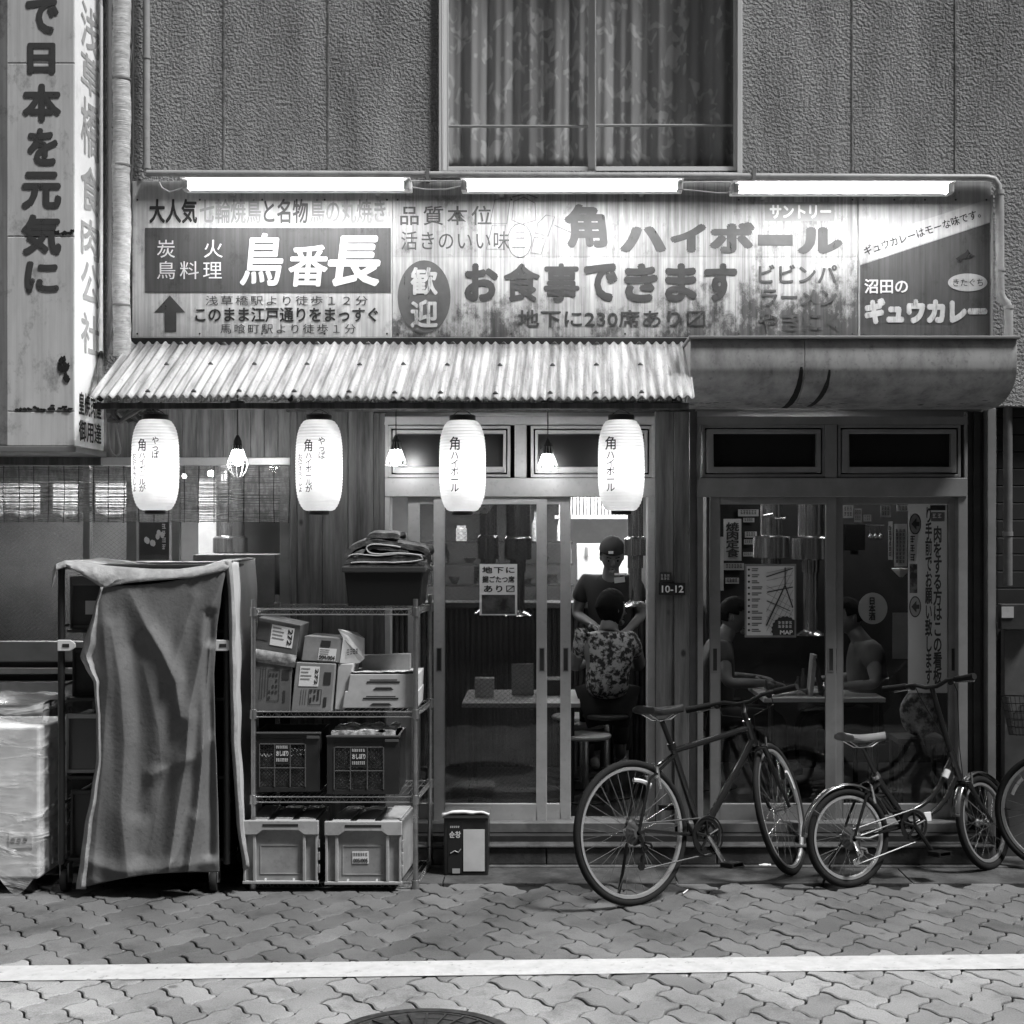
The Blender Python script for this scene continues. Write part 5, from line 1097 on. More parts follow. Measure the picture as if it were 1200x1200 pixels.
# ================================================================= BICYCLES
m_tyre = mat('tyre_rubber', .014, .8, bump=.3, bs=200, spec=.18); m_rim = mat('rim_alloy', .62, .3, .8); m_frame = mat('frame_paint', .010, .16, .0, spec=.5, coat=.25); m_steel = mat('bright_steel', .55, .2, .95); m_parts = mat('dark_parts', .015, .4, .4); m_saddle = mat('saddle_vinyl', .02, .35, spec=.6); m_saddle2 = mat('saddle_leather', .16, .35, spec=.6)
m_refl = mat('reflector', .6, .3)
def wheel(parent, c, r, tw, rot, name='wheel', steelrim=m_rim, nsp=32):
    """a wheel in its own plane (local x-z), turned by rot (3x3) and carried to c"""
    M = Matrix.Translation(c) @ rot.to_4x4(); n = 56
    o = MB().tube([Vector((math.cos(2 * math.pi * k / n) * (r - tw), 0, math.sin(2 * math.pi * k / n) * (r - tw))) for k in range(n)], tw, 10, True).xf(M).build(name, m_tyre, parent, smooth=True, local=True)
    b = MB(); rr_ = r - 2 * tw - .005
    b.lathe([(rr_ - .009, -.010), (rr_ + .004, -.011), (rr_ + .004, .011), (rr_ - .009, .010), (rr_ - .013, 0), (rr_ - .009, -.010)], (0, 0, 0), n, 'y'); b.xf(M).build('rim', steelrim, o, smooth=True, local=True)
    b = MB(); b.lathe([(0, -.045), (.008, -.045), (.008, -.032), (.024, -.03), (.024, -.026), (.015, -.02), (.015, .02), (.024, .026), (.024, .03), (.008, .032), (.008, .045), (0, .045)], (0, 0, 0), 16, 'y'); b.xf(M).build('hub', m_steel, o, smooth=True, local=True)
    b = MB()
    for k in range(nsp):
        a_ = 2 * math.pi * k / nsp; sd = .028 if k % 2 else -.028; off = (1 if (k // 2) % 2 else -1) * 1.15
        p0 = Vector((.022 * math.cos(a_ + off), sd, .022 * math.sin(a_ + off))); p1 = Vector((rr_ * math.cos(a_), sd * .1, rr_ * math.sin(a_))); b.tube([p0, p1], .0011, 4)
    b.xf(M).build('spokes', m_steel, o, local=True)
    b = MB(); b.tube([Vector((rr_, 0, 0)), Vector((rr_ - .045, .012, 0))], .003, 6); b.xf(M).build('valve', m_parts, o, local=True)
    return o
def spoke_reflector(o_parent, c, rot, r, a_):
    M = Matrix.Translation(c) @ rot.to_4x4(); b = MB(); pts = [Vector((r * math.cos(a_ + d_), -.012, r * math.sin(a_ + d_))) for d_ in (-.22, -.11, 0, .11, .22)]; b.tube(pts, .010, 6); b.xf(M).build('spoke_reflector', m_refl, o_parent, local=True, smooth=True)
def rz3(a): return Matrix.Rotation(a, 3, 'Z')
def bicycle(label, loc, heading, lean, steer, wb, r, tw, style, saddle_m, group='bicycles parked at the kerb'):
    root = thing('bicycle', label, 'bicycle', loc, group); root.rotation_euler = Matrix.Rotation(heading, 3, 'Z').to_4x4().to_euler()
    # lean about the line through the two tyre contacts
    root.rotation_euler = (Matrix.Rotation(heading, 3, 'Z') @ Matrix.Rotation(lean, 3, 'X')).to_euler()
    V = lambda x, z, y=0.0: Vector((x, y, z))
    hub_r, hub_f = V(0, r), V(wb, r); st = rz3(steer)
    def B(mb, name, m, parent=root, **k): return mb.build(name, m, parent, local=True, **k)
    if style == 'hybrid':
        bb = V(.43, .275); seat_top = V(.295, .70); hd_t, hd_b = V(.795, .80), V(.83, .69); sad = V(.235, .895); bar_c = V(.80, .90); bar_w = .30
        ax0 = V(.80, .79)
    else:
        bb = V(.375, .275); seat_top = V(.205, .52); hd_t, hd_b = V(.675, .62), V(.715, .49); sad = V(.125, .725); bar_c = V(.585, .965); bar_w = .27
        ax0 = hd_t
    # steering: everything forward of the head turns about the steering axis
    ax = (hd_t - hd_b).normalized(); Rs = Matrix.Rotation(steer, 3, ax)
    def turn(p): return hd_b + Rs @ (Vector(p) - hd_b)
    hub_f2 = turn(hub_f); dz_ = r - hub_f2.z; hub_f2.z = r
    rw = wheel(root, hub_r, r, tw, Matrix.Identity(3)); fw = wheel(root, hub_f2, r, tw, Rs)
    if style == 'hybrid':
        spoke_reflector(rw, hub_r, Matrix.Identity(3), r * .72, 1.25); spoke_reflector(fw, hub_f2, Rs, r * .75, .55)
    b = MB()
    if style == 'hybrid':
        b.tube([seat_top, hd_t - ax * .03], .0155, 12); b.tube([bb, hd_b + ax * .02], .0195, 12); b.tube([bb, seat_top + (seat_top - bb) * .05], .0165, 12)
    else:
        b.tube([bb, seat_top + (seat_top - bb) * .12], .0175, 12)
        curve = [hd_t - ax * .02, V(.64, .545), V(.59, .46), V(.53, .40), V(.46, .365), V(.37, .335), V(.27, .355), V(.215, .42)]; b.tube(curve, .0125, 10)
        curve = [hd_b + ax * .02, V(.685, .475), V(.635, .40), V(.57, .345), V(.49, .305), V(.40, .275), bb]; b.tube(curve, .0135, 10)
    b.tube([hd_b - ax * .012, hd_t + ax * .012], .0205, 12); b.tube([bb + V(0, 0, -.035), bb + V(0, 0, .035)], .021, 12)
    fr = B(b, 'frame', m_frame, smooth=True)
    b = MB()
    for s_ in (-1, 1):
        b.tube([bb + V(-.01, 0, .02 * s_), V(.05, r + .005, .05 * s_), V(0, r, .055 * s_)], .0085, 8); b.tube([seat_top + V(.0, -.02, .012 * s_), V(.10, (r + seat_top.z) / 2 + .06, .04 * s_), V(0, r, .055 * s_)], .0075, 8)
    B(b, 'rear_stay', m_frame if style == 'hybrid' else m_frame, smooth=True)
    if style != 'hybrid':
        b = MB()
        b.tube([V(.30, .305, -.03), V(.12, r + .03, -.064), V(.03, r + .012, -.066)], .0035, 6)
        B(b, 'stay_highlight', m_steel, smooth=True)  # steel strip added as the highlight along the stay
        MB().tube([V(.635, .535, -.016), V(.612, .498, -.016)], .017, 10).build('shift_sticker', m_refl, root, local=True, smooth=True)
    # fork
    b = MB()
    cr = hd_b - ax * .03
    for s_ in (-1, 1):
        top_ = turn(cr) + Rs @ V(0, 0, .048 * s_); bot = hub_f2 + Rs @ V(0, 0, .052 * s_); mid_ = (top_ + bot) / 2 + Rs @ V(-.012, 0, 0); b.tube([turn(cr), top_ + Vector((0, 0, .0)), mid_, bot], [.015, .0155, .0125, .009], 10)
    B(b, 'fork', m_frame, smooth=True)
    # stem and bars
    b = MB(); tc_ = turn(bar_c)
    if style == 'hybrid': b.tube([hd_t, hd_t + ax * .05, turn(V(.80, .87)), tc_], .0145, 10)
    else: b.tube([hd_t, hd_t + ax * .06, turn(V(.60, .90)), tc_], [.016, .0155, .0135, .0135], 10)
    B(b, 'stem', m_parts, smooth=True)
    b = MB(); side_ = Rs @ V(0, 0, 1); bk = Rs @ V(-1, 0, 0)
    bar = [tc_ + side_ * (bar_w * s_) + Vector((0, 0, .022 * (1 if abs(s_) > .3 else 0))) + bk * (.035 * s_ * s_) for s_ in (-1, -.7, -.35, -.12, .12, .35, .7, 1)]; b.tube(bar, .0112, 10)
    hb = B(b, 'handlebar', m_parts, smooth=True)
    for s_ in (-1, 1):
        e_ = bar[0] if s_ < 0 else bar[-1]; d_ = (bar[1] - bar[0]).normalized() if s_ < 0 else (bar[-2] - bar[-1]).normalized()
        MB().tube([e_ - d_ * .005, e_ + d_ * .01, e_ + d_ * .06, e_ + d_ * .125], [.0165, .0175, .0155, .0165], 12).build('grip', m_tyre, hb, local=True, smooth=True)
        b = MB(); p0 = e_ + d_ * .16; b.tube([p0, p0 - bk * .03 + Vector((0, 0, -.012)), e_ + d_ * .03 - bk * .045 + Vector((0, 0, -.02))], [.009, .006, .0045], 6); b.build('brake_lever', m_steel, hb, local=True, smooth=True)
        b = MB(); b.ball(p0 + Vector((0, 0, -.012)), (.018, .018, .014), 10, 6); b.tube([p0 - bk * .02, p0 - bk * .06 + Vector((0, 0, -.06)), hd_t + ax * .03 - bk * .05 + side_ * .03 * s_, hd_b - bk * .04], .0026, 6); b.build('cable', m_parts, root, local=True, smooth=True)
    # saddle and post
    B(MB().tube([seat_top, sad + V(.0, -.045)], .0130, 10), 'seat_post', m_parts if style == 'hybrid' else m_frame, smooth=True)
    B(MB().tube([seat_top + (seat_top - bb) * .02, seat_top + (seat_top - bb) * .09], .021, 12), 'seat_clamp', m_steel if style != 'hybrid' else m_parts, smooth=True)
    def sd_fn(u, v):
        x_ = -.125 + .265 * u; wd = .075 * (1 - u) ** 1.35 * 1.0 + .021; wd *= (1 - max(0, (.08 - u) / .08) ** 2 * .5) * (1 - max(0, (u - .93) / .07) ** 2 * .6)
        a_ = 2 * math.pi * v; y_ = wd * math.cos(a_); top_ = .022 * (1 if math.sin(a_) > 0 else .9); z_ = top_ * math.copysign(abs(math.sin(a_)) ** .7, math.sin(a_)) + .018 * (abs(u - .5) * 2) ** 2 * (1 if u < .5 else .35)
        return sad + Vector((x_, y_, z_))
    b = MB().grid(sd_fn, 18, 20); n_ = 19; b.f += [tuple(j * n_ for j in range(20)), tuple(j * n_ + 18 for j in range(19, -1, -1))]; b.mi += [0, 0]
    so_ = B(b, 'saddle', saddle_m, smooth=True)
    b = MB()
    for s_ in (-1, 1): b.tube([sad + V(-.10, -.005, .03 * s_), sad + V(-.04, -.04, .022 * s_), sad + V(.04, -.04, .022 * s_), sad + V(.11, -.008, .012 * s_)], .0036, 6)
    b.build('saddle_rail', m_steel, so_, local=True, smooth=True)
    # drive train on the right side (local -y)
    cr_r = .088 if style == 'hybrid' else .082; c0 = bb + V(0, 0, -.048)
    def ring(mb, c, r1, r0, y0, n=44, teeth=True):
        o_ = []
        for k in range(n):
            a_ = 2 * math.pi * k / n; rr_ = r1 + (.003 if (teeth and k % 2) else 0); o_.append(rr_)
        vs = [c + V(o_[k] * math.cos(2 * math.pi * k / n), o_[k] * math.sin(2 * math.pi * k / n), y0) for k in range(n)] + [c + V(r0 * math.cos(2 * math.pi * k / n), r0 * math.sin(2 * math.pi * k / n), y0) for k in range(n)]
        vs += [v + V(0, 0, .003) for v in vs]; fs = []
        for k in range(n): j = (k + 1) % n; fs += [(k, j, n + j, n + k), (2 * n + k, 3 * n + k, 3 * n + j, 2 * n + j), (k, 2 * n + k, 2 * n + j, j), (n + k, n + j, 3 * n + j, 3 * n + k)]
        mb.add(vs, fs)
    b = MB(); ring(b, c0, cr_r, cr_r * .80, 0); ring(b, c0, cr_r * .78, cr_r * .62, .008)
    for k in range(5): a_ = 2 * math.pi * k / 5 + .3; b.tube([c0 + V(.012 * math.cos(a_), .012 * math.sin(a_), -.004), c0 + V(cr_r * .84 * math.cos(a_), cr_r * .84 * math.sin(a_), 0)], .007, 6)
    if style == 'hybrid': b.tube([c0 + V((cr_r + .008) * math.cos(2 * math.pi * k / 40), (cr_r + .008) * math.sin(2 * math.pi * k / 40), -.006) for k in range(40)], .0045, 6, True)
    cs = B(b, 'chainring', m_parts, smooth=True)
    ca = -1.05 if style == 'hybrid' else -1.0
    for s_, a_ in ((-1, ca), (1, ca + math.pi)):
        y_ = .062 * s_; e_ = bb + V(.165 * math.cos(a_), .165 * math.sin(a_), y_ + .008 * s_); k_ = B(MB().tube([bb + V(0, 0, y_ - .01 * s_), e_], [.013, .010], 8), 'crank', m_steel if s_ < 0 and style == 'hybrid' else m_parts, smooth=True)
        b = MB(); pc = e_ + V(0, 0, .05 * s_)
        for q in (-1, 1): b.box(pc.x - .042, pc.x + .042, pc.y - .045 + (0), pc.y + .045, pc.z + .010 * q - .002, pc.z + .010 * q + .002)
        for q in (-1, 1): b.box(pc.x + .034 * q - .003, pc.x + .034 * q + .003, pc.y - .045, pc.y + .045, pc.z - .0079, pc.z + .0079)
        b.build('pedal', m_parts, k_, local=True)
    b = MB()
    for k in range(7): ring(b, hub_r + V(0, 0, -.03 - .0 + .0), .022 + .0052 * (7 - k), .012, -.004 * k, 26)
    B(b, 'cassette', mat('cassette_steel', .16, .35, .8), smooth=False)
    b = MB(); q0 = hub_r + V(.01, -.03, -.055); q1 = hub_r + V(.025, -.075, -.06); q2 = hub_r + V(.0, -.155 if style == 'hybrid' else -.115, -.058)
    b.tube([hub_r + V(0, -.01, -.058), q0, q1], .011, 8); b.tube([q1, q2], .0065, 8)
    for q in (q1, q2): b.lathe([(0, -.004), (.019, -.004), (.019, .004), (0, .004)], q, 12, 'y')
    b.tube([hub_r + V(.02, -.045, -.072), hub_r + V(.05, -.055, -.078), hub_r + V(.06, -.075, -.074)], .006, 6); B(b, 'derailleur', m_steel if style != 'hybrid' else m_parts, smooth=True)
    b = MB(); cy_ = -.046; b.tube([hub_r + V(0, .042, cy_), bb + V(0, cr_r, cy_)], .0042, 6); n_ = 8
    b.tube([bb + V(cr_r * math.cos(a_), cr_r * math.sin(a_), cy_) for a_ in [math.pi / 2 - math.pi * k / 14 for k in range(15)]], .0042, 6); b.tube([bb + V(0, -cr_r, cy_), q2 + V(0, -.018, .012)], .0042, 6); b.tube([q2 + V(0, .018, .012), q1 + V(.01, 0, .012), hub_r + V(.03, .02, cy_)], .0042, 6); B(b, 'chain', mat('chain_steel', .12, .4, .8), smooth=True)
    # brakes
    bq = (.165, .53, .15, .635) if style == 'hybrid' else (.15, .405, .128, .495)
    for s_ in (-1, 1):
        B(MB().tube([V(bq[0], bq[1], .04 * s_), V(bq[2], bq[3], .045 * s_)], .007, 6), 'rear_brake_arm', m_steel, smooth=True)
        f0 = turn(cr) + Rs @ V(.035, -.01, .045 * s_); B(MB().tube([f0 + Vector((0, 0, -.03)), f0 + Vector((0, 0, .06))], .007, 6), 'front_brake_arm', m_steel, smooth=True)
    B(MB().tube([V(bq[2], bq[3], -.045), V(bq[2] + .012, bq[3] + .018, 0), V(bq[2], bq[3], .045)], .0025, 5), 'brake_wire', m_steel, smooth=True)
    # stand
    if style == 'hybrid': b = MB().tube([V(.03, r - .02, .065), V(.0, .16, .085), V(-.02, .012, .12)], .008, 8)
    else: b = MB().tube([V(.02, r - .02, .065), V(-.05, .13, .085), V(-.09, .010, .11)], .007, 8)
    b.ball((-.02 if style == 'hybrid' else -.09, .12 if style == 'hybrid' else .11, .012), .011, 8, 6); B(b, 'kickstand', m_parts, smooth=True)
    if style != 'hybrid':
        for cc, rot, a0, a1, nm in ((hub_r, Matrix.Identity(3), .35, 3.05, 'mudguard'), (hub_f2, Rs, .65, 2.95, 'mudguard')):
            M = Matrix.Translation(cc) @ rot.to_4x4(); ro = r + .012
            def mg(u, v): a_ = a0 + (a1 - a0) * u; q = (v - .5) * 2; rr_ = ro + .010 * (1 - q * q); return Vector((rr_ * math.cos(a_), q * .026, rr_ * math.sin(a_)))
            MB().grid(mg, 30, 6).xf(M).build(nm, mat('mudguard_chrome', .30, .18, .9), root, local=True, smooth=True, solid=.0015)
            b = MB()
            for s_ in (-1, 1): b.tube([Vector((0, .05 * s_, 0)), Vector((ro * math.cos(2.5), .026 * s_, ro * math.sin(2.5)))], .0018, 5)
            b.xf(M).build('mudguard_stay', m_steel, root, local=True)
        b = MB(); b.tube([V(-.005, r + .006, -.07), V(.07, r - .004, -.078), V(.13, r + .008, -.075)], .005, 6); B(b, 'guard_wire', m_steel, smooth=True)
        MB().box(.455, .50, -.03, -.022, .285, .335).build('lock_tab', m_refl, root, local=True, bev=.004)
    return root, dict(bar=tc_, Rs=Rs, hub_f=hub_f2)
p_ = G(746, 1061)
bicycle('dark hybrid bicycle with large wheels leaning on its stand before the wooden pillar', (p_.x, p_.y, 0), math.radians(35.3), math.radians(-6.5), math.radians(29), 1.02, .341, .0165, 'hybrid', m_saddle)
p_ = G(997, 1040)
bicycle('dark small wheeled bicycle with curved frame and mudguards', (p_.x, p_.y, 0), math.radians(24), math.radians(-6), math.radians(20), .885, .245, .019, 'mini', m_saddle2)
# a third one, cut off by the right edge of the photograph
p_ = Vector((X(1247, -.42) + .95, -.05, 0))
r3, info = bicycle('dark bicycle with front wire basket cut off at the right edge', (p_.x, p_.y, 0), math.radians(180 + 14), math.radians(-4), math.radians(-40), .98, .31, .017, 'hybrid', m_saddle)
b = MB(); c = info['bar'] + info['Rs'] @ Vector((.27, 0, .0)); hx, hy, hz = .16, .19, .20
def bk(x_, y_, z_): k_ = .78 + .22 * (z_ + hz) / hz; return c + info['Rs'] @ Vector((x_ * hx * k_, y_ * hy * k_, z_))
for z_ in (0, -.04, -.08, -.12, -.16, -hz): b.tube([bk(1, 1, z_), bk(-1, 1, z_), bk(-1, -1, z_), bk(1, -1, z_)], .0022 if z_ else .004, 5, True)
for k in range(-7, 8):
    for s_ in (-1, 1): b.tube([bk(k / 7, s_, 0), bk(k / 7, s_, -hz)], .0014, 4); b.tube([bk(s_, k / 7, 0), bk(s_, k / 7, -hz)], .0014, 4)
    b.tube([bk(k / 7, -1, -hz), bk(k / 7, 1, -hz)], .0014, 4)
b.build('basket', m_parts, r3, local=True)
# ================================================================= INSIDE THE RESTAURANT
m_steeld = mat('brushed_duct', .5, .17, .9, var=.3, vs=8, st=(8, 8, .5))
m_lampp = glow('lamp_diffuser', 14.0); m_lampk = glow('kitchen_diffuser', 38.0)
def ceiling_lamp(label, x_, y_, hx, hy, m):
    t = thing('ceiling_lamp', label, 'lamp', (x_, y_, 2.43), 'ceiling lamps inside the restaurant')
    MB().box(x_ - hx - .02, x_ + hx + .02, y_ - hy - .02, y_ + hy + .02, 2.41, 2.438).build('casing', m_white, t)
    MB().box(x_ - hx, x_ + hx, y_ - hy, y_ + hy, 2.395, 2.4099).build('diffuser', m, t)
for lab, x_, y_, hx, hy, m in (('white ceiling lamp in the room behind the bamboo blind', -2.6, .5, .6, .12, m_lampk), ('white ceiling lamp over the middle dining table', -.25, .8, .3, .08, m_lampp), ('white ceiling lamp above the counter stools', .0, 2.0, .3, .08, m_lampp),
                               ('white ceiling lamp above the right window table', 1.45, .8, .3, .045, m_lampp), ('white ceiling lamp near the right end wall', 2.2, 2.1, .3, .08, m_lampp), ('bright kitchen ceiling lamp behind the serving counter', .45, 3.6, .6, .1, m_lampk), ('bright kitchen ceiling lamp left of the serving counter', -1.3, 3.6, .5, .1, m_lampk)):
    ceiling_lamp(lab, x_, y_, hx, hy, m)
# walls that divide the rooms
m_dkwall = mat('dining_wall', .018, .8, var=.3, vs=4)
MB().box(1.16, 3.4, 2.6, 2.66, .1, 2.44).build('partition_wall', m_dkwall, bld)
MB().box(1.12, 1.16, 2.3, 5.2, .1, 2.44).build('partition_wall', m_dkwall, bld)
MB().box(-4.2, X(345, .2) - .06, 2.0, 2.05, .1, 2.44).build('partition_wall', mat('pale_room_wall', .22, .85, var=.3, vs=2), bld)
# serving counter
CT = 1.27
t = thing('serving_counter', 'high serving counter with ribbed dark front before the kitchen', 'counter', (-.1, 2.4, .1))
b = MB()
for k in range(60): x_ = -1.25 + k * .0385; b.lathe([(0, .1), (.017, .1), (.017, CT - .05), (0, CT - .05)], (x_, 2.42, 0), 8)
b.build('ribbed_front', mat('ribbed_wood', .07, .5, var=.4, vs=3), t, smooth=True)
MB().box(-1.27, 1.1, 2.425, 2.70, .1, CT - .05).build('body', m_dark, t); MB().box(-1.29, 1.1, 2.38, 2.74, CT - .0495, CT - .008).build('counter_top', mat('counter_wood', .16, .35, var=.3, vs=4), t, bev=.004)
t = thing('kitchen_cabinet', 'bright white cabinet door on the kitchen back wall', 'cabinet', (.48, 4.1, 1.3))
MB().pbox(676, 637, 736, 680, 4.1, 4.3).build('door', mat('cabinet_white', .75, .5, var=.1, vs=3), t, bev=.006); MB().pbox(685, 641, 689, 652, 4.07, 4.0995).build('handle', m_alud, t)
t = thing('slat_screen', 'pale vertical slats lit above the kitchen opening', 'screen', (.3, 4.05, 1.9)); b = MB()
for k in range(22): b.pbox(655 + k * 4.2, 576, 655 + k * 4.2 + 2.6, 604, 4.0, 4.03)
b.pbox(650, 604, 750, 608, 3.99, 4.04); b.build('slats', mat('slat_pale', .5, .6), t)
t = thing('kitchen_shelf', 'stainless kitchen shelf with jars on the back wall', 'shelf', (-.2, 4.0, 1.2))
for k, py_ in enumerate((634, 660, 685)): MB().pbox(480, py_, 672, py_ + 2.5, 3.9, 4.2).build('board', m_steeld, t)
rr_ = random.Random(12); shapes = ('jar', 'bowl', 'bottle')
for k in range(20):
    px_ = 484 + k * 9.6 + rr_.uniform(-1, 1); py_ = (634, 660, 685)[k % 3]; kind = shapes[rr_.randrange(3)]; c = P(px_, py_, 4.0); r_ = rr_.uniform(.028, .048); hh = rr_.uniform(.08, .15)
    pr = {'jar': [(0, 0), (r_, 0), (r_, hh * .8), (r_ * .8, hh * .85), (r_ * .85, hh), (0, hh)], 'bowl': [(0, 0), (r_ * .5, 0), (r_ * 1.2, hh * .5), (r_ * 1.1, hh * .5), (0, hh * .15)], 'bottle': [(0, 0), (r_ * .8, 0), (r_ * .8, hh), (r_ * .3, hh * 1.4), (r_ * .3, hh * 1.8), (0, hh * 1.8)]}[kind]
    tag(MB().lathe(pr, c, 14).build(kind, mat('crockery_%d' % (k % 3), (.75, .35, .6)[k % 3], .3), None, smooth=True), 'small %s on the %s kitchen shelf board, %s' % (kind, ('top', 'middle', 'bottom')[k % 3], ('far left behind the door', 'left of the door stile', 'behind the poster', 'behind the ducts', 'right of the duct', 'beside the open doorway', 'near the white cabinet')[k // 3]), kind, 'crockery on the kitchen shelf')
# exhaust ducts
def duct(label, px_, Y, r_up, r_col, c0, c1, r_low, low_end, hood):
    c = P(px_, c1, Y); t = thing('exhaust_duct', label, 'duct', (c.x, Y, Z(low_end, Y)), 'steel exhaust ducts over the grill tables'); z0_, z1_ = Z(c1, Y), Z(c0, Y); s_ = S(Y); zl = Z(low_end, Y)
    MB().lathe([(r_up, z1_ - .005), (r_up, (z1_ + 2.44) / 2 - .04), (r_up + .004, (z1_ + 2.44) / 2 - .036), (r_up + .004, (z1_ + 2.44) / 2 - .02), (r_up, (z1_ + 2.44) / 2 - .016), (r_up, 2.438)], (c.x, Y, 0), 28).build('upper_pipe', m_steeld, t, smooth=True)
    MB().lathe([(r_low, z0_ - .001), (r_col - .004, z0_), (r_col, z0_ + .004), (r_col, z1_ - .004), (r_col - .004, z1_), (r_up, z1_ + .012)], (c.x, Y, 0), 32).build('collar', m_steeld, t, smooth=True)
    b = MB().lathe([(r_low + .006, z0_ - .08), (r_low + .006, z0_ - .001)], (c.x, Y, 0), 24); b.lathe([(r_low - .004, zl), (r_low - .004, z0_ - .08)], (c.x, Y, 0), 24); b.build('lower_pipe', m_steeld, t, smooth=True)
    if hood: MB().lathe([(r_low + .05, zl - .035), (r_low + .045, zl - .03), (r_low - .004, zl)], (c.x, Y, 0), 24).build('hood', m_steeld, t, smooth=True)
duct('steel exhaust duct beside the worker, seen through the open doorway', 744.5, 1.45, .050, .072, 631, 651, .044, 704, True)
duct('steel exhaust duct with bright handle, left one in the right window', 904, 1.3, .068, .115, 629, 654, .055, 735, True)
duct('steel exhaust duct next to the map poster, right one in the right window', 950, 1.55, .085, .125, 630, 656, .052, 738, True)
duct('steel exhaust duct behind the small poster of the left door', 572, 1.6, .056, .068, 629, 655, .045, 712, True)
duct('broad dim exhaust duct right of the small poster', 607, 2.1, .085, .095, 630, 656, .05, 715, True)
duct('steel exhaust duct in the left side window under the blind', 270, 1.0, .085, .105, 630, 648, .06, 720, False)
b = MB().tube([P(895, 604, 1.2), P(905, 602, 1.19), P(908, 608, 1.19), P(920, 607, 1.19)], .006, 8); tag(b.build('duct_handle', m_steeld, None, smooth=True), 'bright damper handle on the left duct of the right window', 'handle')
# tables and stools
m_ttop = mat('table_laminate', .42, .35, var=.15, vs=3)
def table(label, x0_, x1_, y0_, y1_, z_):
    t = thing('dining_table', label, 'table', ((x0_ + x1_) / 2, (y0_ + y1_) / 2, .1))
    MB().box(x0_, x1_, y0_, y1_, z_ - .028, z_).build('table_top', m_ttop, t, bev=.003)
    for xx in (x0_ + .05, x1_ - .05):
        for yy in (y0_ + .05, y1_ - .05): MB().tube([(xx, yy, .1), (xx, yy, z_ - .0285)], .016, 8).build('leg', m_dark, t, smooth=True)
s_ = S(1.0)
table('pale topped dining table behind the left sliding door', X(541, 1.0), X(680, 1.0), 1.0, 1.75, Z(824, 1.0))
table('grill table behind the right window with diners on both sides', X(895, 1.15), X(1038, 1.15), 1.15, 1.85, Z(818, 1.15))
def stool(label, x_, y_, z_, grp='round stools by the counter', dark=False):
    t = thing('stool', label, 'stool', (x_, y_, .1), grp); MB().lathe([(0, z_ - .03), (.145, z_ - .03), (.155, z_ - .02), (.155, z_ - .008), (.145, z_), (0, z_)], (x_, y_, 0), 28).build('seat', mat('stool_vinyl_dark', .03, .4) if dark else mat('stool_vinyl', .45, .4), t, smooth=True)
    MB().lathe([(.020, .12), (.020, z_ - .031)], (x_, y_, 0), 12).build('post', m_steel, t, smooth=True); MB().lathe([(0, .1), (.17, .1), (.17, .108), (.03, .125), (0, .125)], (x_, y_, 0), 24).build('base', m_dark, t, smooth=True)
for lab, px_, py_, Y in (('pale round stool farthest back in the row inside the doorway', 673, 837.5, 2.05), ('pale round stool in the middle of the row inside the doorway', 682, 846.5, 1.65), ('pale round stool nearest the door in the row', 687, 859.5, 1.15)): stool(lab, X(px_, Y), Y, Z(py_, Y))
stool('round stool under the seated customer with patterned shirt', .385, 1.30, .62, None) if False else None
# things on the tables
zt_ = Z(824, 1.0)
def lay(label, cat, name, mb, m, **k): return tag(mb.build(name, m, None, **k), label, cat)
c = P(570, 800, 1.3)
lay('white napkin box on the middle dining table', 'box', 'napkin_box', MB().box(-.45, -.33, 1.3, 1.40, zt_, zt_ + .12), m_binl, bev=.004)
lay('pale menu card standing on the middle dining table', 'menu', 'menu_card', MB().box(-.22, -.08, 1.42, 1.44, zt_, zt_ + .20), m_card, bev=.002)
lay('dark grill box at the back of the middle dining table', 'grill', 'table_grill', MB().box(-.05, .12, 1.4, 1.62, zt_, zt_ + .10), m_dark, bev=.006)
zt2 = Z(818, 1.15)
lay('round steel grill in the right window table', 'grill', 'table_grill', MB().lathe([(0, 0), (.15, 0), (.16, .035), (.14, .045), (.05, .03), (0, .03)], (X(925, 1.4), 1.42, zt2), 28), m_steeld, smooth=True)
t = thing('menu_stand', 'upright menu stand beside the grill in the right window', 'menu', (X(953, 1.3), 1.3, zt2))
MB().obox((X(951, 1.3), 1.3, zt2 + .13), (.012, .06, .13), Matrix.Rotation(.10, 3, 'Y')).build('menu', m_card, t); MB().obox((X(959, 1.3), 1.3, zt2 + .12), (.008, .06, .12), Matrix.Rotation(-.18, 3, 'Y')).build('cover', m_dark, t)
for k, (px_, hh) in enumerate(((938, .11), (944, .16), (968, .09))): lay(('short dark sauce bottle left of the menu stand', 'tall sauce bottle touching the menu stand', 'small sauce cup right of the menu stand')[k], 'bottle', 'sauce_bottle', MB().lathe([(0, 0), (.025, 0), (.025, hh * .6), (.010, hh * .8), (.010, hh), (0, hh)], (X(px_, 1.3), 1.38, zt2), 12), m_steeld if k == 2 else m_dark, smooth=True)
for k, px_ in enumerate((868, 878)): lay(('glass jar in front of the left diner', 'glass cup in front of the left diner')[k], 'glass', 'drinking_glass', MB().lathe([(0, 0), (.03, 0), (.036, .1), (.032, .1), (.027, .01), (0, .01)], (X(px_ + 35, 1.25), 1.25, zt2), 14), m_pane, smooth=True)
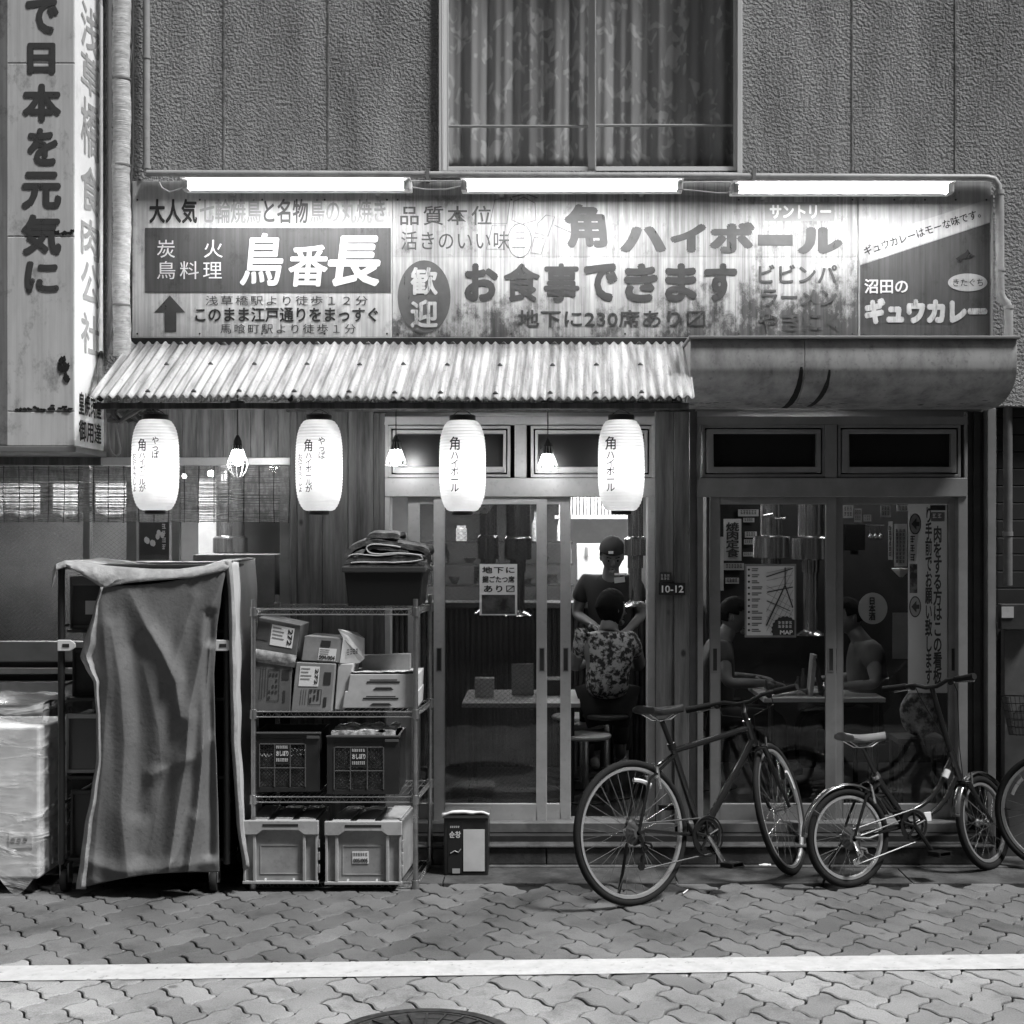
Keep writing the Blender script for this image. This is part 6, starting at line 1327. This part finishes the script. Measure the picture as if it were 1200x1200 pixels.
# posters, strips and papers
t = thing('poster', 'white poster with big lettering and a dark photo on the left door glass', 'poster', P(584, 721, .034)); Yp = .0355
MB().pbox(562, 661, 606, 721, Yp - .001, Yp + .0005).build('sheet', mat('poster_white', .7, .5), t)
for s_, y0_, y1_ in (('地下に', 664, 672), ('掘ごたつ席', 675, 683), ('あり〼', 686, 694)): ptext(s_, 565 if s_ != 'あり〼' else 567, y0_, 603, y1_, Yp - .0025, m_kp, t, bold=.03, space=1.2 if len(s_) < 4 else 1)
MB().pbox(564.5, 697, 603.5, 719.5, Yp - .0022, Yp - .0012).build('photo', mat('photo_print', .10, .5, var=.9, vs=16, lo=.35, hi=.65), t)
t = thing('map_poster', 'framed neighbourhood map poster with a list of shops on the right window', 'poster', P(903, 746, .02)); Yp = .022
MB().pbox(873, 661, 933, 747, Yp + .001, Yp + .008).build('frame', m_alud, t); MB().pbox(875, 663.5, 931, 744.5, Yp - .0005, Yp + .0009).build('sheet', mat('map_white', .62, .5), t)
ym_ = Yp - .0018; b = MB(); rr_ = random.Random(4); b2 = MB()
for k in range(11):
    y_ = 667.5 + k * 7.1; b.lathe([(0, 0), (.0065, 0), (.0065, .001), (0, .001)], P(877.6, y_, ym_), 10, 'y')
    for q in range(2): b2.pbox(881, y_ - 1.6 + q * 2.2, 881 + rr_.uniform(6, 13), y_ - .3 + q * 2.2, ym_, ym_ + .0005)
b.build('number_dots', m_kp, t); b2.build('shop_lines', mat('map_text', .12, .6), t)
b = MB()
def seg(x0_, y0_, x1_, y1_, w_): b.tube([P(x0_, y0_, ym_), P(x1_, y1_, ym_)], w_, 4)
def clipseg(cx, cy, a_, w_):
    ts = [t_ for t_ in range(-70, 71) if 898 <= cx + t_ * math.cos(a_) <= 929.5 and 665 <= cy + t_ * math.sin(a_) <= 743]
    if len(ts) > 3: seg(cx + ts[0] * math.cos(a_), cy + ts[0] * math.sin(a_), cx + ts[-1] * math.cos(a_), cy + ts[-1] * math.sin(a_), w_)
for k in range(9): clipseg(914, 668 + k * 9, .5 if k > 2 else -.22, .0013)
for k in range(7): clipseg(899 + k * 6, 715, 2.05, .0013)
b.build('map_lanes', mat('map_lane', .22, .6), t); b = MB()
seg(898, 676, 929, 666, .004); seg(920, 665, 920, 686, .004); seg(920, 686, 898, 733, .005); seg(920, 686, 929, 712, .005); seg(899, 694, 929, 688, .004); seg(899, 704, 926, 716, .003)
for k in range(14): b.pbox(905 + rr_.uniform(0, 22), 702 + rr_.uniform(0, 22), 906.4 + 0 * k + 21 * 0 + rr_.uniform(0, 22), 704, ym_ - .0002, ym_ + .0003) if False else None
b.build('map_roads', mat('map_road', .06, .6), t)
n_ = 40; pp = [(920 + (15 + (1.3 if k % 2 else 0)) * math.cos(2 * math.pi * k / n_), 738 + (15 + (1.3 if k % 2 else 0)) * math.sin(2 * math.pi * k / n_)) for k in range(n_)]; pp = [(min(931, x_), min(744.5, y_)) for x_, y_ in pp]
flat(pp, ym_ - .002, mat('badge_black', .03, .5), t, 'badge', .001); glyph_marks(912, 728, 929, 737, ym_ - .0035, m_paper, t, 2, 4); ptext('MAP', 914, 738.5, 929, 743.5, ym_ - .0035, m_paper, t, bold=.03)
t = thing('guide_banner', 'tall pale banner with vertical lettering and arrows behind the right door', 'banner', P(1088, 800, .11)); Yb = .112
m_ban = mat('banner_cloth', .36, .7, var=.2, vs=3); _N = m_ban.node_tree.nodes; _L = m_ban.node_tree.links; _t = _N.new('ShaderNodeBsdfTranslucent'); _t.inputs[0].default_value = g(.4); _m = _N.new('ShaderNodeMixShader'); _L.new(_N['Principled BSDF'].outputs[0], _m.inputs[1]); _L.new(_t.outputs[0], _m.inputs[2]); _L.new(_m.outputs[0], _N['Material Output'].inputs['Surface'])
MB().grid(lambda u, v: P(1064 + 47 * u, 590 + 222 * v, Yb), 4, 12).build('sheet', m_ban, t)
ptext(vert('肉をする方はこの看板'), 1093.5, 616, 1104, 802, Yb - .002, m_kp, t, bold=.03, line=.9); ptext(vert('り手前でお願い致します'), 1084, 594, 1092.5, 802, Yb - .002, m_kp, t, bold=.03, line=.9)
MB().pbox(1090, 592, 1108, 598, Yb - .0015, Yb - .0002).build('dark_tag', m_kp, t); MB().pbox(1091, 600, 1107, 611, Yb - .0015, Yb - .0002).build('badge', mat('badge_grey', .14, .6), t); glyph_marks(1093, 602, 1105, 609, Yb - .003, m_paper, t, 1, 2)
for cy_ in (614, 711):
    b = MB().pprism(ell(1072.5, cy_, 7, 12.5, 28), Yb - .0015, Yb - .0002); q = b.build('arrow_disc', m_kp, t); MB().pprism(ell(1072.5, cy_, 5.8, 11, 28), Yb - .0025, Yb - .0016).build('disc_face', m_bin if False else mat('disc_grey', .2, .6), q)
    MB().pprism([(1068, cy_), (1074, cy_ - 7), (1074, cy_ - 2.5), (1077.5, cy_ - 2.5), (1077.5, cy_ + 2.5), (1074, cy_ + 2.5), (1074, cy_ + 7)], Yb - .0035, Yb - .0026).build('arrow', m_kp, q)
MB().pbox(1066, 626, 1075, 660, Yb - .0015, Yb - .0002).build('strip', mat('strip_pale', .45, .6), t); glyph_marks(1067, 628, 1074.5, 660, Yb - .003, m_kp, t, 3, 1); MB().pbox(1066, 661, 1075, 695, Yb - .0015, Yb - .0002).build('picture', mat('picture_print', .12, .6, var=.9, vs=20), t)
def sheet(label, cat, px0, py0, px1, py1, Y, c, txt=None, vertical=True, name='menu_strip', group=None):
    t = thing(name, label, cat, P((px0 + px1) / 2, py1, Y), group); MB().pbox(px0, py0, px1, py1, Y, Y + .004).build('sheet', mat('sheet_%d' % int(c * 100), c, .65, var=.15, vs=8), t)
    if isinstance(txt, tuple): glyph_marks(px0 + (px1 - px0) * .12, py0 + (py1 - py0) * .12, px1 - (px1 - px0) * .08, py1 - (py1 - py0) * .06, Y - .003, m_kp, t, *txt)
    elif txt: ptext(vert(txt) if vertical else txt, px0 + (px1 - px0) * .12, py0 + (py1 - py0) * .08, px1 - (px1 - px0) * .12, py1 - (py1 - py0) * .08, Y - .003, m_kp, t, bold=.03)
Yi = 2.58
sheet('white wall poster reading yakiniku set meal in the right window', 'poster', 848, 608, 869, 657, 1.0, .42, '焼肉定食', name='wall_poster')
gp = 'paper menu strips on the dining room wall'
for lab, a_, y0_, c_, y1_, s_ in (('wide paper menu strip, highest of the column left of the duct', 865, 597, 889, 605, (1, 6)), ('short paper menu strip just under the highest one', 871, 607, 884, 612, (1, 4)), ('paper menu strip level with the top of the collar', 873, 623, 887, 630, (1, 4)), ('paper menu strip under the collar level one', 872, 632, 883, 638, (1, 4)), ('pale paper menu strip above the map corner', 871, 647, 882, 652, (1, 4)), ('long low paper menu strip behind the map top', 848, 660, 872, 668, (1, 6)), ('grey paper menu strip low behind the left diner', 850, 677, 866, 684, (1, 4))):
    sheet(lab, 'menu strip', a_, y0_, c_, y1_, Yi, .40, s_, False, group=gp)
sheet('tall narrow bright paper at the left stile of the right window', 'paper', 843, 629, 848, 692, .9, .6, None, name='paper_sheet')
for lab, a_, y0_, c_, y1_, cc in (('white notice on the upper shelf, left of the hanging ladles', 988, 592, 1000, 607, .7), ('small notice right of the white one on the shelf', 1001, 596, 1010, 612, .45), ('square notice near the shelf middle', 1012, 603, 1021, 611, .5), ('patterned notice right of the shelf middle', 1032, 592, 1044, 606, .4), ('white card at the top beside the banner', 1051, 592, 1066, 599, .7)): sheet(lab, 'notice', a_, y0_, c_, y1_, 1.9, cc, (2, 3), False, name='notice_card')
sheet('narrow vertical price strip left of the pale sheets', 'menu strip', 1041, 611, 1046, 656, 1.2, .5, (6, 1), name='price_strip'); sheet('broad pale price sheet beside the banner', 'poster', 1048, 614, 1063, 664, 1.25, .38, (9, 3), name='price_sheet')
sheet('pictured food poster between seated man and banner', 'poster', 1046, 718, 1066, 772, 1.0, .25, None, name='food_poster')
t = thing('paper_fan', 'round paper fan with sake lettering above the seated man', 'fan', P(1025, 728, 1.4)); MB().pprism(ell(1023, 713, 17, 18.5, 30), 1.4, 1.406).build('fan_face', mat('fan_paper', .34, .7), t); ptext(vert('日本酒'), 1018, 700, 1026, 727, 1.397, m_kp, t, bold=.04)
t = thing('television', 'black flat television on the right dining wall', 'television', P(1001, 645, 2.3)); MB().pbox(990, 614, 1014, 645, 2.3, 2.36).build('screen', mat('screen_black', .01, .15), t, bev=.004); MB().pbox(998, 645.3, 1006, 650, 2.32, 2.36).build('mount', m_dark, t)
for k, px_ in enumerate((1019, 1025, 1031)): b = MB(); b.tube([P(px_, 616, 1.5), P(px_ + .5, 626, 1.5)], .003, 6); b.ball(P(px_ + 1, 629, 1.49), (.017, .012, .019), 12, 8); tag(b.build('ladle', m_steel, None, smooth=True), ('shiny ladle hanging right of the black television', 'middle shiny ladle of the three hanging ones', 'shiny ladle hanging nearest the narrow price strip')[k], 'ladle', 'hanging ladles')
tag(MB().tube([P(1014, 615.5, 1.5), P(1036, 615.5, 1.5)], .004, 6).build('ladle_rail', m_steel, None), 'thin rail that carries the three ladles', 'rail')
tag(MB().lathe([(0, 0), (.012, 0), (.06, .05), (.055, .055), (0, .02)], P(1056, 676, 1.2) , 18).build('dish', m_paper, None, smooth=True), 'white dish on a shelf left of the banner', 'dish')
sheet('dark painted wave poster in the left side window', 'poster', 163, 612, 198, 656, .35, .06, None, name='wave_poster'); 
b = MB()
for k in range(7): b.ball(P(170 + 3.4 * k + R.uniform(-2, 2), 630 + 6 * math.sin(k * .8) + R.uniform(-3, 3), .346), (.012, .001, .018), 8, 5)
q = b.build('wave_print', m_paper, [o for o in bpy.data.objects if o.name.startswith('wave_poster')][0]); glyph_marks(190, 614, 196, 646, .346, m_paper, q.parent, 4, 1)
lay('cardboard box on the sill of the left side window', 'box', 'cardboard_box', MB().pbox(226, 650, 322, 716, .16, .5), m_card, bev=.004)
t = thing('door_curtain', 'pale split cloth curtain glowing behind the bamboo blind', 'curtain', P(45, 605, 1.0))
for a_, c_ in ((-40, 8), (6, 47), (62, 92), (112, 150)): MB().grid(lambda u, v, a_=a_, c_=c_: P(a_ + (c_ - a_) * u, 566 + (36 + 6 * math.sin(u * 3)) * v, .95 + .012 * math.sin(u * 14) * v), 20, 6).build('cloth_panel', mat('curtain_cloth', .30, .8), t, smooth=True, solid=.002)
MB().tube([P(-50, 565, .95), P(160, 565, .95)], .008, 8).build('rod', m_dark, t)
for lab, px_, py_ in (('small bright globe lamp left behind the blind', 216, 558), ('bright globe lamp right behind the blind', 247, 555)):
    t = thing('globe_lamp', lab, 'lamp', P(px_, py_, .8)); MB().ball(P(px_, py_, .8), .012 if px_ < 230 else .02, 14, 9).build('globe', glow('globe_glow', 40.0), t, smooth=True); MB().tube([P(px_, py_ - 5, .8), Vector((P(px_, 0, .8).x, .8, 2.43))], .004, 6).build('cord', m_dark, t)
lay('tall pale refrigerator behind the left side window', 'refrigerator', 'refrigerator', MB().pbox(232, 560, 254, 760, 1.2, 1.7), m_cardl, bev=.01)
# ================================================================= PEOPLE
m_skin = mat('skin', .15, .55, var=.12, vs=6, spec=.4); m_hair = mat('hair', .007, .75, spec=.12, bump=.9, bs=90, bst=(4, 4, .5))
def skin(verts, edges, name, m, parent, sub=2):
    me = bpy.data.meshes.new(name); me.from_pydata([v[0] for v in verts], edges, []); o = bpy.data.objects.new(name, me); COL.objects.link(o)
    md = o.modifiers.new('skin', 'SKIN'); md.use_smooth_shade = True; md.branch_smoothing = .3
    for i, v in enumerate(verts):
        r_ = v[1]; sv = me.skin_vertices[0].data[i]; sv.radius = r_ if isinstance(r_, tuple) else (r_, r_); sv.use_root = (i == 0)
    s_ = o.modifiers.new('sub', 'SUBSURF'); s_.levels = sub; s_.render_levels = sub
    dg = bpy.context.evaluated_depsgraph_get(); m2 = bpy.data.meshes.new_from_object(o.evaluated_get(dg)); bpy.data.objects.remove(o)
    m2.polygons.foreach_set('use_smooth', [True] * len(m2.polygons)); m2.name = name
    return put(m2, name, m, parent)
def person(label, base, J, shirt_m, trouser_m, face, hair='short', group=None, tall=1.0):
    """J: joints in world metres; face: unit direction the face looks"""
    t = thing('person', label, 'person', base, group); vs = []; es = []; ix = {}
    def a(n, co, r): ix[n] = len(vs); vs.append((Vector(co), r)); return ix[n]
    def e(p, q): es.append((ix[p], ix[q]))
    V_ = {k: Vector((v[0], v[1], .1 + (v[2] - .1) * tall)) if k != 'foot_dir' else Vector(v) for k, v in J.items()}
    a('pelvis', V_['pelvis'], .11); a('waist', V_['waist'], .10); a('chest', V_['chest'], .115); a('neckb', V_['neckb'], .066); a('neck', V_['neck'], .060)
    fd = Vector(face).normalized(); up = (V_['crown'] - V_['neck']).normalized(); sd = fd.cross(up).normalized(); f2 = up.cross(sd).normalized(); f2 = f2 if f2.dot(fd) > 0 else -f2
    sd = f2.cross(up).normalized(); Mh = Matrix((sd, f2, up)).transposed(); hc = V_['neck'] + up * .112 + f2 * .018
    def hp(x_, y_, z_): return hc + Mh @ Vector((x_, y_, z_))
    a('skull', hc - up * .03, .05)
    for p, q in (('pelvis', 'waist'), ('waist', 'chest'), ('chest', 'neckb'), ('neckb', 'neck'), ('neck', 'skull')): e(p, q)
    for s_ in 'lr':
        a('sh' + s_, V_['sh' + s_], .058); a('el' + s_, V_['el' + s_], .042); a('wr' + s_, V_['wr' + s_], .028); e('chest', 'sh' + s_); e('sh' + s_, 'el' + s_); e('el' + s_, 'wr' + s_)
        d_ = (V_['wr' + s_] - V_['el' + s_]).normalized(); sd_ = d_.cross(Vector((0, 0, 1))); sd_ = (sd_ if sd_.length > .05 else Vector((1, 0, 0))).normalized(); dn = sd_.cross(d_); dn = dn if dn.z < 0 else -dn
        pc = V_['wr' + s_] + d_ * .05; a('pa' + s_, pc, (.030, .022)); e('wr' + s_, 'pa' + s_)
        for k, (off, ln) in enumerate(((-.030, .062), (-.010, .075), (.010, .070), (.030, .055))):
            p0 = pc + d_ * .035 + sd_ * off; p1 = p0 + d_ * ln * .5 + dn * .008; p2 = p1 + d_ * ln * .4 + dn * .022
            a(f'f{s_}{k}0', p0, .0095); a(f'f{s_}{k}1', p1, .0088); a(f'f{s_}{k}2', p2, .0075); e('pa' + s_, f'f{s_}{k}0'); e(f'f{s_}{k}0', f'f{s_}{k}1'); e(f'f{s_}{k}1', f'f{s_}{k}2')
        th = V_['wr' + s_] + d_ * .03 + sd_ * .034; a('t' + s_ + '0', th, .011); a('t' + s_ + '1', th + d_ * .035 + sd_ * .018 + dn * .01, .0095); e('pa' + s_, 't' + s_ + '0'); e('t' + s_ + '0', 't' + s_ + '1')
        a('hip' + s_, V_['hip' + s_], .085); a('kn' + s_, V_['kn' + s_], .058); a('an' + s_, V_['an' + s_], .038); ft = Vector(J.get('foot_dir', (0, -1, 0))); a('toe' + s_, V_['an' + s_] + ft * .16 - Vector((0, 0, .03)), .032)
        for p, q in (('pelvis', 'hip' + s_), ('hip' + s_, 'kn' + s_), ('kn' + s_, 'an' + s_), ('an' + s_, 'toe' + s_)): e(p, q)
    body = skin(vs, es, 'body', m_skin, t)
    def skull(q, k=1.0):
        if q.z < 0:
            t_ = -q.z / (.118 * k); q.x *= 1 - .34 * t_ * t_; q.y *= (1 - .42 * t_) if q.y < 0 else (1 - .10 * t_)
        elif q.y < 0: q.y *= 1.06
        return q
    b = MB().ball((0, 0, 0), (.076, .094, .118), 26, 18); b.v = [tuple(hp(*skull(Vector(v)))) for v in b.v]
    b.tube([hp(0, .088, .004), hp(0, .108, -.026), hp(0, .090, -.034)], [.007, .013, .008], 8); b.tube([hp(-.020, .072, -.082), hp(0, .080, -.090), hp(.020, .072, -.082)], .016, 8)
    for s_ in (-1, 1): b.ball(hp(.074 * s_, -.006, -.014), (.011, .014, .026), 10, 8)
    bm = bmesh.new(); bm.from_mesh(body.data); m2 = b.mesh('head'); bm.from_mesh(m2); bm.to_mesh(body.data); bm.free(); bpy.data.meshes.remove(m2); body.data.polygons.foreach_set('use_smooth', [True] * len(body.data.polygons))
    # clothes: slightly wider shells over the same joints
    cv = [(V_['pelvis'] + Vector((0, 0, -.02)), .158), (V_['waist'], .155), (V_['chest'], .180), (V_['neckb'] - Vector((0, 0, .015)), .068)]; ce = [(0, 1), (1, 2), (2, 3)]
    for s_ in 'lr':
        n_ = len(cv); mid_ = V_['sh' + s_] * .35 + V_['el' + s_] * .65; cv += [(V_['sh' + s_], .084), (mid_, .070)]; ce += [(2, n_), (n_, n_ + 1)]
    skin(cv, ce, 'shirt', shirt_m, t)
    tv = [(V_['pelvis'] - Vector((0, 0, .01)), .135)]; te = []
    for s_ in 'lr':
        n_ = len(tv); tv += [(V_['hip' + s_], .098), (V_['kn' + s_], .072), (V_['an' + s_] + Vector((0, 0, .05)), .055)]; te += [(0, n_), (n_, n_ + 1), (n_ + 1, n_ + 2)]
    skin(tv, te, 'trousers', trouser_m, t)
    # head details
    b = MB().ball((0, 0, 0), (.084, .103, .126), 40, 28); keep = []; raw = [Vector(v) for v in b.v]
    for f in b.f:
        c = sum((raw[k] for k in f), Vector()) / len(f); low = -.045 if hair == 'short' else -.118
        if c.z < low + (.02 if c.y > -.03 else 0): continue
        if c.y > .028 and c.z < .058 + .012 * math.sin(c.x * 60): continue
        if hair == 'short' and c.y > -.028 and c.z < .012: continue
        keep.append(f)
    b.f = keep; b.mi = [0] * len(keep); b.v = [tuple(hp(*(skull(q.copy(), 1.07) * (1 + .045 * mnoise.noise(q * 45))))) for q in raw]
    used = sorted({k for f in keep for k in f}); re_ = {k: n for n, k in enumerate(used)}; b.v = [b.v[k] for k in used]; b.f = [tuple(re_[k] for k in f) for f in keep]
    b.build('hair', m_hair, t, smooth=True, solid=.006)
    for s_ in (-1, 1):
        MB().ball(hp(.030 * s_, .084, .0), .0085, 8, 6).build('eye', m_hair, t, smooth=True)
        MB().tube([hp(.014 * s_, .090, .021), hp(.044 * s_, .076, .021)], .0035, 5).build('eyebrow', m_hair, t)
    MB().tube([hp(-.022, .078, -.058), hp(0, .088, -.057), hp(.022, .078, -.058)], .0035, 6).build('mouth', mat('lips', .18, .5), t)
    return t, hp
m_tee = mat('black_tee', .018, .85); m_trs = mat('dark_trousers', .015, .85); m_grey_tee = mat('grey_tee', .10, .85, var=.2, vs=5)
m_camo = mat('patterned_shirt', .34, .8, var=.95, vs=26, lo=.46, hi=.55)
# worker in front of the counter, bending his head over what he carries
t, hp = person('worker in black tee and cap looking down in front of the serving counter', (.44, 2.25, .1), dict(pelvis=(.44, 2.27, .90), waist=(.44, 2.25, 1.02), chest=(.44, 2.20, 1.24), neckb=(.445, 2.14, 1.415), neck=(.447, 2.12, 1.455), crown=(.45, 2.03, 1.66), shl=(.61, 2.20, 1.375), ell=(.665, 2.24, 1.14), wrl=(.56, 2.05, 1.06), shr=(.275, 2.20, 1.375), elr=(.21, 2.24, 1.15), wrr=(.31, 2.06, 1.10), hipl=(.53, 2.27, .85), knl=(.53, 2.24, .48), anl=(.54, 2.28, .17), hipr=(.35, 2.27, .85), knr=(.35, 2.24, .48), anr=(.34, 2.28, .17)), m_tee, m_trs, (.05, -.80, -.60), tall=1.035)
MB().grid(lambda u, v: hp(.090 * math.cos(u * 2 * math.pi) * math.cos(v * 1.5), .110 * math.sin(u * 2 * math.pi) * math.cos(v * 1.5) - .002, .046 + .092 * math.sin(v * 1.5)), 24, 8).build('cap', m_tee, t, smooth=True); MB().obox(hp(.02, .104, .070), (.016, .004, .009), Matrix.Identity(3)).build('cap_badge', m_paper, t)
c_ = P(727, 673, 2.01); q = MB().box(c_.x - .04, c_.x + .045, 2.01, 2.014, c_.z - .006, c_.z + .008); q.build('chest_lettering', m_paper, t); c_ = P(726, 679.5, 2.01); MB().obox((c_.x, 2.012, c_.z), (.036, .002, .019), Matrix.Rotation(-.12, 3, 'Y')).build('name_card', mat('card_grey', .45, .6), t)
# customer seen from behind
person('customer in patterned shirt seated with back to the street', (.385, 1.30, .1), dict(pelvis=(.385, 1.30, .74), waist=(.385, 1.29, .86), chest=(.385, 1.28, 1.04), neckb=(.39, 1.29, 1.17), neck=(.395, 1.30, 1.205), crown=(.40, 1.33, 1.43), shl=(.535, 1.29, 1.115), ell=(.60, 1.42, .93), wrl=(.52, 1.62, .93), shr=(.235, 1.29, 1.115), elr=(.175, 1.42, .93), wrr=(.26, 1.62, .93), hipl=(.46, 1.33, .70), knl=(.49, 1.70, .68), anl=(.49, 1.72, .30), hipr=(.31, 1.33, .70), knr=(.28, 1.70, .68), anr=(.28, 1.72, .30), foot_dir=(0, 1, 0)), m_camo, m_trs, (.80, .55, -.12), hair='bob', tall=.968)
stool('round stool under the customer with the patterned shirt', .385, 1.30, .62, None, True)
# man at the right window, side on
person('man in grey tee seated sideways behind the right window', (2.05, 1.55, .1), dict(pelvis=(2.10, 1.55, .58), waist=(2.09, 1.55, .70), chest=(2.07, 1.54, .92), neckb=(2.03, 1.54, 1.07), neck=(2.00, 1.54, 1.11), crown=(1.94, 1.54, 1.33), shl=(2.07, 1.38, 1.02), ell=(2.08, 1.30, .80), wrl=(1.86, 1.30, .79), shr=(2.07, 1.70, 1.02), elr=(2.05, 1.78, .80), wrr=(1.84, 1.74, .79), hipl=(2.05, 1.47, .55), knl=(1.68, 1.46, .56), anl=(1.68, 1.46, .18), hipr=(2.05, 1.63, .55), knr=(1.68, 1.66, .56), anr=(1.68, 1.66, .18), foot_dir=(-1, 0, 0)), m_grey_tee, m_trs, (-.93, -.12, -.35))
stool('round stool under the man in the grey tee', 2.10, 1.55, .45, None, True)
person('diner in dark clothes seated at the left of the right window', (1.13, 1.6, .1), dict(pelvis=(1.08, 1.62, .58), waist=(1.09, 1.62, .70), chest=(1.12, 1.61, .92), neckb=(1.16, 1.60, 1.07), neck=(1.18, 1.60, 1.11), crown=(1.23, 1.60, 1.34), shl=(1.12, 1.76, 1.02), ell=(1.15, 1.80, .80), wrl=(1.36, 1.74, .80), shr=(1.12, 1.45, 1.02), elr=(1.15, 1.37, .80), wrr=(1.38, 1.38, .80), hipl=(1.13, 1.70, .55), knl=(1.5, 1.72, .56), anl=(1.5, 1.72, .18), hipr=(1.13, 1.53, .55), knr=(1.5, 1.50, .56), anr=(1.5, 1.50, .18), foot_dir=(1, 0, 0)), mat('dark_shirt', .04, .85), m_trs, (.93, -.15, -.30))
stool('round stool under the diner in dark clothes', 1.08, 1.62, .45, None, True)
# ---- patterned bag inside the right door
t = thing('shoulder_bag', 'patterned cloth bag slumped behind the right door glass', 'bag', P(1078, 868, .22)); c_ = P(1078, 832, .24)
b = MB().ball((0, 0, 0), (.105, .06, .155), 24, 16); b.v = [tuple(c_ + Vector((v[0] * (1 - .25 * max(0, v[2] / .15)), v[1], v[2])) + Vector((0, 0, 0)) + Vector(v).normalized() * .02 * mnoise.noise(Vector(v) * 14)) for v in b.v]; b.build('body', mat('bag_print', .30, .7, var=.85, vs=22, lo=.42, hi=.58), t, smooth=True)
MB().tube([c_ + Vector((-.05, -.02, .13)), c_ + Vector((-.03, -.03, .22)), c_ + Vector((.02, -.02, .24)), c_ + Vector((.05, -.02, .14))], .008, 8).build('strap', m_dark, t, smooth=True)
t = thing('side_board', 'low dark stand behind the right door that carries the patterned bag', 'stand', (P(1080, 0, .3).x, .3, .1)); b = MB(); zb_ = c_.z - .15
MB().box(c_.x - .14, c_.x + .14, .16, .42, zb_ - .03, zb_).build('board', m_dark, t, bev=.004)
for sx in (-.12, .12):
    for yy in (.18, .40): MB().tube([(c_.x + sx, yy, .1), (c_.x + sx, yy, zb_ - .0305)], .014, 8).build('leg', m_dark, t)
# ---- bits on the pavement
tag(MB().tube([G(800, 1049, 0) + Vector((0, 0, .008)), G(806, 1045, 0) + Vector((0, 0, .010))], .0035, 6).build('cigarette_end', m_paper, None), 'tiny pale cigarette end on the paving right of the large wheel', 'litter')
tag(MB().grid(lambda u, v: G(890 + 14 * u, 1017, 0) + Vector((0, .03 * v, .014 + .012 * mnoise.noise((u * 3, v * 3, 1)))), 5, 4).build('paper_scrap', m_paper, None), 'crumpled white paper scrap at the kerb behind the front wheel', 'litter')
# manhole cover at the bottom edge of the picture
c_ = Vector((X(502, -2.5), -2.81, .004)); t = thing('manhole_cover', 'round cast iron manhole cover set into the paving near the camera', 'manhole cover', (c_.x, c_.y, 0))
m_iron = mat('cast_iron', .05, .55, .4, var=.5, vs=20); MB().lathe([(.300, .003), (.335, .003), (.335, .0085), (.300, .0085), (.300, .003)], (c_.x, c_.y, 0), 48).build('ring', m_iron, t)
b = MB().lathe([(0, .003), (.296, .003), (.296, .0065), (0, .0065)], (c_.x, c_.y, 0), 48)
for r_ in (.06, .14, .22, .275): b.lathe([(r_, .0066), (r_ + .014, .0066), (r_ + .012, .010), (r_ + .002, .010), (r_, .0066)], (c_.x, c_.y, 0), 40)
for k in range(24): a_ = 2 * math.pi * k / 24; d_ = Vector((math.cos(a_), math.sin(a_), 0)); b.tube([c_ + d_ * .08 + Vector((0, 0, .008)), c_ + d_ * .27 + Vector((0, 0, .008))], .004, 4)
b.build('lid', m_iron, t)
